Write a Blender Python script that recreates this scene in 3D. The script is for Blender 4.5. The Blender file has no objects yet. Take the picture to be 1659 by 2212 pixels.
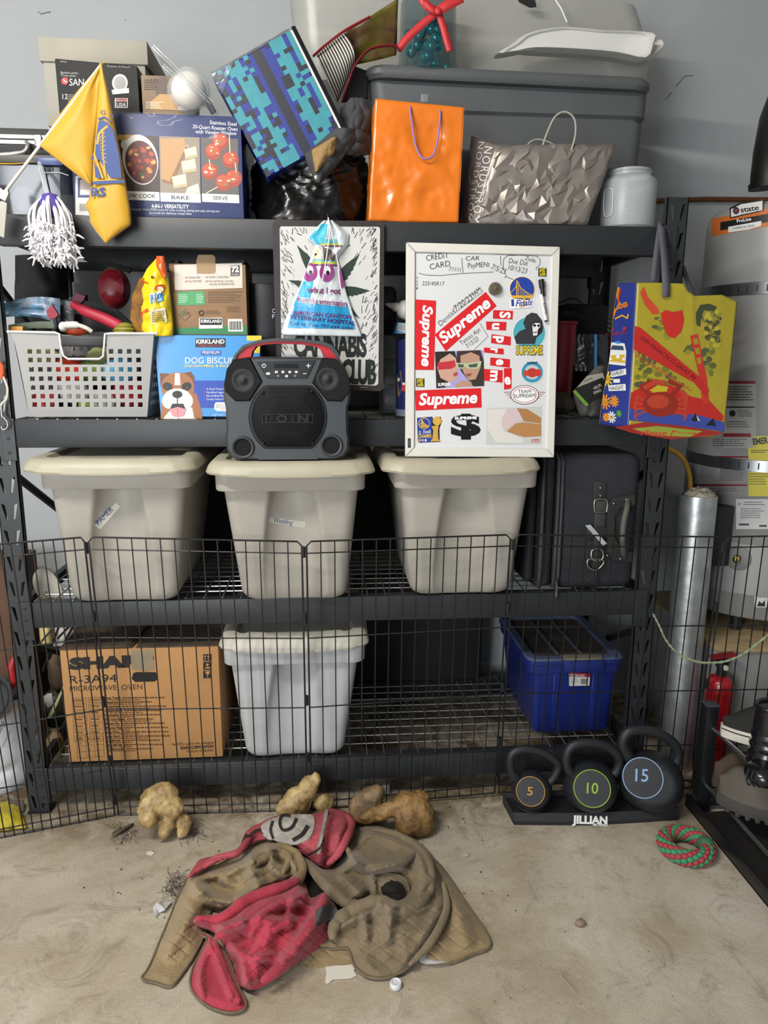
import bpy, bmesh, math, random
from mathutils import Vector as V, Matrix, noise, geometry
random.seed(7)
S = bpy.context.scene
COL = S.collection
PI = math.pi
# ---------------------------------------------------------------- camera
CY, CH, PITCH, YAW, ROLL, FPX = 2.1432, 1.388, .20425, .08093, .00528, 1600.0
W, H = 1659.0, 2212.0
CAM = V((0, -CY, CH))
FW = V((math.sin(YAW)*math.cos(PITCH), math.cos(YAW)*math.cos(PITCH), -math.sin(PITCH)))
R0 = V((math.cos(YAW), -math.sin(YAW), 0)); U0 = R0.cross(FW)
RT = R0*math.cos(ROLL) + U0*math.sin(ROLL); UP = U0*math.cos(ROLL) - R0*math.sin(ROLL)
cd = bpy.data.cameras.new('camera'); cam = bpy.data.objects.new('camera', cd); COL.objects.link(cam)
cd.sensor_fit = 'VERTICAL'; cd.sensor_height = 24; cd.lens = 24*FPX/H; cd.clip_start = .05
m = Matrix((RT, UP, -FW)).transposed().to_4x4(); m.translation = CAM; cam.matrix_world = m
S.camera = cam
# ---------------------------------------------------------------- light
w = bpy.data.worlds.new('world'); S.world = w; w.use_nodes = True
bg = w.node_tree.nodes['Background']; bg.inputs[0].default_value = (.78, .88, 1, 1); bg.inputs[1].default_value = .22
def area(name, loc, target, sx, sy, power, col):
    l = bpy.data.lights.new(name, 'AREA'); l.shape = 'RECTANGLE'; l.size = sx; l.size_y = sy; l.energy = power; l.color = col
    o = bpy.data.objects.new(name, l); COL.objects.link(o); o.location = loc
    o.rotation_euler = (V(target)-V(loc)).to_track_quat('-Z', 'Y').to_euler(); return o
area('ceiling_tube_light', (-1.2, -1.6, 2.8), (-.5, -.1, .9), 1.2, .08, 60, (1, .95, .87))
area('garage_door_daylight', (-2.1, -4.0, 1.2), (-.3, 0, .5), 1.5, 2.0, 135, (.92, .96, 1))
vs = S.view_settings; vs.view_transform = 'Standard'; vs.look = 'None'; vs.gamma = 1; vs.exposure = -0.03; vs.use_curve_mapping = False
# ---------------------------------------------------------------- pixel -> place helpers (survey of the photograph)
def ray(px, py): return FW + RT*((px-W/2)/FPX) - UP*((py-H/2)/FPX)
def P(px, py, Y=0.0):
    r = ray(px, py); return CAM + r*((Y+CY)/r.y)
def F(px, py, z=0.0):
    r = ray(px, py); return CAM + r*((z-CH)/r.z)
def onplane(px, py, o, n):
    r = ray(px, py); return CAM + r*((o-CAM).dot(n)/r.dot(n))
# ---------------------------------------------------------------- materials
def lin(c): return c/12.92 if c <= .04045 else ((c+.055)/1.055)**2.4
def hexc(h): return tuple(lin(int(h[i:i+2], 16)/255) for i in (0, 2, 4))
_M = {}
def M(h, rough=.55, metal=0, var=.0, vs=6, bump=0, bs=40, trans=0, alpha=1, spec=.5, coat=0, h2=None, det=4, sheen=0, ior=1.45):
    key = (h, rough, metal, var, vs, bump, bs, trans, alpha, spec, coat, h2, det, sheen)
    if key in _M: return _M[key]
    mt = bpy.data.materials.new('mat_'+h); mt.use_nodes = True; nt = mt.node_tree; b = nt.nodes['Principled BSDF']
    c = hexc(h); b.inputs['Base Color'].default_value = (*c, 1); b.inputs['Roughness'].default_value = rough; b.inputs['Metallic'].default_value = metal
    b.inputs['Specular IOR Level'].default_value = spec
    if trans: b.inputs['Transmission Weight'].default_value = trans; b.inputs['IOR'].default_value = ior
    if alpha < 1: b.inputs['Alpha'].default_value = alpha
    if coat: b.inputs['Coat Weight'].default_value = coat; b.inputs['Coat Roughness'].default_value = .15
    if sheen: b.inputs['Sheen Weight'].default_value = sheen
    if var or bump:
        tc = nt.nodes.new('ShaderNodeTexCoord')
    if var:
        n = nt.nodes.new('ShaderNodeTexNoise'); n.inputs['Scale'].default_value = vs; n.inputs['Detail'].default_value = det; n.inputs['Roughness'].default_value = .6
        nt.links.new(tc.outputs['Object'], n.inputs['Vector'])
        r = nt.nodes.new('ShaderNodeValToRGB'); r.color_ramp.elements[0].position = .3; r.color_ramp.elements[1].position = .7
        c2 = hexc(h2) if h2 else tuple(min(1, x*(1+var)) for x in c); c1 = c if h2 else tuple(x*(1-var) for x in c)
        r.color_ramp.elements[0].color = (*c1, 1); r.color_ramp.elements[1].color = (*c2, 1)
        nt.links.new(n.outputs['Fac'], r.inputs['Fac']); nt.links.new(r.outputs['Color'], b.inputs['Base Color'])
    if bump:
        n = nt.nodes.new('ShaderNodeTexNoise'); n.inputs['Scale'].default_value = bs; n.inputs['Detail'].default_value = 5
        nt.links.new(tc.outputs['Object'], n.inputs['Vector'])
        bp = nt.nodes.new('ShaderNodeBump'); bp.inputs['Strength'].default_value = bump; bp.inputs['Distance'].default_value = .01
        nt.links.new(n.outputs['Fac'], bp.inputs['Height']); nt.links.new(bp.outputs['Normal'], b.inputs['Normal'])
    _M[key] = mt; return mt
# ---------------------------------------------------------------- mesh builder
ORG = {}
class MB:
    def __init__(s): s.v = []; s.f = []; s.mi = []; s.mats = []
    def mat(s, m):
        if m not in s.mats: s.mats.append(m)
        return s.mats.index(m)
    def add(s, vs, fs, m):
        k = len(s.v); i = s.mat(m); s.v += [V(v) for v in vs]
        for f in fs: s.f.append([k+j for j in f]); s.mi.append(i)
        return s
    def frombm(s, bm, m):
        bm.verts.index_update(); s.add([v.co.copy() for v in bm.verts], [[v.index for v in f.verts] for f in bm.faces], m); bm.free(); return s
    def box(s, x0, x1, y0, y1, z0, z1, m, bev=0, seg=2, xf=None):
        bm = bmesh.new(); bmesh.ops.create_cube(bm, size=1)
        for v in bm.verts: v.co = V((x0+(x1-x0)*(v.co.x+.5), y0+(y1-y0)*(v.co.y+.5), z0+(z1-z0)*(v.co.z+.5)))
        if bev: bmesh.ops.bevel(bm, geom=bm.edges[:], offset=bev, segments=seg, affect='EDGES', profile=.5)
        if xf: bm.transform(xf)
        return s.frombm(bm, m)
    def hexa(s, c, m, bev=0, seg=1):       # eight corners: front 4 (ccw) then back 4
        bm = bmesh.new(); vs = [bm.verts.new(p) for p in c]
        for f in ((0,1,2,3),(7,6,5,4),(1,0,4,5),(2,1,5,6),(3,2,6,7),(0,3,7,4)): bm.faces.new([vs[i] for i in f])
        if bev: bmesh.ops.bevel(bm, geom=bm.edges[:], offset=bev, segments=seg, affect='EDGES')
        return s.frombm(bm, m)
    def prism(s, pts, off, m):
        n = len(pts); off = V(off); a = [V(p) for p in pts]
        return s.add(a+[p+off for p in a], [list(range(n)), list(range(2*n-1, n-1, -1))]+[[(i+1) % n, i, n+i, n+(i+1) % n] for i in range(n)], m)
    def poly(s, pts, m): return s.add(pts, [list(range(len(pts)))], m)
    def tube(s, pts, r, m, n=8, closed=False, cap=True, flat=None):
        pts = [V(p) for p in pts]; k = len(pts); vs = []; fs = []
        rs = r if isinstance(r, (list, tuple)) else [r]*k
        pu = None
        for i, p in enumerate(pts):
            a = pts[(i-1) % k] if (closed or i > 0) else p; b = pts[(i+1) % k] if (closed or i < k-1) else p
            t = (b-a).normalized()
            if pu is None:
                pu = t.cross(V((0, 0, 1)) if abs(t.z) < .9 else V((1, 0, 0))).normalized()
            pu = (pu - t*pu.dot(t)).normalized(); w_ = t.cross(pu)
            for j in range(n):
                an = 2*PI*j/n; vs.append(p + (pu*math.cos(an) + w_*math.sin(an)*(flat or 1))*rs[i])
        for i in range(k if closed else k-1):
            for j in range(n):
                a = i*n+j; b = i*n+(j+1) % n; c = ((i+1) % k)*n+(j+1) % n; d = ((i+1) % k)*n+j; fs.append([a, d, c, b][::-1])
        if cap and not closed: fs += [list(range(n))[::-1], [(k-1)*n+j for j in range(n)]]
        return s.add(vs, fs, m)
    def lathe(s, prof, m, o=(0, 0, 0), n=32, mx=None, sx=1, sy=1):
        vs = []; fs = []; o = V(o)
        for r, z in prof:
            for j in range(n):
                p = V((r*sx*math.cos(2*PI*j/n), r*sy*math.sin(2*PI*j/n), z)); vs.append(o + (mx @ p if mx else p))
        for i in range(len(prof)-1):
            for j in range(n): fs.append([i*n+j, i*n+(j+1) % n, (i+1)*n+(j+1) % n, (i+1)*n+j])
        fs += [list(range(n))[::-1], [(len(prof)-1)*n+j for j in range(n)]]
        return s.add(vs, fs, m)
    def loft(s, rings, m, cap0=True, cap1=True):
        n = len(rings[0]); vs = [p for r in rings for p in r]; fs = []
        for i in range(len(rings)-1):
            for j in range(n): fs.append([i*n+j, i*n+(j+1) % n, (i+1)*n+(j+1) % n, (i+1)*n+j])
        if cap0: fs.append(list(range(n))[::-1])
        if cap1: fs.append([(len(rings)-1)*n+j for j in range(n)])
        return s.add(vs, fs, m)
    def grid(s, nu, nv, fn, m, keep=None):
        vs = [V(fn(i/nu, j/nv)) for j in range(nv+1) for i in range(nu+1)]
        fs = [[j*(nu+1)+i, j*(nu+1)+i+1, (j+1)*(nu+1)+i+1, (j+1)*(nu+1)+i] for j in range(nv) for i in range(nu) if keep is None or keep((i+.5)/nu, (j+.5)/nv)]
        return s.add(vs, fs, m)
    def ball(s, c, r, m, sub=2, sc=(1, 1, 1), rot=None, nz=0, ns=8):
        bm = bmesh.new(); bmesh.ops.create_icosphere(bm, subdivisions=sub, radius=1)
        c = V(c)
        for v in bm.verts:
            q = V((v.co.x*sc[0], v.co.y*sc[1], v.co.z*sc[2]))*r
            if nz: q *= 1+nz*noise.noise(v.co*ns*.3+c*9)
            if rot: q = rot @ q
            v.co = c+q
        return s.frombm(bm, m)
    def build(s, name, parent=None, smooth=None, solid=0, sub=0, soff=-1, remesh=0, smoothit=0):
        me = bpy.data.meshes.new(name)
        if parent is not None: org = ORG[parent]
        else:
            mn = [min(v[i] for v in s.v) for i in range(3)]; mx = [max(v[i] for v in s.v) for i in range(3)]
            org = V(((mn[0]+mx[0])/2, (mn[1]+mx[1])/2, mn[2]))
        me.from_pydata([v-org for v in s.v], [], s.f)
        for q in s.mats: me.materials.append(q)
        me.polygons.foreach_set('material_index', s.mi)
        if smooth is not None:
            me.polygons.foreach_set('use_smooth', [True]*len(me.polygons)); me.set_sharp_from_angle(angle=math.radians(smooth))
        me.update()
        o = bpy.data.objects.new(name, me); COL.objects.link(o); ORG[o] = org
        if parent is not None: o.parent = parent
        else: o.location = org
        if remesh: q = o.modifiers.new('remesh', 'REMESH'); q.mode = 'VOXEL'; q.voxel_size = remesh; q.use_smooth_shade = True
        if smoothit: q = o.modifiers.new('smooth', 'SMOOTH'); q.iterations = smoothit; q.factor = .5
        if solid: q = o.modifiers.new('solid', 'SOLIDIFY'); q.thickness = solid; q.offset = soff
        if sub: q = o.modifiers.new('sub', 'SUBSURF'); q.levels = sub; q.render_levels = sub
        return o
def tag(o, label, cat, group=None, kind=None):
    o['label'] = label; o['category'] = cat
    if group: o['group'] = group
    if kind: o['kind'] = kind
    return o
def struct(o): o['kind'] = 'structure'; return o
def thing(name, label, cat, loc, group=None):
    o = bpy.data.objects.new(name, None); COL.objects.link(o); o.location = V(loc); o.empty_display_size = .05
    ORG[o] = V(loc); return tag(o, label, cat, group)
def dup(root, delta, label, group=None):
    r = root.copy(); COL.objects.link(r); r.location = root.location+V(delta); ORG[r] = ORG[root]+V(delta); r['label'] = label
    if group: r['group'] = group
    for ch in list(root.children):
        c = ch.copy(); COL.objects.link(c); c.parent = r
        for g in list(ch.children): d = g.copy(); COL.objects.link(d); d.parent = c
    return r
def catmull(pts, k=6, closed=False):
    pts = [V(p) for p in pts]; n = len(pts); out = []
    for i in range(n if closed else n-1):
        g = (lambda q: pts[q % n]) if closed else (lambda q: pts[max(0, min(n-1, q))])
        a, b, c, d = g(i-1), g(i), g(i+1), g(i+2)
        for j in range(k):
            t = j/k; out.append(.5*((2*b)+(c-a)*t+(2*a-5*b+4*c-d)*t*t+(3*b-a-3*c+d)*t**3))
    if not closed: out.append(pts[-1])
    return out
def rrect(x0, x1, y0, y1, r, z, k=5):
    out = []
    for cx, cy, a0 in ((x1-r, y1-r, 0), (x0+r, y1-r, 90), (x0+r, y0+r, 180), (x1-r, y0+r, 270)):
        for j in range(k+1):
            a = math.radians(a0+90*j/k); out.append(V((cx+r*math.cos(a), cy+r*math.sin(a), z)))
    return out
def sstep(a, b, x):
    t = max(0, min(1, (x-a)/(b-a))); return t*t*(3-2*t)
def fbm(p, o=3): return noise.fractal(p, 1.0, 2.0, o)
# ---------------------------------------------------------------- flat print: polygons and lettering placed on a surface
_T = {}
def textmesh(s, bold, shear, sp):
    key = (s, bold, shear, sp)
    if key in _T: return _T[key]
    cu = bpy.data.curves.new('t', 'FONT'); cu.body = s; cu.size = 1; cu.offset = bold; cu.shear = shear; cu.resolution_u = 3; cu.space_character = sp
    o = bpy.data.objects.new('t', cu); COL.objects.link(o)
    dg = bpy.context.evaluated_depsgraph_get(); me = bpy.data.meshes.new_from_object(o.evaluated_get(dg))
    vs = [v.co.copy() for v in me.vertices]; fs = [list(p.vertices) for p in me.polygons]
    bpy.data.objects.remove(o); bpy.data.curves.remove(cu); bpy.data.meshes.remove(me)
    _T[key] = (vs, fs); return vs, fs
def clip(pts, ax, lim, sg):
    out = []; n = len(pts)
    for i in range(n):
        a, b = pts[i-1], pts[i]; da, db = sg*(a[ax]-lim), sg*(b[ax]-lim)
        if (da >= 0) != (db >= 0): t = da/(da-db); out.append((a[0]+(b[0]-a[0])*t, a[1]+(b[1]-a[1])*t))
        if db >= 0: out.append(b)
    return out
def cutpoly(pts, c):
    res = [pts]
    for ax in (0, 1):
        nx = []
        for p in res:
            lo, hi = min(v[ax] for v in p), max(v[ax] for v in p); n = max(1, math.ceil((hi-lo)/c))
            for i in range(n):
                q = p
                if i > 0: q = clip(q, ax, lo+(hi-lo)*i/n, 1)
                if i < n-1 and q: q = clip(q, ax, lo+(hi-lo)*(i+1)/n, -1)
                if len(q) > 2: nx.append(q)
        res = nx
    return res
class PR:
    """print on a surface; fn(px,py,off) gives the point of the surface seen at that place"""
    def __init__(s, fn, rough=.5, lay=.00025, base=.0006, cut=0): s.fn = fn; s.mb = MB(); s.r = rough; s.lay = lay; s.base = base; s.cut = cut; s.k = 0
    def m(s, c): return M(c, s.r) if isinstance(c, str) else c
    def pt(s, x, y, l): return s.fn(x, y, s.base+s.lay*l)
    def poly(s, pts, c, l=0):
        s.k += 1; l = l+(s.k % 40)*.018
        for q in (cutpoly(pts, s.cut) if s.cut else [pts]): s.mb.add([s.pt(x, y, l) for x, y in q], [list(range(len(q)))], s.m(c))
        return s
    def rect(s, x0, y0, x1, y1, c, l=0): return s.poly([(x0, y0), (x1, y0), (x1, y1), (x0, y1)], c, l)
    def disc(s, cx, cy, rx, ry, c, l=0, n=24, a0=0, a1=360, rot=0):
        k = n if a1-a0 < 360 else n-1; cr, sr = math.cos(math.radians(rot)), math.sin(math.radians(rot)); q = []
        for i in range(k+1):
            a = math.radians(a0+(a1-a0)*i/n); x, y = rx*math.cos(a), ry*math.sin(a); q.append((cx+x*cr-y*sr, cy+x*sr+y*cr))
        return s.poly(q, c, l)
    def line(s, pts, wd, c, l=1, closed=False):
        n = len(pts)
        for i in range(n if closed else n-1):
            (x0, y0), (x1, y1) = pts[i], pts[(i+1) % n]; dx, dy = x1-x0, y1-y0; d = math.hypot(dx, dy) or 1
            ex, ey = dx/d*wd*.3, dy/d*wd*.3; nx, ny = -dy/d*wd/2, dx/d*wd/2
            s.poly([(x0-ex+nx, y0-ey+ny), (x0-ex-nx, y0-ey-ny), (x1+ex-nx, y1+ey-ny), (x1+ex+nx, y1+ey+ny)], c, l)
        return s
    def ring(s, cx, cy, rx, ry, wd, c, l=1, n=28, a0=0, a1=360):
        return s.line([(cx+rx*math.cos(math.radians(a0+(a1-a0)*i/n)), cy+ry*math.sin(math.radians(a0+(a1-a0)*i/n))) for i in range(n+1)], wd, c, l)
    def text(s, t, x0, y0, x1, y1, h, c, l=2, bold=0, shear=0, up=None, sp=1):
        vs, fs = textmesh(t, bold, shear, sp)
        if not vs: return s
        a = min(v.x for v in vs); b = max(v.x for v in vs); dx, dy = x1-x0, y1-y0; d = math.hypot(dx, dy)
        ux, uy = up if up else (dy/d, -dx/d)
        out = []
        for v in vs:
            u = (v.x-a)/(b-a); q = v.y/.69*h
            out.append(s.pt(x0+dx*u+ux*q, y0+dy*u+uy*q, l))
        s.mb.add(out, fs, s.m(c)); return s
    def para(s, x0, y0, x1, y1, n, c, l=1, fill=.55, dy=0, ragged=.25):
        st = (y1-y0)/n
        for i in range(n):
            y = y0+i*st; x = x0; xe = x1-(x1-x0)*random.random()*ragged
            while x < xe:
                wd = random.uniform(.04, .12)*(x1-x0); xe2 = min(x+wd, xe); k = (dy)/(x1-x0)
                s.poly([(x, y+k*(x-x0)), (xe2, y+k*(xe2-x0)), (xe2, y+st*fill+k*(xe2-x0)), (x, y+st*fill+k*(x-x0))], c, l); x = xe2+.018*(x1-x0)
        return s
    def build(s, name, parent): return s.mb.build(name, parent)
def onY(Y): return lambda x, y, o: P(x, y, Y-o)
def onPl(o_, n_):
    n_ = n_.normalized()
    if n_.dot(CAM-o_) < 0: n_ = -n_
    return lambda x, y, off: onplane(x, y, o_+n_*off, n_)
def onCyl(cx, cy, R):
    def fn(x, y, off):
        r = ray(x, y); dx, dy = CAM.x-cx, CAM.y-cy; a = r.x**2+r.y**2; b = 2*(dx*r.x+dy*r.y); c = dx*dx+dy*dy-(R+off)**2
        t = (-b-math.sqrt(max(0, b*b-4*a*c)))/(2*a); return CAM+r*t
    return fn

from mathutils.bvhtree import BVHTree
def onMB(mb, Y):
    t = BVHTree.FromPolygons(mb.v, mb.f)
    def fn(x, y, o):
        r = ray(x, y).normalized(); h = t.ray_cast(CAM, r)
        return h[0]-r*o if h[0] is not None else P(x, y, Y-o)
    return fn
# ================================================================ setting
def floor_mat():
    mt = bpy.data.materials.new('concrete'); mt.use_nodes = True; nt = mt.node_tree; b = nt.nodes['Principled BSDF']; L = nt.links.new
    tc = nt.nodes.new('ShaderNodeTexCoord')
    def nz(sc, det=6, ro=.6, dist=0):
        n = nt.nodes.new('ShaderNodeTexNoise'); n.inputs['Scale'].default_value = sc; n.inputs['Detail'].default_value = det; n.inputs['Roughness'].default_value = ro; n.inputs['Distortion'].default_value = dist
        L(tc.outputs['Object'], n.inputs['Vector']); return n.outputs['Fac']
    def ramp(f, stops):
        r = nt.nodes.new('ShaderNodeValToRGB'); e = r.color_ramp.elements
        e[0].position, e[0].color = stops[0]; e[1].position, e[1].color = stops[-1]
        for p, c in stops[1:-1]: q = e.new(p); q.color = c
        L(f, r.inputs['Fac']); return r.outputs['Color']
    def mix(a, c, f, mode='MIX'):
        x = nt.nodes.new('ShaderNodeMix'); x.data_type = 'RGBA'; x.blend_type = mode
        if isinstance(f, float): x.inputs[0].default_value = f
        else: L(f, x.inputs[0])
        L(a, x.inputs[6]); L(c, x.inputs[7]); return x.outputs[2]
    g = lambda h: (*hexc(h), 1)
    base = ramp(nz(2.2, 8, .65, .6), [(.3, g('aca291')), (.5, g('c4baa8')), (.7, g('d8d1c4'))])
    fine = ramp(nz(260, 3), [(.35, g('c4c4c4')), (.65, g('ffffff'))])
    c = mix(base, fine, .55, 'MULTIPLY')
    brown = ramp(nz(1.3, 9, .7, 1.5), [(.46, g('000000')), (.66, g('c0c0c0'))])
    dark = ramp(nz(5.5, 10, .75, 2.0), [(.53, g('000000')), (.70, g('c8c8c8'))])
    k1 = nt.nodes.new('ShaderNodeRGB'); k1.outputs[0].default_value = g('8f7a58')
    k2 = nt.nodes.new('ShaderNodeRGB'); k2.outputs[0].default_value = g('6b5e4e')
    c = mix(c, k1.outputs[0], brown); c = mix(c, k2.outputs[0], dark)
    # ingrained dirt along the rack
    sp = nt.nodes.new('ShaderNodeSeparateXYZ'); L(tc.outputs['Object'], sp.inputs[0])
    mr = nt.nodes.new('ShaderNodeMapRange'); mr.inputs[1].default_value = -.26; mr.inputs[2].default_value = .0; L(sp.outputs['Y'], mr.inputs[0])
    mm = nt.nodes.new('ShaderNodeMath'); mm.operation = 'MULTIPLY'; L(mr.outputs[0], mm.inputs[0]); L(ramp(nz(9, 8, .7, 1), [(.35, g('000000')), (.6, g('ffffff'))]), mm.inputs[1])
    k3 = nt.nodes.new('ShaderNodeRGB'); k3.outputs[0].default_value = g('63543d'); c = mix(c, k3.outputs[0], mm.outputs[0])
    L(c, b.inputs['Base Color']); b.inputs['Roughness'].default_value = .8; b.inputs['Specular IOR Level'].default_value = .25
    bp = nt.nodes.new('ShaderNodeBump'); bp.inputs['Strength'].default_value = .35; bp.inputs['Distance'].default_value = .004
    L(nz(60, 6), bp.inputs['Height']); L(bp.outputs['Normal'], b.inputs['Normal']); return mt
def slab(name, x0, x1, y0, y1, z0, z1, mt): 
    mb = MB(); mb.box(x0, x1, y0, y1, z0, z1, mt); return struct(mb.build(name))
WY = .70
mb = MB(); fm = floor_mat(); mb.add([(-2.6, -5.2, 0), (2.6, -5.2, 0), (2.6, WY, 0), (-2.6, WY, 0), (-2.6, -5.2, -.1), (2.6, -5.2, -.1), (2.6, WY, -.1), (-2.6, WY, -.1)], [[0, 1, 2, 3], [7, 6, 5, 4], [1, 0, 4, 5], [2, 1, 5, 6], [3, 2, 6, 7], [0, 3, 7, 4]], fm)
fo = bpy.data.objects.new('floor', None); 
me = bpy.data.meshes.new('floor'); me.from_pydata([tuple(v) for v in mb.v], [], mb.f); me.materials.append(fm); fo = bpy.data.objects.new('floor', me); COL.objects.link(fo); struct(fo)
wm = M('a6aaac', .85, var=.05, vs=2.5, bump=.06, bs=120, spec=.2)
slab('wall_back', -2.6, 2.6, WY, WY+.1, 0, 2.9, wm)
slab('wall_left', -2.7, -2.6, -5.2, WY+.1, 0, 2.9, wm); slab('wall_right', 2.6, 2.7, -5.2, WY+.1, 0, 2.9, wm)
slab('ceiling', -2.7, 2.7, -5.2, WY+.1, 2.9, 3.0, M('c9c7c2', .9))
# scuffs on the wall
mk = M('5c5d5e', .8)
wc = MB()
for pts in ([(82, 25), (88, 30), (105, 26)], [(108, 24), (106, 28)], [(270, 42), (272, 44)], [(1437, 216), (1446, 205), (1451, 200)], [(1460, 186), (1480, 164), (1497, 163)]):
    wc.tube([P(x, y, WY-.0015) for x, y in pts], .0011, mk, 5)
o = wc.build('wall_scuff'); o['kind'] = 'stuff'; o.parent = bpy.data.objects['wall_back']; o.location = ORG[o]-ORG[bpy.data.objects['wall_back']]
# ================================================================ rack
GR = M('282b2e', .48, var=.12, vs=14, spec=.5); GRD = M('1c1d20', .5)
WIRE = M('b4b6b7', .32, .85, var=.2, vs=20)
XL, XR, YB = -.9255, 1.0302, .60
LEV = (1.76, 1.22, .687, .154)
rack = thing('shelving_unit', 'tall charcoal steel storage rack with four loaded wire shelves against the wall', 'shelf', ((XL+XR)/2, .3, 0))
def post(x0, x1, y, back, out):
    mb = MB(); n = 24; ch = .0765; pw = x1-x0; d = 1 if not back else -1
    for i in range(n):
        z0 = i*ch
        for mir in (0, 1):
            X = (lambda u: x0+pw*u) if not mir else (lambda u: x1-pw*u)
            o4 = [(0, 0), (.5, 0), (.5, 1), (0, 1)]; i4 = [(.30, .2), (.38, .2), (.30, .74), (.13, .80)]
            vs = [V((X(u), y, z0+ch*v)) for u, v in o4+i4]
            fs = [[0, 1, 5, 4], [1, 2, 6, 5], [2, 3, 7, 6], [3, 0, 4, 7]]
            if mir: fs = [f[::-1] for f in fs]
            mb.add(vs, fs, GR)
    h = n*ch
    for xx in (x0, x1):
        dep = .045 if xx == out else .022
        mb.add([(xx, y, 0), (xx, y+d*dep, 0), (xx, y+d*dep, h), (xx, y, h)], [[0, 1, 2, 3] if (xx == x1) ^ back else [3, 2, 1, 0]], GR)
    mb.box(x0-.004, x1+.004, y-.006 if not back else y-.046, y+.046 if not back else y+.006, 0, .006, GRD)
    return mb.build('post', rack, solid=.0025)
post(XL, XL+.062, 0, False, XL); post(XR-.062, XR, 0, False, XR); post(XL, XL+.062, YB, True, XL); post(XR-.062, XR, YB, True, XR)
for z in LEV:
    for y0, y1, s in ((-.003, .036, -1), (YB-.036, YB+.003, 1)):
        mb = MB(); yf = y0 if s < 0 else y1
        mb.box(XL+.066, XR-.066, y0, y1, z-.082, z-.004, GR, .003)
        b = mb.build('beam', rack, 35)
        for xa, xb in ((XL+.03, XL+.068), (XR-.068, XR-.03)):
            pl = MB(); ya, yb_ = (yf-.005, yf+.0005) if s < 0 else (yf-.0005, yf+.005)
            pl.box(xa, xb, ya, yb_, z-.118, z, GR, .0015)
            if s < 0:
                for zz in (.02, .055, .095): pl.lathe([(.0045, 0), (.0045, .002), (.003, .003)], GRD, ((xa+xb)/2, yf-.004, z-zz), 10, Matrix.Rotation(PI/2, 3, 'X'))
            pl.build('end_plate', b)
    for xx in (XL+.012, XR-.034):
        mb = MB(); mb.box(xx, xx+.022, .046, YB-.046, z-.05, z-.012, GRD, .002); mb.build('side_rail', rack)
    mb = MB(); zt = z-.004
    x = XL+.07; 
    while x < XR-.07: mb.tube([(x, .012, zt), (x, YB-.012, zt)], .0021, WIRE, 5); x += .0545
    for k in range(11): mb.tube([(XL+.068, .036+k*.053, zt-.0042), (XR-.068, .036+k*.053, zt-.0042)], .0021, WIRE, 5)
    mb.build('wire_deck', rack)
for xx in (XL+.016, XR-.016):
    for za, zb in ((1.62, 1.35), (1.08, .80), (.55, .27)):
        mb = MB(); mb.tube([(xx, .03, za), (xx, YB-.03, zb)], .012, GRD, 6); mb.build('side_brace', rack)
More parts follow.
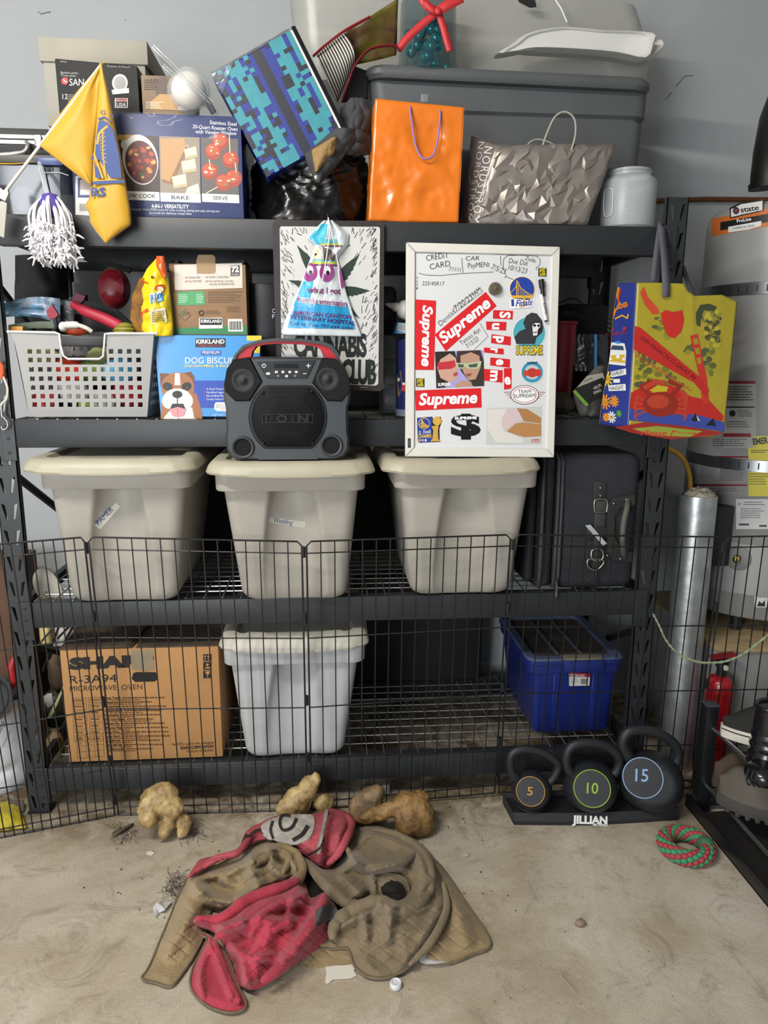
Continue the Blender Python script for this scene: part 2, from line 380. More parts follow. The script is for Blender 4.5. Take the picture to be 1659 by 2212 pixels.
# ================================================================ totes
TBV = []
def tote(label, cxb, bw, cxt, tw, cxl, lw, z0, z1, yb, yt, yl, dep, cb, cl, lean=0):
    t = thing('storage_tote', label, 'storage bin', (cxb, yb+dep/2, z0), None)
    def ring(cx, wd, yf, yk, r, z, conc=0, tt=0):
        x0, x1 = cx-wd/2, cx+wd/2; out = []; nf = 56
        xl = .22+.13*tt**1.6; xr = .80-.14*tt**1.6
        for i in range(nf+1):
            u = (i/nf)*(1-2*r/wd)+r/wd; yy = yf
            if conc and xl < u < xr:
                q = (u-(xl+xr)/2)/((xr-xl)/2); yy += conc*(1-q*q)**.6
            out.append(V((x0+u*wd, yy, z)))
        for cx_, cy_, a0 in ((x1-r, yf+r, -90), (x1-r, yk-r, 0), (x0+r, yk-r, 90), (x0+r, yf+r, 180)):
            for k in range(6 if cy_ > yf+r+.01 or True else 6):
                a = math.radians(a0+90*(k+1)/7); out.append(V((cx_+r*math.cos(a), cy_+r*math.sin(a), z)))
        return out
    zt = z1-.034; rings = []
    mb = MB(); hb = zt-.052
    for k in range(15):
        tt = k/14; z = z0+.028+(hb-z0-.028)*tt; f = (z-z0)/(zt-z0)
        rings.append(ring(cxb+(cxt-cxb)*f, bw+(tw-bw)*f, yb+(yt-yb)*f, yb+dep-(yt-yb)*f, .035, z, .016+.034*tt, tt))
    pre = []
    for a in (0, 22, 45, 67):
        s_, c_ = math.sin(math.radians(a)), math.cos(math.radians(a)); ins = .028*(1-s_)
        pre.append(ring(cxb, bw-2*ins, yb+ins, yb+dep-ins, .035, z0+.028*(1-c_), .016*s_, 0))
    rings = pre+rings
    f = 1
    for dz, ex in ((0, .0), (0, .011), (.004, .013), (.05, .014), (.052, .012)):
        rings.append(ring(cxt, tw+2*ex, yt-ex, yb+dep-(yt-yb)+ex, .035, hb+dz))
    mb.loft(rings, cb, True, True); TBV.append(onMB(mb, yb)); body = mb.build('body', t, 42)
    # lid
    def lring(ins, z, bow=1, r=.05, notch=0, sag=0):
        wd = lw-2*ins; x0, x1 = cxl-wd/2, cxl+wd/2; yf = yl+ins; yk = yb+dep+.03-ins; out = []; nf = 40
        for i in range(nf+1):
            u = (i/nf)*(1-2*r/wd)+r/wd; q = 2*u-1
            yy = yf-.016*(1-q*q)*bow+.008
            if notch: yy += .022*sstep(.42, .5, abs(q))
            out.append(V((x0+u*wd, yy, z-.006*(1-q*q)*sag)))
        for cx_, cy_, a0 in ((x1-r, yf+r+.008, -90), (x1-r, yk-r, 0), (x0+r, yk-r, 90), (x0+r, yf+r+.008, 180)):
            for k in range(6):
                a = math.radians(a0+90*(k+1)/7); out.append(V((cx_+r*math.cos(a), cy_+r*math.sin(a), z)))
        return out
    zl = z1-.036
    mb = MB()
    mb.loft([lring(.012, zl+.004, sag=1), lring(.002, zl, sag=1), lring(0, zl+.006, sag=1), lring(.006, z1-.014, sag=1), lring(.014, z1-.004, sag=.5), lring(.024, z1), lring(.048, z1-.001, r=.04, notch=1), lring(.055, z1-.012, r=.04, notch=1), lring(.12, z1-.013, r=.03)], cl, True, True)
    if lean:
        c0 = V((cxl, yl, z1)); 
        for v in mb.v: v.z += (v.x-cxl)*lean
    mb.build('lid', t, 40); return t, body
TB = M('a5a097', .42, var=.05, vs=9, spec=.45); TL = M('a6a08c', .45, var=.06, vs=7); TB4 = M('b2b4b6', .45, var=.05, vs=9); TL4 = M('b9b6aa', .5, var=.12, vs=14)
Z3, Z4 = LEV[2], LEV[3]
T1, B1 = tote('beige lidded tote nearest the left post on the middle shelf', -.586, .305, -.567, .375, -.575, .462, Z3, 1.124, -.03, -.10, -.155, .44, TB, TL)
T2, B2 = tote('beige lidded tote under the black speaker', -.092, .305, -.094, .385, -.091, .462, Z3, 1.117, -.045, -.12, -.175, .45, TB, TL)
T3, B3 = tote('beige lidded tote standing under the whiteboard', .408, .305, .400, .385, .383, .455, Z3, 1.117, -.025, -.10, -.15, .44, TB, TL)
T4, B4 = tote('pale grey tote with white lid on the bottom shelf beside the microwave carton', -.103, .305, -.097, .40, -.097, .455, Z4, .575, -.0, -.035, -.062, .44, TB4, TL4)
# tape labels
pr = PR(TBV[0], .6, cut=7)
pr.poly([(205, 1135), (250, 1086), (260, 1094), (217, 1144)], 'cfccbf', 1); pr.text('PAMER', 214, 1135, 246, 1102, 12, '3c4f8f', 3); pr.build('tape_label', T1)
pr = PR(TBV[1], .6, cut=7)
pr.poly([(583, 1117), (661, 1127), (659, 1141), (580, 1129)], 'b9b5aa', 1); pr.text('Wedding', 591, 1128, 632, 1134, 10, '3a4a80', 3, shear=.2); pr.build('tape_label', T2)
# ================================================================ exercise pen
BW = M('17181a', .45)
pen = thing('exercise_pen', 'black folding wire pet pen standing zigzag across the front of the rack', 'pet pen', (.0, -.06, 0))
hx = [(P(-140, 1180, -.16).x, -.14, -.24), (P(185, 1158, -.115).x, -.034, -.115), (P(657, 1168, -.125).x, -.050, -.130), (P(1108, 1153, -.09).x, -.020, -.09), (P(1565, 1158, -.05).x, -.018, -.05), (P(1565, 1158, -.05).x+.6, -.05, -.06)]
HZ = [.912]*6; HZ[1] = P(185, 1158, -.115).z; HZ[2] = P(657, 1168, -.13).z; HZ[3] = P(1108, 1153, -.09).z; HZ[4] = P(1565, 1158, -.05).z; HZ[0] = HZ[1]; HZ[5] = HZ[4]+.005
B0 = [0, 0, 0, .014, 0, 0]
FR = (.004, .033, .2, .40, .655, .955, .997)
for i in range(5):
    mb = MB()
    def at(u, v, i=i):
        e = .011; u = e+(1-2*e)*u
        x = hx[i][0]*(1-u)+hx[i+1][0]*u; zt = HZ[i]*(1-u)+HZ[i+1]*u; zb = B0[i]*(1-u)+B0[i+1]*u
        yb = hx[i][1]*(1-u)+hx[i+1][1]*u; yt = hx[i][2]*(1-u)+hx[i+1][2]*u
        return V((x, yb+(yt-yb)*v, zb+(zt-zb)*v))
    for f in (.004, .035, .165, .36, .645, .785+.01, .962, .997):
        if f in (.165, .645): pass
    c = .018
    for f in (.0035, .035, .187, .41, .665, .958): mb.tube([at(0, f), at(1, f)], .0021, BW, 6)
    mb.tube([at(0, .0035), at(0, 1-c), at(c*1.2, .997), at(1-c*1.2, .997), at(1, 1-c), at(1, .0035)], .0027, BW, 7)
    for k in range(1, 15): mb.tube([at(k/15, .0035)+V((0, -.003, 0)), at(k/15, .997)+V((0, -.003, 0))], .0019, BW, 5)
    mb.build('panel', pen, 40)
    if 0 < i:
        for f in (.045, .2, .42, .72, .945):
            mb = MB(); p = at(0, f)-V((.0085, 0, 0)); q = at(0, f+.035)-V((.0085, 0, 0))
            mb.tube([p, q], .0055, BW, 8); mb.build('hinge_clip', pen, 40)
# ================================================================ bollard
GALV = M('9aa0a2', .38, .75, var=.3, vs=16, bump=.12, bs=30, h2='c9cdcd')
bp_ = thing('bollard', 'galvanised steel bollard filled with rough concrete beside the right rack post', 'bollard', (1.204, .125, 0))
mb = MB(); prof = [(.058, 0), (.058, .955), (.0575, .962), (.053, .962), (.053, .9)]
mb.lathe(prof, GALV, (1.204, .125, 0), 40); mb.build('pipe', bp_, 40)
mb = MB(); mb.grid(22, 22, lambda u, v: V((1.204+(u-.5)*.105, .125+(v-.5)*.105, .945+.038*math.sqrt(max(0, 1-((u-.55)**2+(v-.5)**2)*4.0))+.011*noise.noise(V((u*9, v*9, 1)))+.006*noise.noise(V((u*22, v*22, 5))))), M('b5ac98', .9, var=.35, vs=40, bump=.6, bs=70), keep=lambda u, v: (u-.5)**2+(v-.5)**2 < .245)
mb.build('concrete_fill', bp_, 60)
# ================================================================ water heater
HX, HY, HR, HZ0, HZ1 = 1.60, .40, .275, .515, 1.885
HG = M('8f8f8d', .35, var=.03, vs=5, spec=.5)
ht = thing('water_heater', 'tall grey cylindrical water heater strapped in the right corner', 'water heater', (HX, HY, .45))
mb = MB(); mb.lathe([(HR-.01, HZ0), (HR, HZ0+.012), (HR, HZ1-.045), (HR-.004, HZ1-.02), (HR-.02, HZ1-.004), (HR-.05, HZ1), (.02, HZ1+.01)], HG, (HX, HY, 0), 72); mb.build('tank', ht, 40)
mb = MB(); mb.lathe([(HR+.001, .60), (HR+.003, .602), (HR+.003, .775), (HR+.001, .777)], M('9b9b99', .4), (HX, HY, 0), 72); mb.build('lower_skirt', ht, 40)
for k in range(4):
    a = PI/4+k*PI/2; mb = MB(); mb.lathe([(.02, .45), (.02, HZ0+.01)], GRD, (HX+.2*math.cos(a), HY+.2*math.sin(a), 0), 12); mb.build('foot', ht, 40)
STR = M('8a8d90', .3, .9)
for zc in (1.615, 1.045):
    mb = MB(); mb.lathe([(HR+.0005, zc-.02), (HR+.003, zc-.019), (HR+.003, zc+.019), (HR+.0005, zc+.02)], STR, (HX, HY, 0), 72); o = mb.build('strap', ht, 40)
    q = PR(onCyl(HX, HY, HR+.0032), .5); px0, pyc = 1545, 0
    mb = MB()
    for a in range(-60, 75, 7):
        an = math.radians(-105+a*.9); r_ = HR+.0034; tx = V((-math.sin(an), math.cos(an), 0)); nn = V((math.cos(an), math.sin(an), 0)); c_ = V((HX, HY, zc))+nn*r_
        mb.poly([c_-tx*.002-V((0, 0, .011)), c_+tx*.002-V((0, 0, .011)), c_+tx*.002+V((0, 0, .011)), c_-tx*.002+V((0, 0, .011))], M('1c1d1e', .6))
    k_ = mb.build('strap_slot', o); k_['kind'] = 'stuff'
    mb = MB(); an = math.radians(-104); c_ = V((HX+(HR+.008)*math.cos(an), HY+(HR+.008)*math.sin(an), zc)); mb.box(c_.x-.022, c_.x+.022, c_.y-.006, c_.y+.005, zc-.022, zc+.022, M('b4b6b8', .25, .9), .003)
    mb.tube([c_+V((-.035, -.012, 0)), c_+V((.06, -.012, 0))], .007, M('b4b6b8', .25, .9), 8); mb.box(c_.x+.028, c_.x+.05, c_.y-.02, c_.y, zc-.02, zc+.02, M('b4b6b8', .25, .9), .002); mb.build('strap_clamp', o, 40)
q = PR(onCyl(HX, HY, HR), .45, cut=7)
def sl(y, x, k=-.18): return y+(x-1590)*k
def band(x0, x1, y0, y1, c, l=0, k=-.18, n=8, q=q):
    for i in range(n):
        a = x0+(x1-x0)*i/n; b = x0+(x1-x0)*(i+1)/n
        q.poly([(a, sl(y0, a, k)), (b, sl(y0, b, k)), (b, sl(y1, b, k)), (a, sl(y1, a, k))], c, l)
band(1537, 1659, 463, 501, 'c8692c', 0); band(1556, 1680, 474, 492, '1d1d1d', 1)
q.poly([(1576, 449), (1600, 438), (1649, 430), (1650, 455), (1577, 472)], '1d1d1d', 2); q.poly([(1579, 452), (1601, 441), (1647, 434), (1647, 454), (1579, 469)], 'd8d8d4', 3)
q.disc(1590, 455, 7, 8, '2b3550', 4); q.disc(1590, 455, 4, 4.5, '8a3f3c', 5); q.text('state', 1600, 459, 1640, 453, 11, '1a1a1a', 4, bold=.02, sp=.95); q.text('WATER HEATERS', 1600, 466, 1640, 459, 4, '1a1a1a', 4)
q.text('ProLine', 1592, 481, 1623, 476, 7, 'e8e8e8', 4, bold=.02); q.poly([(1573, 490), (1645, 477), (1644, 488), (1615, 496), (1573, 502)], 'dcdcd8', 3); q.text('COMMERCIAL GRADE', 1583, 496, 1630, 489, 4.5, '222222', 5)
q.build('brand_label', ht)
def lab(name, x0, y0, x1, y1, c, fn):
    z = PR(onCyl(HX, HY, HR), .5, cut=8)
    n = 6
    for i in range(n): a = x0+(x1-x0)*i/n; b = x0+(x1-x0)*(i+1)/n; z.rect(a, y0, b, y1, c, 0)
    fn(z); return z.build(name, ht)
def f1(z):
    z.rect(1566, 823, 1632, 829, '7e2430', 1); z.para(1570, 834, 1628, 868, 6, '2b2b2b', 1, .4); z.rect(1564, 878, 1630, 881, '1c1c1c', 1); z.disc(1582, 893, 7, 7, '222222', 1); z.para(1594, 886, 1626, 902, 4, '555555', 1, .4)
    z.para(1570, 910, 1620, 926, 3, '555555', 1, .4); z.rect(1562, 936, 1622, 944, '7e2430', 1); z.para(1540, 948, 1615, 966, 4, '555555', 1, .4)
lab('warning_label', 1563, 823, 1633, 968, 'a3a19e', f1)
def f2(z):
    z.rect(1520, 985, 1616, 989, '7e2430', 1)
    for k in range(4): z.rect(1517+k*15, 992, 1527+k*15, 1003, '2a2a2a', 1)
    z.para(1512, 1008, 1548, 1035, 6, '666666', 1, .4); z.para(1556, 1010, 1610, 1040, 10, '555555', 1, .4); z.rect(1498, 1046, 1614, 1050, '7e2430', 1); z.para(1500, 1054, 1600, 1064, 2, '666666', 1, .4)
lab('safety_label', 1508, 980, 1617, 1070, '8f8d8b', f2)
def f3(z):
    z.text('EMER', 1627, 961, 1660, 957, 13, '161616', 2, bold=.04); z.para(1622, 972, 1664, 980, 2, '4a4610', 1, .5); z.text('First', 1645, 1005, 1662, 1003, 6, '161616', 2, bold=.03); z.para(1618, 1012, 1664, 1050, 7, '5a5610', 1, .35)
lab('energy_label', 1616, 942, 1672, 1072, 'd8c82e', f3)
def f4(z):
    z.text('*', 1593, 1096, 1601, 1096, 10, '333333', 2); z.para(1606, 1084, 1655, 1094, 2, '666666', 1, .4); z.para(1600, 1098, 1655, 1122, 5, '777777', 1, .4); z.rect(1596, 1131, 1618, 1135, '333333', 1); z.rect(1640, 1134, 1656, 1138, '333333', 1)
lab('rating_label', 1590, 1078, 1672, 1143, 'cfcfcd', f4)
def f5(z):
    z.rect(1632, 1269, 1672, 1276, '9c2a30', 1); z.poly([(1637, 1285), (1648, 1279), (1652, 1288), (1642, 1291)], '1d1d1d', 1); z.poly([(1635, 1310), (1640, 1298), (1646, 1304), (1652, 1296), (1653, 1310)], '1d1d1d', 1)
lab('hazard_label', 1630, 1267, 1672, 1312, 'd9d9d7', f5)
# burner sight port
c0 = onCyl(HX, HY, HR)(1595, 1205, 0); nn = V((c0.x-HX, c0.y-HY, 0)).normalized(); mx = nn.to_track_quat('Z', 'Y').to_matrix()
mb = MB(); mb.lathe([(.042, -.01), (.042, .006), (.036, .009), (.012, .01), (.01, .004)], M('7c7c7a', .5), c0, 36, mx); o = mb.build('sight_port', ht, 40)
mb = MB(); mb.lathe([(.011, .008), (.011, .03), (.006, .032), (.005, .02)], M('b79a55', .3, 1), c0, 16, mx); mb.build('brass_fitting', o, 40)
c0 = onCyl(HX, HY, HR)(1555, 1150, 0); mb = MB(); mb.box(c0.x-.05, c0.x+.02, c0.y-.045, c0.y+.05, c0.z-.11, c0.z+.10, M('26282b', .5), .006); mb.build('gas_control', ht, 40)
# platform
pm = thing('heater_platform', 'boxed grey platform with bare plywood top under the water heater', 'platform', (1.75, .38, 0))
mb = MB(); mb.box(1.30, 2.2, .075, .69, 0, .438, M('8d8c8a', .7, var=.08, vs=6), .002); mb.build('base_box', pm, 40)
mb = MB(); mb.box(1.295, 2.2, .065, .69, .438, .45, M('a8926c', .75, var=.25, vs=18), .002); mb.build('top_board', pm, 40)
# duct above the heater
mb = MB(); dm = M('1a1916', .45, .3, var=.3, vs=12)
mb.tube([P(1668, 402, .3), P(1668, 380, .3), P(1672, 330, .32), P(1690, 260, .36), P(1720, 190, .42)], [.065, .064, .062, .07, .075], dm, 24); mb.tube([P(1668, 404, .3), P(1668, 392, .3)], .07, dm, 24)
tag(mb.build('vent_duct', None, 50), 'dark bent flue pipe rising from the water heater top', 'pipe')
mb = MB(); mb.tube([(-2.5, WY-.02, P(1420, 434, WY-.02).z-.006), P(1420, 434, WY-.02), P(1520, 434, WY-.02)+V((0, 0, .006)), (2.5, WY-.02, P(1520, 434, WY-.02).z+.02)], .009, M('7c4f33', .4, .6, var=.2, vs=20), 10)
tag(mb.build('copper_pipe', None, 50), 'thin copper pipe running along the grey wall behind the rack', 'pipe')
mb = MB(); mb.tube(catmull([P(1395, 975, .42), P(1440, 968, .36), P(1475, 990, .33), P(1490, 1030, .33), P(1490, 1070, .33), P(1486, 1110, .34), P(1486, 1200, .36), P(1486, 1300, .4)], 5), .0085, M('b7882c', .5, 0, bump=.4, bs=120), 10)
tag(mb.build('gas_hose', None, 50), 'yellow flexible gas hose curving behind the bollard to the water heater', 'hose')
# ================================================================ suitcase
SF = M('24262c', .75, var=.18, vs=14, bump=.35, bs=260); SP = M('3a3a3b', .6, var=.15, vs=20); LE = M('2a2a2a', .55, var=.15, vs=30, bump=.2, bs=200); CHR = M('b9b6ae', .22, 1)
sc_ = thing('suitcase', 'black soft suitcase with buckled straps standing on edge right of the totes', 'suitcase', (.83, .25, Z3))
mb = MB(); mb.box(.70, .960, .005, .48, Z3, 1.112, SF, .035, 4); mb.build('shell', sc_, 50)
mb = MB(); mb.box(.655, .70, .02, .47, Z3+.006, 1.105, SF, .02, 3); mb.box(.62, .652, .05, .45, Z3+.012, 1.09, SF, .015, 3); mb.build('front_pocket', sc_, 50)
for xx in (.654, .70, .712):
    mb = MB(); k = .006; mb.tube([V((xx, y, z)) for y, z in ((.46, Z3+.02), (.46, 1.10), (.03, 1.108), (.006, 1.09), (.0, .95), (.0, Z3+.05), (.01, Z3+.012), (.1, Z3+.006))], .0055, SP, 8); mb.build('piping', sc_, 50)
YS = -.001
mb = MB(); mb.tube([P(1196, 1245, YS-.012), P(1203, 1263, YS-.014), P(1201, 1288, YS-.014)], [.003, .006, .008], M('c4c4c0', .3, .9), 8, flat=.4); mb.build('zipper_pull', sc_, 50)
def strapbox(px0, py0, px1, py1, y, d, m_): 
    a = P(px0, py0, y); b = P(px1, py1, y); mb = MB(); mb.box(min(a.x, b.x), max(a.x, b.x), y, y+d, min(a.z, b.z), max(a.z, b.z), m_, .002); return mb
mb = strapbox(1284, 1040, 1309, 1078, .0, .006, LE)
for y in (1054, 1071): mb.ball(P(1297, y, -.002), .004, CHR, 2)
mb.build('leather_tab', sc_, 40)
mb = strapbox(1287, 1078, 1307, 1140, .0, .005, SP); mb.build('strap', sc_, 40)
mb = MB(); mb.tube(catmull([P(1286, 1080, -.004), P(1310, 1080, -.004), P(1311, 1101, -.004), P(1307, 1106, -.004), P(1288, 1106, -.004), P(1284, 1100, -.004)], 4, True), .0028, CHR, 8, True); mb.build('buckle', sc_, 60)
mb = MB(); mb.poly([P(1264, 1135, -.01), P(1275, 1133, -.012), P(1311, 1174, -.012), P(1302, 1178, -.01)], M('aeb2ba', .3, var=.2, vs=40)); mb.build('luggage_tag', sc_, solid=.002)
mb = strapbox(1268, 1140, 1312, 1162, -.006, .006, LE); mb.build('strap_loop', sc_, 40)
mb = strapbox(1283, 1162, 1298, 1230, -.003, .006, LE); mb.build('lower_strap', sc_, 40)
mb = MB(); mb.tube(catmull([P(1280, 1188, -.008), P(1300, 1188, -.008), P(1302, 1206, -.01), P(1290, 1212, -.01), P(1278, 1206, -.01)], 4, True), .003, CHR, 8, True)
mb.tube(catmull([P(1272, 1208, -.01), P(1302, 1210, -.01), P(1300, 1222, -.01), P(1286, 1232, -.01), P(1270, 1224, -.01)], 4, True), .003, CHR, 8, True); mb.build('d_ring', sc_, 60)
for c_ in ((1283, 1228, 1264, 1262), (1290, 1228, 1292, 1262)):
    mb = MB(); mb.tube(catmull([P(c_[0], c_[1], -.006), P(c_[0]-3, (c_[1]+c_[3])/2, -.016), P(c_[2], c_[3], -.004)], 4), .002, LE, 6); mb.build('cord', sc_, 60)
mb = MB(); a = P(1312, 1100, 0); mb.prism([P(x, y, -.006) for x, y in ((1312, 1092), (1325, 1075), (1372, 1068), (1372, 1090), (1340, 1096), (1328, 1115), (1328, 1160), (1342, 1188), (1366, 1192), (1364, 1215), (1322, 1210), (1312, 1190))], (0, .008, 0), LE); mb.build('handle_plate', sc_, 40)
mb = MB(); mb.tube(catmull([P(1356, 1080, -.004), P(1354, 1098, -.03), P(1347, 1130, -.042), P(1345, 1165, -.042), P(1346, 1190, -.03), P(1350, 1205, -.004)], 5), [.007]*3+[.0085]*20+[.007]*3, M('55534c', .6, var=.2, vs=30), 10); mb.build('handle', sc_, 60)
for x, y in ((1353, 1079), (1326, 1088), (1340, 1207), (1312, 1200)):
    mb = MB(); mb.ball(P(x, y, -.008), .0042, CHR, 2); mb.build('rivet', sc_, 60)
# ================================================================ top shelf
Z1, Z2 = LEV[0], LEV[1]
def crump(p, s, o=3): return sum(abs(noise.noise(p*s*2**k))/2**k for k in range(o))
BLK = M('17181b', .45); NAVY = '1f2e63'
# roaster carton
bx = MB(); a = P(163, 462, .03); b = P(527, 467, .03); zt = P(350, 246, .03).z
ro = thing('roaster_box', 'blue roaster oven carton with food photos wrapped in clear film', 'box', ((a.x+b.x)/2, .2, Z1))
bx.box(a.x, b.x, .03, .42, Z1, zt, M(NAVY, .45, var=.05, vs=8), .003); bx.build('carton', ro, 40)
q = PR(onY(.03), .5)
q.poly([(163, 380), (196, 380), (196, 466), (163, 464)], 'd9d8d4', 0); q.rect(168, 384, 197, 427, NAVY, 1); q.rect(173, 388, 197, 421, 'b7a5a0', 2); q.rect(173, 410, 197, 421, 'e4e4e0', 3)
for k in range(9): q.rect(172+k*2.4, 440, 173.2+k*2.4, 456, '333333', 1)
q.text('Stainless Steel', 453, 268, 511, 272, 8, 'e9ecf2', 2); q.text('20-Quart Roaster Oven', 416, 277, 513, 283, 8, 'e9ecf2', 2); q.text('with Viewing Window', 422, 288, 511, 292, 8, 'e9ecf2', 2)
def photo(x0, x1, y0, y1, yc, cap, bgc):
    q.poly([(x0, y0), (x1, y0+3), (x1+2, y1+3), (x0+2, y1)], bgc, 1); q.poly([(x0+2, y1), (x1+2, y1+3), (x1+3, yc+3), (x0+3, yc)], 'e6e6e3', 1)
    q.text(cap, x0+(8 if len(cap) > 5 else 26), yc-5, x1-(6 if len(cap) > 5 else 22), yc-3.5, 8, '22252c', 3, bold=.01)
photo(254, 342, 291, 412, 431, 'SLOW COOK', '3a2a22'); photo(344, 431, 294, 416, 435, 'BAKE', '8d7f70'); photo(434, 514, 297, 418, 436, 'SERVE', '55524f')
q.poly([(254, 291), (290, 291), (282, 312), (254, 300)], 'c9a24e', 2); q.disc(303, 345, 38, 55, 'e8e6e2', 2, rot=-12, n=32); q.disc(270, 312, 9, 10, 'e8e6e2', 2); q.disc(305, 350, 34, 47, '5a1e14', 3, rot=-12, n=32)
rr = random.Random(3)
for k in range(38):
    an = rr.random()*6.28; d = math.sqrt(rr.random())*.86; x = 304+32*d*math.cos(an); y = 349+44*d*math.sin(an)
    if x > 338: continue
    q.disc(x, y, rr.uniform(3, 6.5), rr.uniform(3, 6), rr.choice(['b9411f', 'c9822f', '8e2418', 'd8a552', '7a2d18', '3f5a24', 'a8371c']), 4, n=7, rot=rr.random()*90)
q.poly([(346, 300), (398, 299), (402, 315), (366, 392), (349, 386)], 'b58a5a', 2); q.poly([(349, 386), (366, 392), (402, 315), (405, 322), (372, 398), (352, 394)], '8a6238', 3)
for x, y, w_, h_ in ((412, 332, 30, 26), (408, 360, 34, 30), (388, 393, 34, 30)): q.poly([(x-w_/2, y-h_/2+4), (x+w_/2-4, y-h_/2-3), (x+w_/2, y+h_/2-5), (x-w_/2+5, y+h_/2)], 'd5cfb2', 3); q.poly([(x-w_/2+5, y+h_/2-7), (x+w_/2, y+h_/2-12), (x+w_/2, y+h_/2-5), (x-w_/2+5, y+h_/2)], 'b3a67e', 4)
q.poly([(405, 405), (428, 396), (432, 418), (400, 418)], 'cdc6b6', 2)
for x, y in ((476, 306), (461, 327), (498, 345), (453, 370), (505, 385), (483, 394)):
    q.disc(x, y, 18, 19, '9c3317', 2, n=18); q.disc(x-2, y-3, 14, 13, 'bb4a22', 3, n=14)
    for k in range(5): q.disc(x+rr.uniform(-11, 11), y+rr.uniform(-12, 8), rr.uniform(2, 4.5), rr.uniform(1.5, 3), rr.choice(['e8c6a0', '5d8f3a', 'd97a3c', 'efe4d6']), 4, n=6)
for x0, y0, x1, y1 in ((495, 290, 497, 330), (452, 345, 455, 365), (508, 352, 510, 372), (446, 417, 470, 404)): q.line([(x0, y0), (x1, y1)], 2, 'e3d2a6', 5)
q.text('4-IN-1 VERSATILITY', 327, 449, 408, 450.5, 8, 'f0f0f0', 2, bold=.02); q.text('A Roaster Oven EVEN more for slow cooking, baking and easy serving too', 280, 454, 474, 458.5, 5, 'd6d9e2', 2); q.text('See inside for delicious recipe ideas', 322, 462, 414, 464, 5, 'd6d9e2', 2)
q.build('front_print', ro)
fl = MB(); fm_ = M('dfe6ee', .08, alpha=.045, spec=.6)
fl.grid(60, 36, lambda u, v: V((a.x+(b.x-a.x)*u, .0255-.0045*crump(V((u*3+v*.7, v*2.2, 3)), 2.2, 2), Z1+.001+(zt-Z1)*v)), fm_); fl.build('clear_film', ro, 80)
# white archive box
x0 = P(98, 200, .17).x; x1 = P(318, 140, .17).x; ztop = P(200, 84, .165).z
wb = thing('archive_box', 'white cardboard archive box with lid behind the black carton', 'box', ((x0+x1)/2, .28, zt))
CW = M('959289', .85, var=.06, vs=14); mb = MB(); mb.box(x0, x1-.006, .17, .41, zt, ztop-.02, CW, .002); mb.build('carton', wb, 40)
lx = P(83, 110, .163).x; zl = P(200, 136, .163).z
mb = MB(); mb.box(lx, x1+.004, .163, .417, zl, ztop, M('989488', .85, var=.08, vs=10), .003); mb.build('lid', wb, 40)
# black carton SAN...
def slant(px, y0, y1, d): return [P(*px[0], y0), P(*px[1], y1), P(*px[2], y1), P(*px[3], y0)]
f = [P(118, 126, .075), P(297, 143, .055), P(303, 241, .055), P(128, 241, .075)]; 
zb_ = zt+.001; f[2].z = f[3].z = zb_
dp = V((.0, .07, 0)); bc = thing('black_box', 'black glossy carton reading SAN behind the yellow flag', 'box', (f[0].lerp(f[2], .5).x, .09, zt))
mb = MB(); mb.hexa([f[3], f[2], f[1], f[0]]+[p+dp for p in (f[3], f[2], f[1], f[0])], M('08090b', .5, spec=.2), .002); mb.build('carton', bc, 40)
q = PR(onPl(f[0], (f[1]-f[0]).cross(f[3]-f[0])), .6)
q.disc(140, 175, 7.5, 8, 'b03a3c', 1); q.line([(137, 172), (143, 178)], 2, 'e8e0e0', 2); q.text('SAN', 150, 185, 181, 185, 15, 'd9d9d9', 2); q.text('Bamboo panty...', 131, 159, 172, 160, 5, 'a8a8a8', 1); q.text('Tires past...', 131, 165, 168, 166, 5, 'a8a8a8', 1)
q.text('12', 135, 214, 146, 214, 11, 'cfcfcf', 1); q.para(147, 204, 160, 222, 5, '8b8b8b', 1, .4); q.text('HARDWOODS', 130, 134, 144, 135, 3, 'a8a8a8', 1)
q.disc(259, 179, 17, 19, 'cfcfcf', 1); q.disc(259, 179, 13, 15, '9a9a9a', 2); q.poly([(241, 194), (278, 190), (279, 201), (243, 204)], 'dadada', 3); q.text('Kitchen & Ranch', 232, 145, 281, 147, 5, '8b8b8b', 1)
q.rect(248, 212, 276, 233, 'd9d9d9', 1); q.rect(250, 213, 274, 220, 'a3302c', 2); q.rect(250, 220, 274, 231, '1b1b1d', 2); q.text('MADE IN THE', 251, 219, 273, 219, 4, 'e5e5e5', 3); q.text('USA', 252, 230, 272, 230, 8, 'e5e5e5', 3, bold=.01); q.build('front_print', bc)
# kraft photo carton
x0 = P(306, 200, .06); x1 = P(372, 200, .06)
kb = thing('kraft_box', 'small brown carton with printed photo beside the globe bulb pack', 'box', (P(360, 200, .1).x, .09, zt))
kx1 = P(420, 235, .06).x
mb = MB(); mb.box(x0.x, kx1, .06, .15, zt, P(340, 163, .06).z, M('7d6a55', .7, var=.1, vs=14), .002); mb.build('carton', kb, 40)
q = PR(onY(.06), .5); q.poly([(334, 185), (345, 166), (358, 165), (370, 190), (372, 215), (340, 220)], '4b3a2c', 1); q.poly([(325, 220), (345, 203), (385, 205), (385, 238), (325, 236)], 'a9814d', 2); q.para(311, 178, 345, 196, 4, '3b3128', 3, .4)
q.text('UNDER', 312, 177, 340, 177, 7, '3b3128', 3, shear=.3); q.para(315, 220, 352, 236, 4, 'd0c3ad', 3, .4); q.rect(380, 218, 418, 238, 'cfc8ba', 2); q.rect(399, 222, 416, 235, '7a746a', 3); q.disc(388, 226, 4, 4, '3b3128', 3); q.build('front_print', kb)
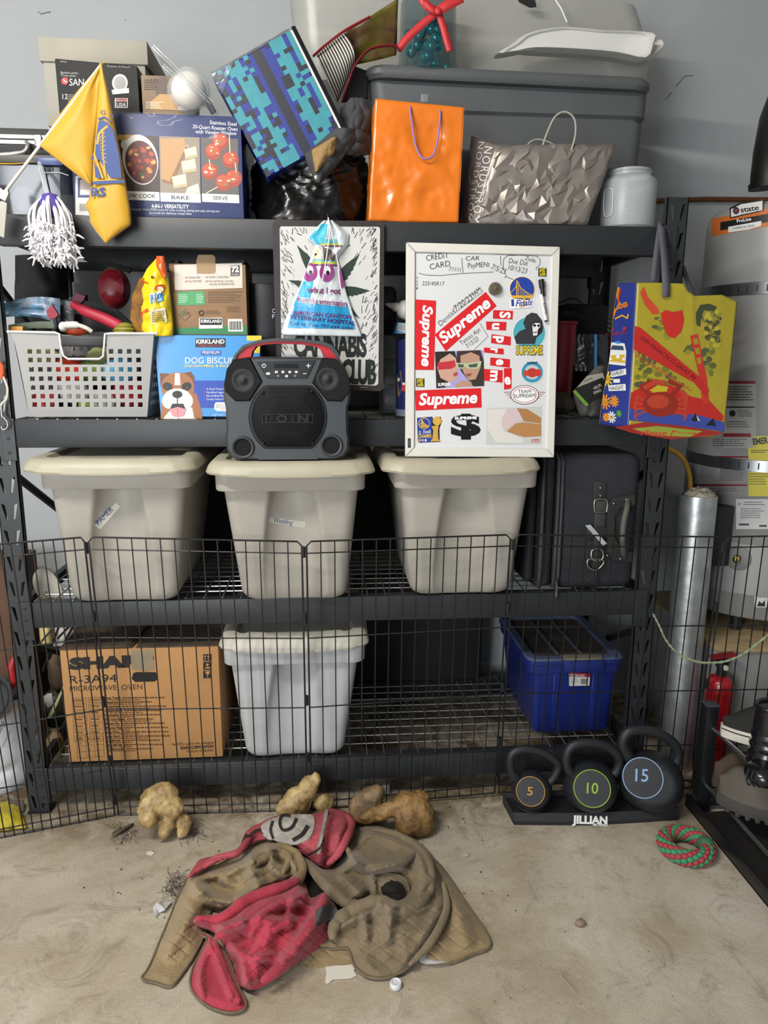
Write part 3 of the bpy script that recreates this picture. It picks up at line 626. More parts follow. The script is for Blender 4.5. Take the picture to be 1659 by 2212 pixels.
# globe bulb in a clear clam shell
gb = thing('bulb_pack', 'white globe in a clear clamshell leaning on the kraft carton', 'light bulb', (P(407, 240, .04).x, .04, zt))
c_ = P(408, 196, -.0+.02); mb = MB(); mb.ball(c_, .045, M('ded9cd', .25, coat=.4), 4); mb.build('globe', gb, 60)
p0, p1 = P(346, 128, .02), P(468, 250, .02); p1.z = max(p1.z, zt+.002); d_ = (p1-p0).normalized(); n_ = V((d_.z, 0, -d_.x)); CL = M('e6ebef', .06, alpha=.25, spec=1, trans=.0)
mb = MB(); ey = V((0, .085, 0))
for s_ in (-1, 1):
    o_ = n_*(.0032*s_); mb.hexa([p0+o_-ey, p1+o_-ey, p1+o_+n_*.0016-ey, p0+o_+n_*.0016-ey]+[v for v in (p0+o_+ey*.4, p1+o_+ey*.4, p1+o_+n_*.0016+ey*.4, p0+o_+n_*.0016+ey*.4)], CL)
mb.lathe([(.051, 0), (.051, .012), (.047, .03), (.034, .046), (.01, .054)], CL, c_, 28, n_.to_track_quat('Z', 'Y').to_matrix())
mb.lathe([(.051, 0), (.051, .012), (.047, .03), (.034, .046), (.01, .054)], CL, c_, 28, (-n_).to_track_quat('Z', 'Y').to_matrix()); mb.build('clamshell', gb, 50)
mb = MB(); mb.tube([P(440, 205, .06), P(462, 244, .06)], .008, BLK, 8); mb.build('bulb_base', gb, 50)
# clear tote, briefcase, yellow cloth at far left
tx0, tx1 = P(-60, 460, .05).x, P(161, 460, .05).x; tz = P(80, 356, .05).z; tzb = P(80, 336, .05).z
ct = thing('clear_tote', 'clear plastic tote with dark lid and blue latch under the briefcase', 'storage bin', ((tx0+tx1)/2, .2, Z1))
mb = MB(); mb.loft([rrect(tx0+.02, tx1-.012, .065, .40, .03, Z1+.001), rrect(tx0, tx1, .05, .42, .03, tz)], M('3b3f49', .15, alpha=.72, spec=.8), True, False); mb.build('bin', ct, 40)
mb = MB(); mb.box(tx0-.01, tx1+.008, .035, .43, tz, tzb, M('35342f', .5), .005); mb.build('lid', ct, 40)
a_ = P(82, 357, .03); b_ = P(136, 341, .03); mb = MB(); mb.box(a_.x, b_.x, .025, .036, a_.z, b_.z, M('33477a', .4), .003); mb.build('latch', ct, 40)
mb = MB(); 
for x_, xb_ in ((84, 100), (94, 106), (112, 113)): mb.tube([P(x_, 362, .046), P(xb_, 424 if x_ < 110 else 372, .050)], .0022, M('c9ced6', .3), 6)
mb.tube([P(95, 373, .046), P(130, 373, .047), P(148, 379, .048)], .0014, M('c9ced6', .3), 6); mb.build('moulded_rib', ct, 50)
mb = MB(); c_ = P(57, 434, .12); mb.lathe([(.028, -.01), (.036, 0), (.038, .01), (.033, .018)], M('a9b7c6', .4), c_, 24, V((.1, -1, .1)).to_track_quat('Z', 'Y').to_matrix()); tag(mb.build('white_cup', None, 40), 'pale round plastic cup inside the clear tote', 'cup')
bz1 = P(40, 273, .06).z
br = thing('briefcase', 'black briefcase with aluminium trim lying on the clear tote', 'briefcase', (tx0+.12, .2, tzb))
mb = MB(); xr_ = P(108, 300, .07).x; mb.box(tx0-.05, xr_, .07, .41, tzb+.006, bz1, M('1e1e20', .6, bump=.2, bs=200), .008); mb.build('shell', br, 40)
AL = M('c4c4c0', .3, .85)
z0_, z1_ = P(40, 312, .07).z, P(40, 291, .07).z; mb = MB(); mb.box(tx0-.052, xr_+.002, .066, .414, z0_, (z0_+z1_)/2-.0015, AL, .002); mb.box(tx0-.052, xr_+.002, .066, .414, (z0_+z1_)/2+.0015, z1_, AL, .002); mb.build('trim', br, 40)
mb = MB(); mb.tube(catmull([P(57, 306, .06), P(60, 316, .05), P(52, 328, .045), P(30, 332, .04), P(0, 334, .04), P(-30, 332, .04), P(-45, 306, .06)], 5), .0055, M('b8b6b0', .3, .8), 8); mb.build('handle', br, 60)
a_, b_ = P(76, 317, .064), P(90, 292, .064); mb = MB(); mb.box(a_.x, b_.x, .058, .066, a_.z, b_.z, M('a9a8a4', .25, .9), .002); mb.build('latch', br, 40)
YEL = M('c0921a', .55, var=.05, vs=5, sheen=.3)
mb = MB(); mb.grid(20, 4, lambda u, v: P(-20+130*u, 352-14*u+8*math.sin(u*3)-8*v*(1-u*.3), .035+.02*v), YEL); tag(mb.build('yellow_cloth', None, 80, solid=.001), 'strip of yellow cloth draped over the clear tote below the briefcase', 'cloth')
# flag
fg = thing('flag', 'yellow team flag on a white plastic stick hanging over the top beam', 'flag', P(150, 460, -.05))
mb = MB(); p0, p1 = P(2, 426, -.045), P(220, 139, -.05); mb.tube([p0, p1], .0042, M('cfc9bd', .4), 10); mb.build('pole', fg, 60)
mb = MB(); mb.prism([P(x, y, -.05) for x, y in ((0, 405), (6, 411), (16, 409), (18, 418), (11, 434), (0, 428))], (0, .012, 0), M('cfc9bd', .4)); mb.build('window_clip', fg, 40)
def lerp2(tab, y):
    for (y0, x0), (y1, x1) in zip(tab, tab[1:]):
        if y <= y1: return x0+(x1-x0)*(y-y0)/(y1-y0)
    return tab[-1][1]
L1 = [(135, 219), (200, 165), (260, 120), (315, 86), (340, 118), (370, 157), (400, 196)]; R1 = [(135, 223), (180, 214), (250, 210), (320, 203), (380, 199), (400, 198)]
def left(u, v):
    y = 136+264*v; a = lerp2(L1, y); b = lerp2(R1, y); x = a+(b-a)*u
    return P(x, y, -.05-.012*math.sin(u*PI)*math.sin(v*2.5)+.006*noise.noise(V((u*3, v*3, 0))))
mb = MB(); mb.grid(16, 40, left, YEL)
L2 = [(135, 216), (180, 213), (250, 209), (330, 202), (405, 196), (430, 193), (445, 182), (452, 188), (465, 194), (480, 195), (500, 208), (525, 228)]; R2 = [(135, 219), (160, 224), (200, 234), (250, 244), (330, 259), (400, 272), (450, 281), (485, 284), (500, 262), (525, 229)]
def strip(u, v):
    y = 136+389*v; a = lerp2(L2, y); b = lerp2(R2, y); x = a+(b-a)*u
    return P(x, y, -.058+.012*(2*u-1)**4+.002*math.sin(v*12+u*3))
mb.grid(14, 60, strip, YEL); mb.build('cloth', fg, 80, solid=.0012)
q = PR(onY(-.0625), .55); FB = '24407c'; FY = 'c0921a'
q.text('G', 216, 246, 227, 247, 9, FB, 3, up=(.1, -1)); q.text('O', 233, 252, 242, 257, 9, FB, 3, up=(.4, -.9))
q.line([(213, 257), (225, 253), (238, 262)], 4, FB, 1)
q.poly([(213, 262), (222, 259), (234, 266), (245, 282), (252, 310), (258, 340), (263, 385), (238, 384), (215, 345), (205, 345), (205, 310)], FB, 1)
q.poly([(203, 350), (206, 384), (224, 384)], FB, 1)
q.line([(210, 310), (213, 290), (222, 280), (231, 273)], 5, FY, 2)
for k in range(8): q.line([(214+k*.8, 300+k*6), (226+k*.6, 285+k*9.5)], 1.4, FY, 2)
q.line([(222, 284), (222, 330), (228, 383)], 2.5, FY, 2); q.line([(203, 332), (222, 384)], 4, FY, 2); q.line([(206, 300), (204, 350)], 2, FY, 2)
q.poly([(200, 392), (268, 388), (269, 395), (200, 399)], FB, 1); q.text('RS', 197, 424, 228, 423, 18, FB, 3, bold=.035)
q.poly([(196, 339), (203, 337), (203, 345), (196, 345)], FB, 2); q.build('team_print', fg)
# mop brush
mp = thing('string_mop', 'white cotton string mop head hanging upside down over the top beam', 'mop', P(110, 560, -.05))
mb = MB(); mb.tube([P(86, 352, .03), P(92, 380, -.01), P(104, 424, -.045)], .0065, M('c9ced4', .12, alpha=.45, spec=.8), 10); mb.build('handle', mp, 60)
MW = M('dcd9dc', .9, var=.06, vs=60); PU = M('4a3a8c', .7); mb = MB(); rr = random.Random(5)
top = P(108, 424, -.05)
for k in range(46):
    an = k/46*2*PI*3.1; rad = .014+.016*((k % 3)/2); spread = 2.0+.5*rr.random()
    a = top+V((rad*math.cos(an)*1.0, rad*math.sin(an)*.7, -.004-rad*.3)); e = top+V((.052*math.cos(an)*(.5+.5*rr.random())+.002, -.0+.034*math.sin(an)*(.5+.5*rr.random()), -.115-.045*rr.random()))
    if e.y > -.012: e.y = -.012-rr.random()*.01
    mid = (a+e)/2+V(((e.x-top.x)*.35, min(0, (e.y-top.y)*.2), .02))
    pts = catmull([top+V((0, 0, .006)), a, mid, e], 3); mb.tube(pts, .0031, MW, 6)
    for j in range(12):
        dv = V((rr.uniform(-1, 1), rr.uniform(-1, .35), rr.uniform(-1.1, .2))).normalized()*rr.uniform(.016, .03); s0 = pts[-1-rr.randrange(3)]
        d2 = s0+dv; d2.y = min(d2.y, -.008); mb.tube([s0, (s0+d2)/2+V((0, -.003, .003)), d2], [.0026, .0028, .0014], MW, 5)
o = mb.build('strands', mp, 70); o['kind'] = 'stuff'
mb = MB(); mb.lathe([(.004, .008), (.018, .004), (.026, -.012), (.028, -.03), (.02, -.05)], PU, top, 20, None, 1, .75); mb.build('cap', mp, 60)
mb = MB()
for k in range(9):
    x = -4+k*2.2; mb.tube([P(x, 435+abs(k-4), -.05), P(x-2, 465, -.055), P(x-6, 505+k, -.05)], .003, M('a9a79f', .9), 6)
tag(mb.build('grey_tassel', None, 70), 'hanging bundle of grey cords cut by the left edge', 'tassel')
# black rubbish bag
GB = M('0b0b0c', .3, spec=.45, coat=.15)
x0_, x1_ = P(531, 420, .1).x, P(803, 420, .1).x
def bag(u, v):
    th = (u-.5)*2*PI; zz = Z1+.002+.25*math.sin(v*PI/2)**.8; rad = math.cos(v*PI/2)**.4 if v < 1 else 0
    rx = (x1_-x0_)/2*(.9+.1*math.sin(v*PI)); lump = 1+.10*noise.noise(V((th*.7, zz*4, 7)))
    p = V(((x0_+x1_)/2+rx*rad*lump*math.sin(th), .22-.185*rad*lump*math.cos(th), zz))
    q = V((th*1.1+zz*3, zz*9-.5*th, 2)); rid = 1-abs(noise.noise(q))*2
    w = .020*(rid**2-.3)+.007*(1-abs(noise.noise(V((th*3+zz*14, zz*42-2.2*th, 5))))*2)**3+.003*math.sin(zz*150+7*noise.noise(V((th*1.3, zz*9, 3)))-th*2.5)*noise.noise(V((th, zz*8, 9)))
    d = (p-V(((x0_+x1_)/2, .22, Z1+.05))).normalized(); p = p+d*w
    p.z = max(Z1+.002, p.z); return p
mb = MB(); mb.grid(150, 64, bag, GB); tag(mb.build('rubbish_bag', None, 80), 'shiny black plastic rubbish bag slumped between roaster carton and orange bag', 'bag')
# patterned gift box
A_, B_, C_, D_ = P(459, 160, .02), P(626, 66, .02), P(737, 299, .02), P(601, 367, .02)
ux = (B_-A_); uy = (D_-A_); wx, wy = ux.length, uy.length; ux.normalize(); uy = (uy-ux*uy.dot(ux)).normalized(); nn = V((0, 1, 0))
gbx = thing('gift_box', 'tilted gift box with aqua and navy pixel pattern on the rubbish bag', 'gift box', (A_+C_)/2+V((0, .06, -.18)))
G = lambda u, v, d=0: A_+ux*(wx*u)+uy*(wy*v)+nn*d
mb = MB(); mb.hexa([G(0, 1), G(1, 1), G(1, 0), G(0, 0)]+[G(0, 1, .15), G(1, 1, .15), G(1, 0, .15), G(0, 0, .15)], M('1b2b80', .5), .004); mb.build('box', gbx, 40)
e1, e2 = 1.004, 1.03
mb = MB(); mb.hexa([G(e1, .99, .003), G(e2, .99, .003), G(e2, .0, .003), G(e1, .0, .003)]+[G(e1, .99, .15), G(e2, .99, .15), G(e2, .0, .15), G(e1, .0, .15)], M('d6d5d0', .5)); mb.build('white_rim', gbx, 40)
mb = MB(); mb.hexa([G(e2+.002, 1.0, -.002), G(e2+.05, 1.0, .004), G(e2+.05, -.02, .004), G(e2+.002, -.02, -.002)]+[G(e2+.002, 1.0, .15), G(e2+.05, 1.0, .15), G(e2+.05, -.02, .15), G(e2+.002, -.02, .15)], M('14151b', .4)); mb.build('dark_lid', gbx, 40)
mb = MB(); NC, NR = 18, 26; rr = random.Random(11)
AQ, DK, MB_ = M('2f8592', .5, var=.1, vs=60), M('171b2a', .45), M('1c2f88', .5, var=.1, vs=50)
pat = ['a b.b....k', '', '']
for i in range(NC):
    run = 0; col = None
    for j in range(NR):
        if run <= 0:
            if i in (9, 10): col, run = DK, 99
            elif i in (8, 11): col, run = None, 99
            else:
                z = rr.random(); dens = {0: .45, 1: .5, 2: .25, 3: .05, 4: .55, 5: .75, 6: .62, 7: .3, 12: .12, 13: .7, 14: .55, 15: .62, 16: .12, 17: .5}[i]
                if z < dens: col, run = AQ, rr.choice([1, 1, 2, 3] if i in (0, 1, 2, 17, 7, 4) else [1, 2, 3, 5])
                elif z < dens+.22: col, run = DK, rr.choice([1, 1, 2])
                else: col, run = None, 1
        run -= 1
        if col is not None:
            k = .0006; u0, u1, v0, v1 = i/NC, (i+1)/NC, j/NR, (j+1)/NR
            mb.poly([G(u0, v1, -k), G(u1, v1, -k), G(u1, v0, -k), G(u0, v0, -k)], col)
mb.build('pixel_print', gbx)
mb = MB(); mb.grid(16, 10, lambda u, v: G(-.01+1.02*u, -.012-.03*v*(1-v)-.01*noise.noise(V((u*6, v*6, 1))), -.004+.154*v), M('8e8c84', .15, alpha=.55, spec=1)); 
mb.grid(10, 14, lambda u, v: G(-.012+.3*u, -.01+.2*v*(1-u), -.002-.003*crump(V((u*4, v*4, 0)), 2)), M('b9c4c4', .1, alpha=.18, spec=1)); mb.build('clear_wrap', gbx, 80)
# grey jacket
JG = M('3c3d40', .85, var=.12, vs=20, bump=.25, bs=250); TAN = M('8d7148', .85, var=.15, vs=20, bump=.25, bs=250)
jk = thing('grey_jacket', 'dark grey jacket with tan lining bunched beside the gift box', 'jacket', P(735, 390, .03))
def patch2(Lt, Rt, y0, y1, dep, nu, nv, amp, fr, seed):
    def fn(u, v):
        y = y0+(y1-y0)*v; x = lerp2(Lt, y)+(lerp2(Rt, y)-lerp2(Lt, y))*u
        return P(x, y, dep(u, v)-amp*crump(V((x*fr, y*fr*.7, seed)), 1, 2))
    return fn
mb = MB(); mb.grid(30, 40, patch2([(213, 758), (240, 736), (300, 735), (330, 738)], [(213, 788), (240, 800), (330, 800)], 213, 335, lambda u, v: .10-.05*math.sin(u*PI)*math.sin(v*2.6), 30, 40, .03, .03, 3), JG); mb.build('body', jk, 80, solid=.004)
mb = MB(); mb.grid(24, 30, patch2([(276, 730), (310, 690), (335, 660), (350, 664), (395, 684)], [(276, 762), (300, 768), (340, 740), (395, 690)], 278, 394, lambda u, v: -.005-.03*math.sin(u*PI), 24, 30, .02, .03, 8), JG); mb.build('front_flap', jk, 80, solid=.004)
mb = MB(); mb.grid(18, 24, patch2([(296, 722), (325, 674), (345, 677), (372, 682)], [(296, 728), (330, 722), (345, 706), (372, 684)], 297, 371, lambda u, v: -.04-.016*math.sin(u*PI), 18, 24, .012, .05, 5), TAN); mb.build('lining', jk, 80, solid=.002)
mb = MB(); p_ = P(684, 383, -.045); mb.lathe([(.0055, 0), (.0055, .002), (.003, .003)], M('b9b9b2', .3, 1), p_, 14, Matrix.Rotation(PI/2, 3, 'X')); mb.build('snap', jk, 50)
# dark grey tote
DT = M('56595b', .5, var=.06, vs=6, spec=.4); zR = P(1100, 150, .2).z
dtx0, dtx1 = P(792, 200, .25).x, P(1403, 200, .25).x; dbx0, dbx1 = P(850, 478, .25).x, P(1378, 478, .25).x
dt = thing('large_tote', 'large dark grey storage tote filling the back right of the top shelf', 'storage bin', ((dtx0+dtx1)/2, .43, Z1))
def rr3(x0, x1, y0, y1, r, z): return rrect(x0, x1, y0, y1, r, z, 6)
zg = P(1100, 247, .25).z; zlip = P(1100, 163, .2).z
def dr(z, ex=0): f = (z-Z1)/(zlip-Z1); return rr3(dbx0+(dtx0-dbx0)*f-ex, dbx1+(dtx1-dbx1)*f+ex, (.27-.03*f-ex), .50+.03*f+ex, .05, z)
mb = MB(); mb.loft([rr3(dbx0+.02, dbx1-.02, .29, .48, .04, Z1+.001), dr(Z1+.02), dr(zg-.012), dr(zg-.004, -.006), dr(zg+.004, .004), dr(zlip-.01, .004), dr(zlip, .004)], DT); mb.build('body', dt, 40)
lx0, lx1 = P(786, 130, .2).x, P(1421, 155, .2).x
mb = MB(); mb.loft([rr3(lx0+.008, lx1-.008, .212, .550, .06, zlip-.012), rr3(lx0, lx1, .204, .555, .06, zlip-.002), rr3(lx0, lx1, .204, .555, .06, zlip+.012), rr3(lx0+.008, lx1-.008, .212, .550, .06, zlip+.022), rr3(lx0+.05, lx1-.05, .26, .5, .05, zlip+.020)], DT)
for v in mb.v: v.z -= (v.x-lx0)*.012
mb.build('lid', dt, 40); ZT = zlip+.021
a_ = P(1040, 226, .243); 
mb = MB(); p_ = P(917, 214, .246); mb.box(p_.x-.012, p_.x+.012, .238, .246, p_.z-.012, p_.z+.012, M('7d8083', .5), .002); mb.build('latch_mark', dt, 40)
# translucent bin lying on the tote
CB = M('b6b5ae', .3, alpha=.62, spec=.5, var=.08, vs=4)
tb = thing('translucent_bin', 'cloudy translucent underbed bin lying on the large grey tote', 'storage bin', (P(1040, 60, .4).x, .42, ZT))
X0, X1 = P(634, 30, .40).x, P(1436, 60, .35).x; yb0, yb1 = .385, .66
mb = MB()
for sh, dz in ((0, 0),): mb.loft([rr3(X0+.07, X1-.03, yb0+.05, yb1-.03, .08, ZT+.003), rr3(X0+.03, X1-.012, yb0+.02, yb1-.01, .08, ZT+.02), rr3(X0+.008, X1-.003, yb0+.008, yb1, .08, ZT+.06), rr3(X0, X1, yb0, yb1, .08, ZT+.12), rr3(X0-.006, X1-.04, yb0-.006, yb1, .08, ZT+.22), rr3(X0-.012, X1-.06, yb0-.01, yb1, .08, ZT+.26)], CB)
mb.build('bin', tb, 40)
mb = MB(); pts = [P(1200, 0, .325), P(1212, 18, .325), P(1225, 48, .325)]; mb.tube(pts, .0025, M('d8d8d2', .3), 6); 
mb.prism([P(x, y, .326) for x, y in ((1118, -4), (1156, 0), (1159, 14), (1146, 16), (1122, 4))], (0, .004, 0), M('1f1f20', .4)); mb.build('latch', tb, 40)
# two white lids
WL = M('cfcfcb', .35, var=.04, vs=6, spec=.5)
for k, (pts, y, lb) in enumerate(((((1070, 118), (1105, 96), (1128, 78), (1170, 66), (1225, 61), (1300, 68), (1330, 69), (1411, 74), (1412, 96), (1396, 128), (1330, 116), (1230, 108), (1150, 106), (1110, 113)), .225, 'white curved bin lid lying on the grey tote, front one of two'),
        (((1105, 104), (1140, 84), (1240, 74), (1330, 80), (1412, 88), (1430, 90), (1432, 104), (1418, 118), (1390, 136), (1300, 122), (1150, 112)), .28, 'white curved bin lid lying on the grey tote, mostly hidden behind another'))):
    t = thing('bin_lid', lb, 'lid', P(1260, 118, y), 'white bin lids'); mb = MB()
    q0 = [P(x, yy, y) for x, yy in pts]
    for v in q0: v.z = max(v.z, ZT-.008-(v.x-lx0)*.012+.010)
    c0 = sum(q0, V())/len(q0); q0 = catmull(q0, 3, True)
    mb.loft([[c0+(v-c0)*.5+V((0, -.0, 0)) for v in q0], [c0+(v-c0)*.86+V((0, -.002, 0)) for v in q0], [c0+(v-c0)*.9+V((0, -.010, 0)) for v in q0], [c0+(v-c0)*.97+V((0, -.012, 0)) for v in q0], [v.copy() for v in q0], [v+V((0, .03, .0)) for v in q0]], WL); mb.build('shell', t, 45)
# striped bag
sb = thing('striped_bag', 'red trimmed tote bag with black and white stripes leaning on the grey tote', 'bag', P(760, 210, .2))
BKW, BKB = M('c6c3ba', .7), M('1a1817', .7)
def sfn(u, v):   # u across, v down
    L_ = [(75, 780), (125, 700), (180, 705), (222, 730)]; y = 75+147*v
    xl = lerp2([(75, 745), (110, 690), (125, 680), (180, 715), (222, 735)], y); xr = lerp2([(75, 762), (100, 735), (130, 762), (180, 748), (222, 738)], y)
    return None
quad = lambda u, v: (V((682, 118))*(1-u)*(1-v)+V((745, 72))*u*(1-v)+V((728, 222))*(1-u)*v+V((765, 138))*u*v)
mb = MB()
def sq(u, v):
    p = quad(u, v); return P(p.x+10*math.sin(v*PI)*(u), p.y-0*u, .185-.03*math.sin(v*PI))
n = 26
for k in range(n):
    for j in range(8):
        pass
mb.grid(52, 14, sq, BKW); 
for i, f_ in enumerate(mb.f):
    if ((i % 52)//2) % 2: mb.mi[i] = mb.mat(BKB) if BKB in mb.mats else (mb.mats.append(BKB) or len(mb.mats)-1)
mb.build('striped_side', sb, 80, solid=.002)
RD = M('7a1a24', .55); mb = MB()
mb.grid(14, 10, lambda u, v: P(745+115*u-4*v, 70-74*u+(75+62*u)*v*(1-.1*u), .19+.05*v+.01*noise.noise(V((u*3, v*3, 0)))), M('43161c', .4, var=.5, vs=9, h2='6d6a1c')); mb.build('printed_side', sb, 80, solid=.002)
mb = MB(); mb.tube(catmull([P(676, 122, .17), P(700, 100, .165), P(745, 66, .165), P(800, 36, .165)], 4), .006, M('a92c36', .6), 6, flat=.5); mb.tube(catmull([P(738, 222, .18), P(752, 180, .17), P(768, 140, .17), P(800, 106, .165), P(850, 98, .165), P(862, 110, .165)], 4), .006, RD, 6, flat=.6); mb.build('trim', sb, 60)
mb = MB(); mb.grid(10, 10, lambda u, v: P(740+55*u+24*v*(1-u), 222-8*u-80*v+20*u*v, .215+.02*u), M('191817', .7)); mb.build('dark_side', sb, 80, solid=.002)
# teal bauble container with red bow
zc = ZT-.01-(P(925, 100, .3).x-lx0)*.012+.004
gc = thing('ornament_tub', 'clear tub of teal baubles tied with a red ribbon on the grey tote', 'ornament tub', (P(925, 100, .28).x, .28, zc))
xc = P(925, 100, .28).x; mb = MB(); mb.lathe([(.088, zc), (.092, zc+.006), (.086, zc+.05), (.082, zc+.2)], M('1f4a50', .08, alpha=.45, spec=1), (xc, .29, 0), 32); mb.build('tub', gc, 40)
rr = random.Random(2); TE = M('3f9aa8', .15, .6)
for k in range(26):
    an = rr.random()*6.28; r_ = rr.uniform(.0, .06); mb = MB(); mb.ball((xc+r_*math.cos(an), .29+r_*math.sin(an), zc+.02+.15*rr.random()), rr.uniform(.010, .018), TE, 2); mb.build('bauble', gc, 80)
RB = M('c23034', .5, var=.08, vs=30); mb = MB()
def ribbon(pts, w_, m_=RB):
    pts = [P(x, y, d) for x, y, d in pts]; pts = catmull(pts, 5); n_ = len(pts); vs = []
    for i, p in enumerate(pts):
        t = (pts[min(i+1, n_-1)]-pts[max(0, i-1)]).normalized(); s_ = t.cross(V((0, 1, 0))).normalized()*w_/2; vs += [p-s_, p+s_]
    mb.add(vs, [[2*i, 2*i+1, 2*i+3, 2*i+2] for i in range(n_-1)], m_)
ribbon([(860, 108, .185), (880, 82, .180), (915, 50, .178), (945, 26, .175)], .020); ribbon([(948, 28, .175), (958, 60, .178), (966, 90, .18), (972, 110, .182)], .02); ribbon([(945, 25, .172), (925, 15, .165), (912, -2, .165), (918, -12, .17)], .022); ribbon([(945, 25, .172), (965, 12, .166), (998, -5, .168)], .026); ribbon([(918, 4, .16), (935, 22, .16), (945, 26, .168)], .018)
mb.ball(P(946, 24, .165), .011, RB, 2, (1, .7, 1)); mb.build('ribbon_bow', gc, 80, solid=.0012)
# orange gift bag
OR = M('d9721a', .3, var=.05, vs=6, spec=.5, coat=.25)
ob = thing('orange_gift_bag', 'glossy orange paper gift bag with purple cord handle on the top shelf', 'gift bag', (P(895, 480, .05).x, .08, Z1))
f = [P(796, 482, .02), P(990, 483, .02), P(1003, 232, .035), P(811, 213, .035)]; f[0].z = f[1].z = Z1+.001
def face(a, b, c, d, amp, sd, ny):
    return lambda u, v: (a*(1-u)+b*u)*(1-v)+(d*(1-u)+c*u)*v+V(ny)*(amp*(crump(V((u*2.2+.2*v, v*2.6, sd)), 1.3, 3)-.35)*min(1, 6*u*(1-u)+.1)*min(1, 6*v*(1-v)+.1))
bk = V((0, .11, 0)); mb = MB()
mb.grid(36, 44, face(f[0], f[1], f[2], f[3], .014, 1, (0, 1, 0)), OR); mb.grid(10, 44, face(f[0]+bk+V((-.004, 0, 0)), f[0], f[3], f[3]+bk*.8+V((-.004, 0, -.004)), .01, 5, (1, 0, 0)), OR)
mb.grid(10, 44, face(f[1], f[1]+bk, f[2]+bk*.8, f[2], .01, 5, (-1, 0, 0)), OR); mb.grid(20, 20, face(f[1]+bk, f[0]+bk, f[3]+bk*.8, f[2]+bk*.8, .01, 7, (0, -1, 0)), OR); mb.poly([f[0], f[0]+bk, f[1]+bk, f[1]], OR)
mb.build('paper_body', ob, 50, solid=.0008)
cord = M('8f76b4', .6); mb = MB(); mb.tube(catmull([P(885, 229, .028), P(889, 262, .02), P(897, 312, .014), P(909, 338, .01), P(922, 343, .01), P(936, 334, .012), P(945, 302, .016), P(950, 262, .022), P(951, 238, .03)], 6), .0026, cord, 8); mb.build('cord_handle', ob, 70)
# silver department store bag
SV = M('8d857f', .36, .4, var=.08, vs=8, spec=.5); nb = thing('silver_shopping_bag', 'crumpled silver paper shopping bag with twisted handles on the top shelf', 'shopping bag', (P(1160, 485, .1).x, .14, Z1))
Lm = [P(1020, 482, .045), P(1268, 484, .02), P(1332, 312, .075), P(1075, 316, .04)]; Lm[0].z = Lm[1].z = Z1+.001
Lf = [P(992, 470, .16), P(1018, 292, .16)]; Lf[0].z = Z1+.001
def crumple(mb, a, b, c, d, ny, nu, nv, amp, sd, belly=0):
    rr = random.Random(sd); vs = []
    for j in range(nv+1):
        for i in range(nu+1):
            u, v = i/nu, j/nv; e = (0 < i < nu) and (0 < j < nv)
            if e: u += rr.uniform(-.42, .42)/nu; v += rr.uniform(-.42, .42)/nv
            p = (a*(1-u)+b*u)*(1-v)+(d*(1-u)+c*u)*v+V(ny)*((rr.uniform(-1, 1)*amp if 0 < i < nu else 0)-belly*math.sin(u*PI))
            vs.append(p)
    fs = []
    for j in range(nv):
        for i in range(nu):
            p = [j*(nu+1)+i, j*(nu+1)+i+1, (j+1)*(nu+1)+i+1, (j+1)*(nu+1)+i]
            fs += [[p[0], p[1], p[2]], [p[0], p[2], p[3]]] if rr.random() < .5 else [[p[0], p[1], p[3]], [p[1], p[2], p[3]]]
    mb.add(vs, fs, SV)
mb = MB(); crumple(mb, Lm[0], Lm[1], Lm[2], Lm[3], (0, 1, 0), 20, 12, .0055, 4, .012); crumple(mb, Lf[0], Lm[0], Lm[3], Lf[1], (.5, .5, 0), 6, 12, .004, 5)
Rb = [V((Lm[1].x+.03, .22, Z1+.001)), Lm[2]+V((.0, .13, .005))]; crumple(mb, Lm[1], Rb[0], Rb[1], Lm[2], (-.5, .5, 0), 5, 7, .006, 7); crumple(mb, Rb[0], V((Lf[0].x+.01, .22, Z1+.001)), Lf[1]+V((.01, .06, 0)), Rb[1], (0, -1, 0), 12, 7, .006, 9)
NB = onMB(mb, .05); mb.build('paper_body', nb, 24, solid=.0008)
TW = M('a5a295', .8, bump=.4, bs=300); mb = MB(); mb.tube(catmull([P(1170, 322, .05), P(1180, 292, .048), P(1195, 258, .045), P(1210, 244, .045), P(1226, 243, .045), P(1241, 258, .045), P(1243, 290, .048), P(1234, 326, .05)], 6), .0028, TW, 8); mb.build('twisted_handle', nb, 70)
mb = MB(); mb.tube(catmull([P(1135, 318, .19), P(1150, 304, .19), P(1170, 302, .19), P(1195, 312, .19), P(1206, 326, .19)], 6), .0026, TW, 8); mb.build('twisted_handle', nb, 70)
q = PR(NB, .4, base=.003)
q.text('NORDSTROM', 1047, 316, 1018, 480, 17, 'e6e4e0', 2, up=(1, .12), sp=1.25, bold=-.005)
q.build('store_print', nb)
q = PR(NB, .4, base=.003); q.text('NORDSTROM', 1034, 306, 1006, 476, 12, 'd8d6d2', 2, up=(1, .1), sp=1.25, bold=-.005); q.build('side_print', nb)
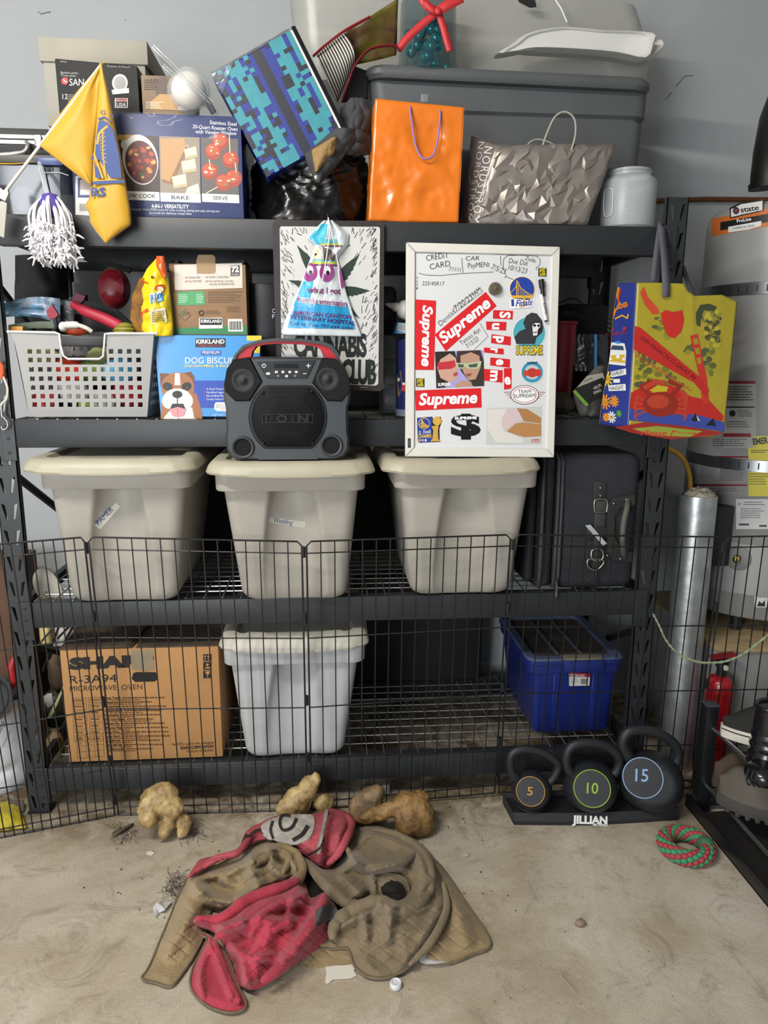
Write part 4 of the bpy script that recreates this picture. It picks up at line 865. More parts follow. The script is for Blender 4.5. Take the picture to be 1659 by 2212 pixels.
# translucent jar
jx = P(1357, 480, .10); s_ = .00138
JR = M('c6cbcd', .3, alpha=.42, spec=.5)
jr = thing('plastic_jar', 'empty translucent plastic jar with grip at the right end of the top shelf', 'jar', (jx.x, .11, Z1))
hj = P(1360, 360, .06).z-Z1; rj = .078
mb = MB(); mb.lathe([(rj-.006, Z1+.001), (rj, Z1+.008), (rj, Z1+hj*.78), (rj-.004, Z1+hj*.84), (rj-.019, Z1+hj*.90), (rj-.019, Z1+hj*.95), (rj-.015, Z1+hj*.955), (rj-.015, Z1+hj*.97), (rj-.019, Z1+hj*.975), (rj-.019, Z1+hj), (rj-.022, Z1+hj), (rj-.022, Z1+hj*.9), (rj-.003, Z1+hj*.8), (rj-.003, Z1+.01)], JR, (jx.x, .11, 0), 40); mb.build('body', jr, 40)
mb = MB(); q0 = onCyl(jx.x, .11, rj); mb.tube(catmull([q0(x, y, .002) for x, y in ((1310, 408), (1319, 408), (1324, 416), (1322, 458), (1316, 467), (1306, 466), (1304, 440), (1306, 414))], 4, True), .0016, M('d5dadb', .3), 6, True)
for k in range(5): mb.tube([q0(1350, 395+k*14, .001), q0(1358, 395+k*14, .001)], .0008, M('d5dadb', .3), 5)
mb.build('moulded_grip', jr, 60)
# ================================================================ second shelf
def slabpoly(pts, Y, dep, m_, ins=.95, bev=.012, mb=None, fn=None):
    mb = mb or MB(); q = [P(x, y, Y+bev) for x, y in pts]; c = sum(q, V())/len(q)
    if (q[1]-q[0]).cross(q[2]-q[1]).y > 0: pass
    k = CAM-c
    mb.loft([[c+(p-c)*ins+V((0, -bev, 0)) for p in q], q, [p+V((0, dep, 0)) for p in q]], m_); return mb
# laundry basket
BK_ = M('adacaa', .4, alpha=.7, spec=.5, var=.04, vs=6)
lb = thing('laundry_basket', 'white plastic basket with square holes full of dog toys', 'basket', (P(190, 905, .03).x, .19, Z2))
bz = Z2+.002; 
def bf(x, y, d=0): 
    f_ = (y-718)/187; p = P(x, y, -.002+.030*f_); return V((p.x, p.y+d, max(p.z, bz)))
xc0 = lambda j, y: 64.4+(75-64.4)*(y-759)/115+j*(19.5+(19-19.5)*(y-759)/115)
rows = [759, 777.5, 798, 818, 837, 856, 874]; redge = [750]+[(rows[i]+rows[i+1])/2 for i in range(6)]+[884]
mb = MB(); edgeL = lambda y: 24+(64-24)*((y-718)/187)**.8; edgeR = lambda y: 333-(333-318)*((y-718)/187)**.8
def q4(a, b, c, d): mb.add([a, b, c, d], [[0, 1, 2, 3]], BK_)
for r in range(7):
    y0, y1 = redge[r], redge[r+1]; ym = rows[r]
    q4(bf(edgeL(y0), y0), bf(edgeL(y1), y1), bf(xc0(-.5, y1), y1), bf(xc0(-.5, y0), y0)); q4(bf(xc0(12.5, y0), y0), bf(xc0(12.5, y1), y1), bf(edgeR(y1), y1), bf(edgeR(y0), y0))
    for j in range(13):
        if r < 2 and 4 <= j <= 8: continue
        o4 = [bf(xc0(j-.5, y0), y0), bf(xc0(j-.5, y1), y1), bf(xc0(j+.5, y1), y1), bf(xc0(j+.5, y0), y0)]; xm = xc0(j, ym)
        i4 = [bf(xm-5, ym-5), bf(xm-5, ym+5), bf(xm+5, ym+5), bf(xm+5, ym-5)]
        mb.add(o4+i4, [[0, 1, 5, 4], [1, 2, 6, 5], [2, 3, 7, 6], [3, 0, 4, 7]], BK_)
n0, n1 = xc0(3.5, 750), xc0(8.5, 750)
q4(bf(edgeL(718), 718), bf(edgeL(750), 750), bf(n0, 750), bf(n0, 721)); q4(bf(n1, 721), bf(n1, 750), bf(edgeR(750), 750), bf(edgeR(722), 722))
q4(bf(edgeL(884), 884), bf(62, 905), bf(edgeR(905), 905), bf(edgeR(884), 884))
# sides, back, floor with holes on the sides
fTL, fTR, fBL, fBR = bf(edgeL(718), 718), bf(edgeR(722), 722), bf(62, 905), bf(edgeR(905), 905)
bTL, bTR, bBL, bBR = fTL+V((0, .37, 0)), fTR+V((0, .37, 0)), fBL+V((0, .33, 0)), fBR+V((0, .33, 0))
for a, b, c, d in ((bTL, fTL, fBL, bBL), (fTR, bTR, bBR, fBR), (bTR, bTL, bBL, bBR)):
    def sp(u, v): return (a*(1-u)+b*u)*(1-v)+(d*(1-u)+c*u)*v
    for i in range(14):
        for j in range(9):
            u0, u1, v0, v1 = i/14, (i+1)/14, j/9, (j+1)/9
            o4 = [sp(u0, v0), sp(u0, v1), sp(u1, v1), sp(u1, v0)]
            if 1 <= j <= 7 and 1 <= i <= 12:
                e_, g_ = .25/14, .25/9; i4 = [sp(u0+e_, v0+g_), sp(u0+e_, v1-g_), sp(u1-e_, v1-g_), sp(u1-e_, v0+g_)]
                mb.add(o4+i4, [[0, 1, 5, 4], [1, 2, 6, 5], [2, 3, 7, 6], [3, 0, 4, 7]], BK_)
            else: mb.add(o4, [[0, 1, 2, 3]], BK_)
q4(fBL, bBL, bBR, fBR)
mb.build('body', lb, None, solid=.0018)
RM = M('d6d5d2', .35); mb = MB(); ex = V((0, -.004, .002))
mb.tube([fTL+V((-.008, 0, .002)), bf(120, 720)+ex, bf(129, 723)+ex, bf(133, 750)+ex, bf(138, 770)+ex, bf(148, 777)+ex, bf(216, 777)+ex, bf(224, 771)+ex, bf(226, 750)+ex, bf(228, 723)+ex, bf(240, 722)+ex, fTR+V((.006, 0, .002))], .0032, RM, 8)
mb.tube([fTR+V((.006, 0, .002)), bTR+V((.006, 0, .002)), bTL+V((-.008, 0, .002)), fTL+V((-.008, 0, .002))], .004, RM, 8); mb.build('rim', lb, 60)
mb = MB(); a_, b_ = bf(130, 748), bf(228, 726); mb.box(a_.x, b_.x, -.004, .018, a_.z, b_.z, M('232325', .5), .005); mb.build('grip', lb, 40)
# toys in and on the basket
RT_ = M('a8253a', .5, var=.12, vs=20); tz_ = fTL.z
def toy(nm, lab, cat, fn):
    mb = MB(); fn(mb); return tag(mb.build(nm, None, 60), lab, cat)
toy('red_bumper_toy', 'long crimson red dog toy lying across the top of the basket', 'dog toy', lambda mb: mb.tube(catmull([P(158, 658, .10), P(190, 674, .08), P(225, 688, .07), P(262, 706, .06)], 4), [.012]*3+[.016]*9+[.012], RT_, 14))
toy('black_pouch', 'black and maroon zip pouch sticking up from the basket', 'pouch', lambda mb: (mb.prism([P(x, y, .16) for x, y in ((118, 650), (150, 646), (165, 630), (185, 636), (186, 650), (250, 668), (285, 700), (260, 716), (130, 716), (105, 670))], (0, .02, 0), M('202023', .6)), mb.prism([P(x, y, .15) for x, y in ((150, 655), (165, 632), (184, 640), (180, 650), (160, 664), (148, 668))], (0, .008, 0), M('6a2036', .6))))
toy('blue_packet', 'blue and grey foil treat packet on the left of the basket', 'packet', lambda mb: (mb.grid(16, 8, lambda u, v: P(8+122*u, 655-14*math.sin(u*2.4)+(30+25*u)*v, .10-.02*crump(V((u*3, v*3, 1)), 1)), M('4d8fb4', .35, var=.5, vs=14, h2='6b5044')), mb.grid(12, 6, lambda u, v: P(70+90*u, 640+12*u+50*v*(.4+u*.6), .12-.02*crump(V((u*3, v*3, 4)), 1)), M('3a3d42', .35, var=.2, vs=20))))
toy('leather_strap', 'dark strap with crimson ends hanging into the basket', 'strap', lambda mb: (mb.prism([P(x, y, .055) for x, y in ((100, 672), (112, 658), (126, 680), (118, 688), (106, 690))], (0, .012, 0), M('8a2238', .6)), mb.tube([P(118, 688, .05), P(122, 706, .045), P(116, 716, .05)], .006, M('1b1b1d', .6), 8)))
toy('green_packet', 'pale green and yellow packet with white edge at the basket left side', 'packet', lambda mb: (mb.grid(14, 6, lambda u, v: P(18+106*u, 702-8*math.sin(u*2)+(12+4*u)*v, .05+.02*v), M('9fae9a', .4, var=.2, vs=20)), mb.grid(6, 4, lambda u, v: P(24+25*u, 705+14*v, .045), M('c98a2a', .5))))
toy('orange_white_toy', 'white and orange rubber dog toy at the front of the basket', 'dog toy', lambda mb: (mb.ball(P(165, 712, .05), .027, M('c24a26', .5), 3, (1.3, .8, .62)), mb.ball(P(137, 706, .035), .014, M('d3d0c6', .4), 3, (.9, 1, 1)), mb.tube(catmull([P(137, 703, .03), P(165, 702, .022), P(185, 708, .024), P(198, 716, .03)], 4), [.010]*5+[.006]*8, M('d3d0c6', .4), 10)))
def ybal(mb):
    c = P(272, 723, .06); mb.ball(c, .034, M('8f8a2c', .6), 3)
    for k in range(5): mb.tube([c+V((.0345*math.cos(t)*math.cos(k*.32-.6), -.0345*math.sin(t)*math.cos(k*.32-.6), .0345*math.sin(k*.32-.6))) for t in [i*PI/12 for i in range(13)]], .0025, M('6d6a20', .6), 6)
toy('ribbed_ball', 'yellow green ribbed ball at the right end of the basket', 'ball', ybal)
rr = random.Random(4)
for i, (x, y, c, r, nm) in enumerate(((150, 800, 'd23a24', .04, 'bright red plush toy behind the basket holes'), (258, 800, '4f9fc4', .045, 'light blue plush toy behind the basket holes'), (90, 770, 'a89a6a', .04, 'tan plush toy at the left inside the basket'), (200, 800, '5d7a3a', .035, 'green plush toy in the middle of the basket'), (160, 845, 'c9c6c0', .04, 'white plush toy low in the basket'), (280, 850, 'a11f30', .045, 'dark red plush toy low at the right of the basket'), (95, 868, 'c4484c', .035, 'rose plush toy at the bottom left of the basket'), (185, 885, '8fb04a', .02, 'lime green ball at the bottom of the basket'), (225, 868, 'b8b9ae', .035, 'pale grey plush toy at the bottom right of the basket'), (215, 770, '77784a', .03, 'olive knotted toy seen through the basket grip'))):
    mb = MB(); p_ = P(x, y, .075); p_.z = max(p_.z, Z2+.006+r); mb.ball(p_, r, M(c, .8), 3, (1.1, .6, .9), None, .25, 6); tag(mb.build('plush_toy', None, 60), nm, 'dog toy', 'toys inside the basket')
mb = MB(); mb.box(fBL.x+.03, fBR.x-.02, .15, .33, Z2+.004, Z2+.17, M('232022', .9), .02); tag(mb.build('dark_blanket', None, 40), 'dark folded blanket inside the white basket behind the toys', 'blanket')
# dog biscuit carton
dbx = thing('dog_biscuit_box', 'blue dog biscuit carton with a bulldog picture left of the speaker', 'box', (P(450, 905, .03).x, .14, Z2))
x0, x1 = P(347, 905, .03).x, P(566, 905, .03).x; zt2 = P(450, 724, .03).z
mb = MB(); f_ = [P(337, 726, .03), P(347, 905, .03)]
mb.hexa([V((x0, .03, Z2+.001)), V((x1, .03, Z2+.001)), V((x1, .03, zt2)), V((x0-.006, .03, zt2)), V((x0, .25, Z2+.001)), V((x1, .25, Z2+.001)), V((x1, .25, zt2)), V((x0-.006, .25, zt2))], M('3f8fd0', .35, coat=.2), .002); mb.build('carton', dbx, 40)
q = PR(onY(.03), .4)
q.poly([(418, 822), (567, 822), (567, 881), (420, 881)], '2446a8', 0); q.poly([(533, 725), (565, 725), (565, 736), (533, 736)], 'd9c32e', 0); q.poly([(540, 748), (562, 748), (561, 763), (540, 762)], 'd9c32e', 0)
q.rect(422, 731, 487, 750, '14151a', 1); q.text('KIRKLAND', 424, 742, 485, 742, 8.5, 'e6e6e6', 3, bold=.03); q.text('Signature', 428, 748, 480, 748, 5, 'b8353a', 3, shear=.3)
q.rect(434, 757, 477, 767, '24479f', 1); q.text('PREMIUM', 437, 765, 474, 765, 7, 'e6e6e6', 3); q.text('DOG BISCUITS', 400, 785, 520, 785, 13, 'eef2f5', 2); q.text('CHICKEN MEAL & RICE FORMULA', 397, 793, 540, 793, 5.5, 'e2d66a', 2, bold=.01)
for k in range(4): q.disc(441, 840+k*7.4, 2, 2, '6a4aa0', 2, 8); q.text(('A Good Treat for Dogs', 'Fortified Ingredients', 'No Artificial Flavors or', 'Crunchy Texture Promotes')[k], 446, 842+k*7.4, 500, 842+k*7.4, 4, 'e6e6f0', 2)
q.poly([(466, 869), (500, 869), (500, 889), (468, 888), (463, 884), (463, 874)], 'ecebe8', 1); q.text('SAVE ON', 467, 877, 490, 877, 4, '222222', 2); q.text('PET FOOD', 467, 882, 492, 882, 4, '222222', 2); q.text('COUPON', 474, 886.5, 492, 886.5, 4, 'b8353a', 2); q.text('NET WT 15 LB', 459, 899, 500, 899, 4.5, 'cfe2ef', 2)
BR, BD, BWh, BB, BPk = '9c6234', '6b3d1e', 'e3ded4', '1f1a18', 'd98e94'
q.poly([(347, 905), (348, 870), (360, 850), (425, 850), (436, 890), (437, 905)], BR, 1); q.poly([(352, 905), (372, 880), (415, 880), (420, 905)], BWh, 2)
q.poly([(345, 806), (365, 807), (357, 828), (347, 836)], BD, 2); q.poly([(396, 806), (412, 803), (420, 815), (419, 832), (406, 822)], BD, 2)
q.disc(384, 837, 36, 33, BR, 2); q.poly([(378, 806), (388, 806), (390, 832), (377, 832)], BWh, 3)
q.disc(362, 835, 11, 9, BB, 3, rot=20); q.disc(403, 835, 11, 9, BB, 3, rot=-20); q.disc(361, 837, 3.4, 3.2, '4a2a18', 4); q.disc(404, 837, 3.4, 3.2, '4a2a18', 4)
q.disc(383, 862, 31, 23, BWh, 4); q.disc(365, 866, 15, 17, BWh, 5); q.disc(402, 866, 15, 17, BWh, 5); q.poly([(372, 872), (396, 872), (402, 886), (396, 895), (371, 895), (366, 886)], BB, 6); q.poly([(366, 884), (384, 879), (402, 884), (397, 898), (384, 901), (372, 898)], BPk, 7); q.line([(384, 882), (384, 897)], 1.5, 'b86a72', 8)
q.disc(383, 852, 11, 8, BB, 6); q.line([(383, 858), (383, 873)], 2, BB, 7)
q.build('front_print', dbx)
# treats carton
x0, x1 = P(377, 722, .05).x, P(535, 722, .05).x; zb2 = zt2+.001; zc_ = P(450, 570, .05).z
tc = thing('treats_carton', 'brown dog treat carton reading 72 standing on the blue biscuit box', 'box', ((x0+x1)/2, .13, zb2))
mb = MB(); KR = M('8d6f52', .75, var=.08, vs=14)
mb.box(x0-.006, x1, .05, .245, zb2, zc_, KR, .002); mb.build('carton', tc, 40)
mb = MB(); mb.prism([P(x, y, .048) for x, y in ((425, 590), (424, 562), (428, 551), (460, 551), (465, 556), (465, 588), (455, 590))], (0, .003, .002), M('a58a6a', .75, var=.08, vs=14)); mb.build('flap', tc, 40)
mb = MB()
for xa, xb in ((369, 385), (508, 528)): mb.prism([P(x, y, .052) for x, y in ((xa, 563), (xb, 561), (xb, 569), (xa, 569))], (0, .15, .002), M('2a2420', .7))
mb.build('open_flap', tc)
q = PR(onY(.05), .6)
q.poly([(376, 572), (523, 568), (524, 622), (378, 627)], 'cfc6bc', 0); q.poly([(424, 590), (464, 590), (467, 592), (430, 592)], 'b9aa9a', 1)
q.poly([(498, 574), (518, 573), (518, 596), (498, 597)], '4a4642', 1); q.text('72', 500, 588, 516, 587, 12, 'e8e4de', 3, bold=.05); q.text('DOG TREATS', 500, 595, 516, 594.5, 3.5, 'e8e4de', 3)
for x, y, t in ((400, 602, 'GRAIN-FREE'), (400, 610, 'GLUTEN-FREE'), (444, 601, 'SAFELY DIGESTIBLE'), (444, 610, 'NO ARTIFICIAL COLORS,')): q.line([(x, y-3), (x+2, y-1), (x+6, y-4)], 1.4, 'b0323a', 2); q.text(t, x+8, y, x+8+len(t)*2.5, y-.5, 4.4, '6a625a', 2)
q.text('FLAVORS OR PRESERVATIVES', 452, 616.5, 506, 616, 4.4, '6a625a', 2)
q.poly([(383, 630), (441, 629), (443, 658), (384, 660)], '4f9a66', 1); q.para(386, 636, 406, 656, 5, 'c8dccc', 2, .35); q.para(424, 636, 440, 656, 5, 'c8dccc', 2, .35)
q.para(449, 630, 524, 656, 7, '5f4a36', 1, .35); q.para(490, 662, 520, 676, 4, '5f4a36', 1, .35); q.ring(399.5, 681, 13, 12, 1, '5f4a36', 1, n=4); q.text('SFI', 398, 681, 409, 681, 7, '5f4a36', 2); q.disc(394, 677, 3, 5, '3f7a4a', 2); q.ring(435, 676, 5, 5, 2.6, '2a2420', 2, n=10); q.para(444, 671, 480, 680, 3, '5f4a36', 1, .4)
q.poly([(430, 687), (480, 686), (481, 709), (430, 710)], 'dedad4', 1); q.rect(432, 688, 479, 702, '14151a', 2); q.text('KIRKLAND', 434, 697, 477, 697, 6.5, 'e6e6e6', 4, bold=.03)
q.poly([(492, 689), (523, 689), (525, 716), (493, 716)], 'dedad4', 1); 
for k in range(13): q.rect(495+k*2.1, 694, 496+k*2.1+(k % 3)*.3, 713, '2a2a2a', 2)
q.poly([(380, 709), (532, 702), (533, 722), (381, 721)], '2f7a4c', 0); q.build('front_print', tc)
# yellow snack bag
YB_ = M('dfc21e', .25, var=.05, vs=6, coat=.3); sg = thing('snack_bag', 'yellow foil dog treat bag with orange tip leaning on the brown carton', 'snack bag', (P(330, 720, .03).x, .03, P(330, 724, .03).z))
Ls = [(556, 340), (580, 318), (600, 308), (640, 305), (690, 306), (727, 306)]; Rs = [(556, 352), (575, 358), (610, 364), (650, 369), (700, 374), (725, 374)]
fn = patch2(Ls, Rs, 557, 726, lambda u, v: .03-.025*math.sin(u*PI)*math.sin(min(1, v*1.2)*PI*.6+.2), 20, 40, .014, .035, 2)
mb = MB(); mb.grid(18, 40, fn, YB_); 
OG = M('cf5a22', .3, coat=.3)
mb.grid(8, 10, patch2([(553, 338), (575, 338), (600, 352)], [(553, 354), (570, 358), (600, 361)], 553, 600, lambda u, v: .012-.008*math.sin(u*PI), 8, 10, .01, .06, 3), OG); 
mb.grid(10, 24, patch2([(600, 303), (640, 285), (690, 281), (727, 300)], [(600, 311), (640, 308), (690, 308), (727, 312)], 600, 727, lambda u, v: .045-.02*u, 10, 24, .012, .05, 6), M('9a6a2a', .4, var=.6, vs=26, h2='5a3a22'))
mb.build('foil', sg, 60, solid=.001)
q = PR(lambda x, y, o: fn((x-lerp2(Ls, y))/(lerp2(Rs, y)-lerp2(Ls, y)), (y-557)/169)-V((0, .0015+o*3, 0)), .35)
q.poly([(305, 676), (318, 666), (345, 658), (366, 662), (366, 666), (345, 664), (320, 673), (306, 684)], 'c8482a', 0); q.disc(330, 599, 4, 3, '7a4a2a', 0); q.line([(305, 606), (320, 612)], 2.5, 'c8482a', 0); q.disc(346, 622, 12, 7, 'c8482a', 0, rot=-10); q.disc(346, 625, 8, 6, 'd8cfae', 1)
q.poly([(324, 640), (336, 632), (346, 636), (354, 634), (353, 650), (340, 654), (326, 656)], '3f8fc4', 1); q.text('RINZ', 326, 652, 353, 646, 15, 'e6ecf2', 3, bold=.06, shear=.2); q.text('RINZ', 327, 651, 352, 646, 13, '2f6fb0', 4, bold=.02, shear=.2)
q.poly([(326, 672), (357, 664), (362, 696), (327, 702)], 'd8d2b4', 1); q.para(329, 674, 358, 698, 6, '5a5a70', 2, .4, dy=-3); q.build('front_print', sg)
# background of the second shelf
DK_ = M('121214', .8, var=.3, vs=12)
mb = MB(); mb.grid(20, 24, lambda u, v: P(38+105*u, 552+180*v, .40-.06*math.sin(u*PI)+.02*noise.noise(V((u*4, v*4, 0)))), DK_); tag(mb.build('folded_chair', None, 80, solid=.01), 'black fabric chair folded at the back of the left end', 'chair')
mb = MB(); c_ = P(247, 620, .42); mb.lathe([(.02, -.045), (.05, -.04), (.062, -.01), (.062, .01), (.05, .04), (.02, .045)], M('8f1d2a', .35), c_+V((0, 0, -.005)), 40, V((0, -1, .1)).to_track_quat('Z', 'Y').to_matrix(), .8, 1.05); tag(mb.build('red_ball', None, 60), 'round glossy dark red ball behind the snack bag', 'ball')
mb = MB(); mb.prism([P(x, y, .3) for x, y in ((150, 545), (170, 545), (285, 578), (278, 590))], (0, .012, 0), DK_); mb.prism([P(x, y, .298) for x, y in ((160, 552), (172, 557), (190, 566), (162, 566))], (0, .002, 0), M('b9b9b9', .5)); tag(mb.build('black_strap', None), 'black hanging strap with a small white label under the top shelf', 'strap')
mb = MB(); mb.box(P(560, 800, .3).x, P(860, 800, .3).x, .36, .5, Z2, Z2+.40, M('131315', .7), .02, 3); tag(mb.build('black_case', None, 40), 'black storage case standing at the back behind the metal sign', 'case')
q = PR(onY(.12), .5); mb = MB(); mb.box(P(541, 650, .12).x, P(600, 650, .12).x, .12, .2, Z2, P(560, 612, .12).z, M('191a22', .4), .003); o = mb.build('dark_carton', None, 40); tag(o, 'dark carton with white letters showing left of the metal sign', 'box')
q.text('C', 588, 676, 594, 676, 9, 'c9c9d2', 2); q.text('F', 588, 688, 593, 688, 9, 'c9c9d2', 2); z_ = q.build('carton_print', o)
# ---------------- metal sign
sn = thing('metal_sign', 'metal cannabis club sign with weathered wood border hanging from the top beam', 'sign', (P(708, 845, -.02).x, -.02, P(708, 845, -.02).z))
out = [(594, 476), (823, 477), (830, 484), (828, 838), (822, 845), (606, 838), (599, 832), (588, 484)]
mb = MB(); q0 = [P(x, y, -.018) for x, y in out]; mb.prism(q0, (0, .003, 0), M('2a2422', .45, var=.35, vs=30)); mb.build('plate', sn)
q = PR(onY(-.018), .4); q.poly([(607, 489), (818, 490), (821, 494), (817, 829), (812, 833), (615, 826), (609, 820), (604, 494)], 'c6c6c4', 0)
rr = random.Random(9)
for k in range(330):
    side = rr.random(); y = rr.uniform(492, 825)
    if side < .42: x = 606+rr.expovariate(1/11); a = rr.gauss(1.0, .25)
    elif side < .84: x = 816-rr.expovariate(1/11); a = rr.gauss(2.1, .25)
    else: x = rr.uniform(612, 812); y = rr.choice([491+rr.expovariate(1/7), 828-rr.expovariate(1/7)]); a = rr.gauss(1.4, .3)
    L = rr.uniform(4, 16); 
    if y > 690 and rr.random() < .4: continue
    x2, y2 = x+math.cos(a)*L, y+math.sin(a)*L
    if 606 < x2 < 816 and 491 < y2 < 828 and 606 < x < 816 and 491 < y < 828: q.line([(x, y), (x2, y2)], rr.uniform(.7, 2.2), rr.choice(['2a2826', '4a4846', '6a6866']), 1)
cx_, cy_ = 713, 632
for tx, ty, w_ in ((641, 529, 17), (777, 548, 15), (622, 605, 13), (800, 628, 14), (778, 689, 9), (640, 680, 9), (708, 500, 18)):
    dx, dy = tx-cx_, ty-cy_; d = math.hypot(dx, dy); nx, ny = -dy/d, dx/d; pts = []
    N_ = 9
    for s_ in (1, -1):
        for i in (range(N_+1) if s_ > 0 else range(N_, -1, -1)):
            t = i/N_; ww = w_*math.sin(min(1, t*1.05)*PI)**.8*(1-.35*t); pts.append((cx_+dx*t+nx*ww*s_, cy_+dy*t+ny*ww*s_))
            if 0 < i < N_ and s_ > 0: t2 = t+.035; pts.append((cx_+dx*t2+nx*ww*.72*s_, cy_+dy*t2+ny*ww*.72*s_))
    q.poly(pts, '24352a', 2)
q.text('CANNABIS', 634, 768, 792, 769, 46, '1f2420', 3, bold=.04, sp=.9); q.text('CLUB', 737, 826, 812, 828, 48, '1f2420', 3, bold=.045, sp=.9); q.para(778, 836, 798, 840, 1, '8a8a8a', 1, .5)
q.build('sign_print', sn)
# vet bag
vb = thing('plastic_bag', 'white and blue veterinary drawstring plastic bag hanging over the metal sign', 'bag', (P(700, 725, -.03).x, -.03, P(700, 725, -.03).z))
Lv = [(476, 700), (513, 662), (531, 681), (587, 660), (630, 643), (691, 616), (717, 608), (724, 610)]; Rv = [(476, 718), (506, 754), (529, 752), (557, 729), (587, 738), (630, 748), (680, 764), (724, 782)]
def vfn(u, v):
    y = 476+248*v; x = lerp2(Lv, y)+(lerp2(Rv, y)-lerp2(Lv, y))*u
    return P(x, y+3*u*v, -.028-.020*math.sin(u*PI)*(.3+.7*v)-.006*math.sin(u*17+v*3)*(1-v)*.8-.008*(crump(V((u*3, v*3, 1)), 1, 2)-.4))
VM = M('d3dbdf', .25, alpha=.93, spec=.6)
mb = MB(); mb.grid(40, 60, vfn, VM); mb.build('bag', vb, 70, solid=.001)
vp = lambda x, y, o: vfn(max(.01, min(.99, (x-lerp2(Lv, y))/(lerp2(Rv, y)-lerp2(Lv, y)))), max(0, min(1, (y-476)/248)))-V((0, .0014+o*2, 0))
q = PR(vp, .3, .0003, cut=9)
def vband(y0, y1, a, b, c, l=0, n=10, k=6):
    for j in range(k):
        for i in range(n):
            ya, yb = y0+(y1-y0)*j/k, y0+(y1-y0)*(j+1)/k; g_ = lambda uu, yy: (lerp2(Lv, yy)+(lerp2(Rv, yy)-lerp2(Lv, yy))*uu, yy)
            u0, u1 = a+(b-a)*i/n, a+(b-a)*(i+1)/n; q.poly([g_(u0, ya), g_(u1, ya), g_(u1, yb), g_(u0, yb)], c, l)
vband(484, 528, .05, .42, '4fb4cf', 0, 5, 6); vband(517, 526, .3, .7, '5fb0bb', 1, 6, 2); vband(526, 530, .2, .8, 'b9c04a', 1, 6, 1); vband(530, 533, .2, .85, '6a2f5a', 1, 6, 1)
vband(561, 565, .1, .95, '6fb8c0', 1, 8, 1); vband(565, 570, .1, .95, 'b9bf4a', 1, 8, 1); vband(571, 574, .1, .95, '6a2f5a', 1, 8, 1)
vband(608, 660, .03, .28, '3aa8d0', 0, 6, 6); vband(655, 708, .06, .95, '2a94c8', 0, 16, 6)
q.poly([(676, 540), (688, 533), (696, 545), (694, 560), (676, 560)], 'd5c9b0', 2); q.poly([(696, 534), (712, 538), (724, 548), (722, 563), (700, 563)], '5a5048', 2); q.disc(682, 550, 2.5, 2.5, '2a2420', 3)
for cx in (669, 706): q.disc(cx, 588, 16, 20, '8e3f80', 2, rot=5); q.disc(cx+1, 584, 7, 10, 'dfe4e8', 3); q.disc(cx+2, 589, 4, 5, '2a2030', 4)
q.poly([(732, 570), (740, 580), (744, 618), (735, 622)], '8e3f80', 2)
q.text('what I got', 664, 632, 736, 634, 13, '7a2f66', 3, bold=.02, shear=.1); q.text('from the veterinarian', 641, 652, 748, 660, 13, 'dfe6ea', 3, bold=.07); q.text('from the veterinarian', 641, 652, 748, 660, 12, '7a2f66', 4, bold=.02)
q.text('AMERICAN CANYON', 633, 679, 758, 687, 8.5, '6a2a6a', 3, bold=.02); q.text('VETERINARY HOSPITAL', 626, 688, 767, 700, 8.5, '3a2a6a', 3, bold=.02); q.text('Call or Text 707-644-2284', 627, 701, 761, 710, 6.5, '3a2a6a', 3); q.build('bag_print', vb)
mb = MB(); mb.tube(catmull([P(709, 470, -.034), P(712, 500, -.05), P(706, 550, -.055), P(695, 610, -.062), P(678, 660, -.066)], 6), .0016, M('d9dcdc', .5), 6); mb.tube(catmull([P(709, 470, -.034), P(716, 500, -.05), P(728, 560, -.055), P(736, 620, -.06), P(742, 650, -.062)], 6), .0014, M('d9dcdc', .5), 6); mb.build('drawstring', vb, 70)
mb = MB(); mb.tube([P(708, 463, -.004), P(708, 466, -.02), P(708, 474, -.03), P(710, 482, -.034), P(713, 478, -.038)], .0014, M('a9aaab', .3, .9), 6); mb.build('hook', vb, 70)
# ---------------- boombox
SPG, SPB = M('3b4044', .42, var=.04, vs=8), M('0a0b0c', .6, bump=.25, bs=500, spec=.25)
sy = -.150; bb = thing('boombox', 'black and grey portable speaker with red handle on a tote lid', 'speaker', (P(620, 995, sy).x, sy+.07, P(620, 995, sy).z))
body = [(489, 800), (500, 785), (520, 774), (560, 770), (680, 772), (722, 776), (740, 786), (750, 808), (757, 838), (757, 862), (752, 880), (753, 935), (756, 948), (754, 972), (744, 987), (728, 993), (514, 994), (500, 987), (490, 972), (487, 948), (489, 930), (488, 880), (483, 862), (483, 838)]
slabpoly(body, sy, .125, SPG, .955, .014).build('cabinet', bb, 40)
oP = [(497, 788), (506, 767), (524, 746), (560, 734), (600, 730), (650, 732), (700, 738), (718, 746), (731, 764), (739, 790)]; mP = [(504, 786), (514, 765), (531, 750), (562, 740), (600, 736.5), (650, 738), (694, 744), (711, 751), (723, 766), (733, 787)]; iP = [(541, 776), (545, 758), (553, 748), (575, 744), (605, 742), (650, 743.5), (680, 748), (692, 754), (700, 768), (706, 779)]
for a_, b_, m_, nm, y_ in ((oP, mP, SPG, 'handle', sy+.02), (mP, iP, M('b3202c', .4), 'handle_grip', sy+.026)):
    mb = MB(); A = [P(x, y, y_) for x, y in a_]; B = [P(x, y, y_) for x, y in b_]; d_ = V((0, .06, 0)); n = len(A)
    for i in range(n-1): mb.hexa([B[i], B[i+1], A[i+1], A[i]]+[p+d_ for p in (B[i], B[i+1], A[i+1], A[i])], m_)
    bm = bmesh.new(); 
    mb.build(nm, bb, 50)
Lp = [(504, 777), (540, 771), (567, 824), (540, 866), (509, 867), (486, 845), (484, 829), (490, 797)]; Rp = [(696, 772), (725, 775), (746, 797), (756, 823), (756, 845), (738, 867), (707, 866), (674, 827)]
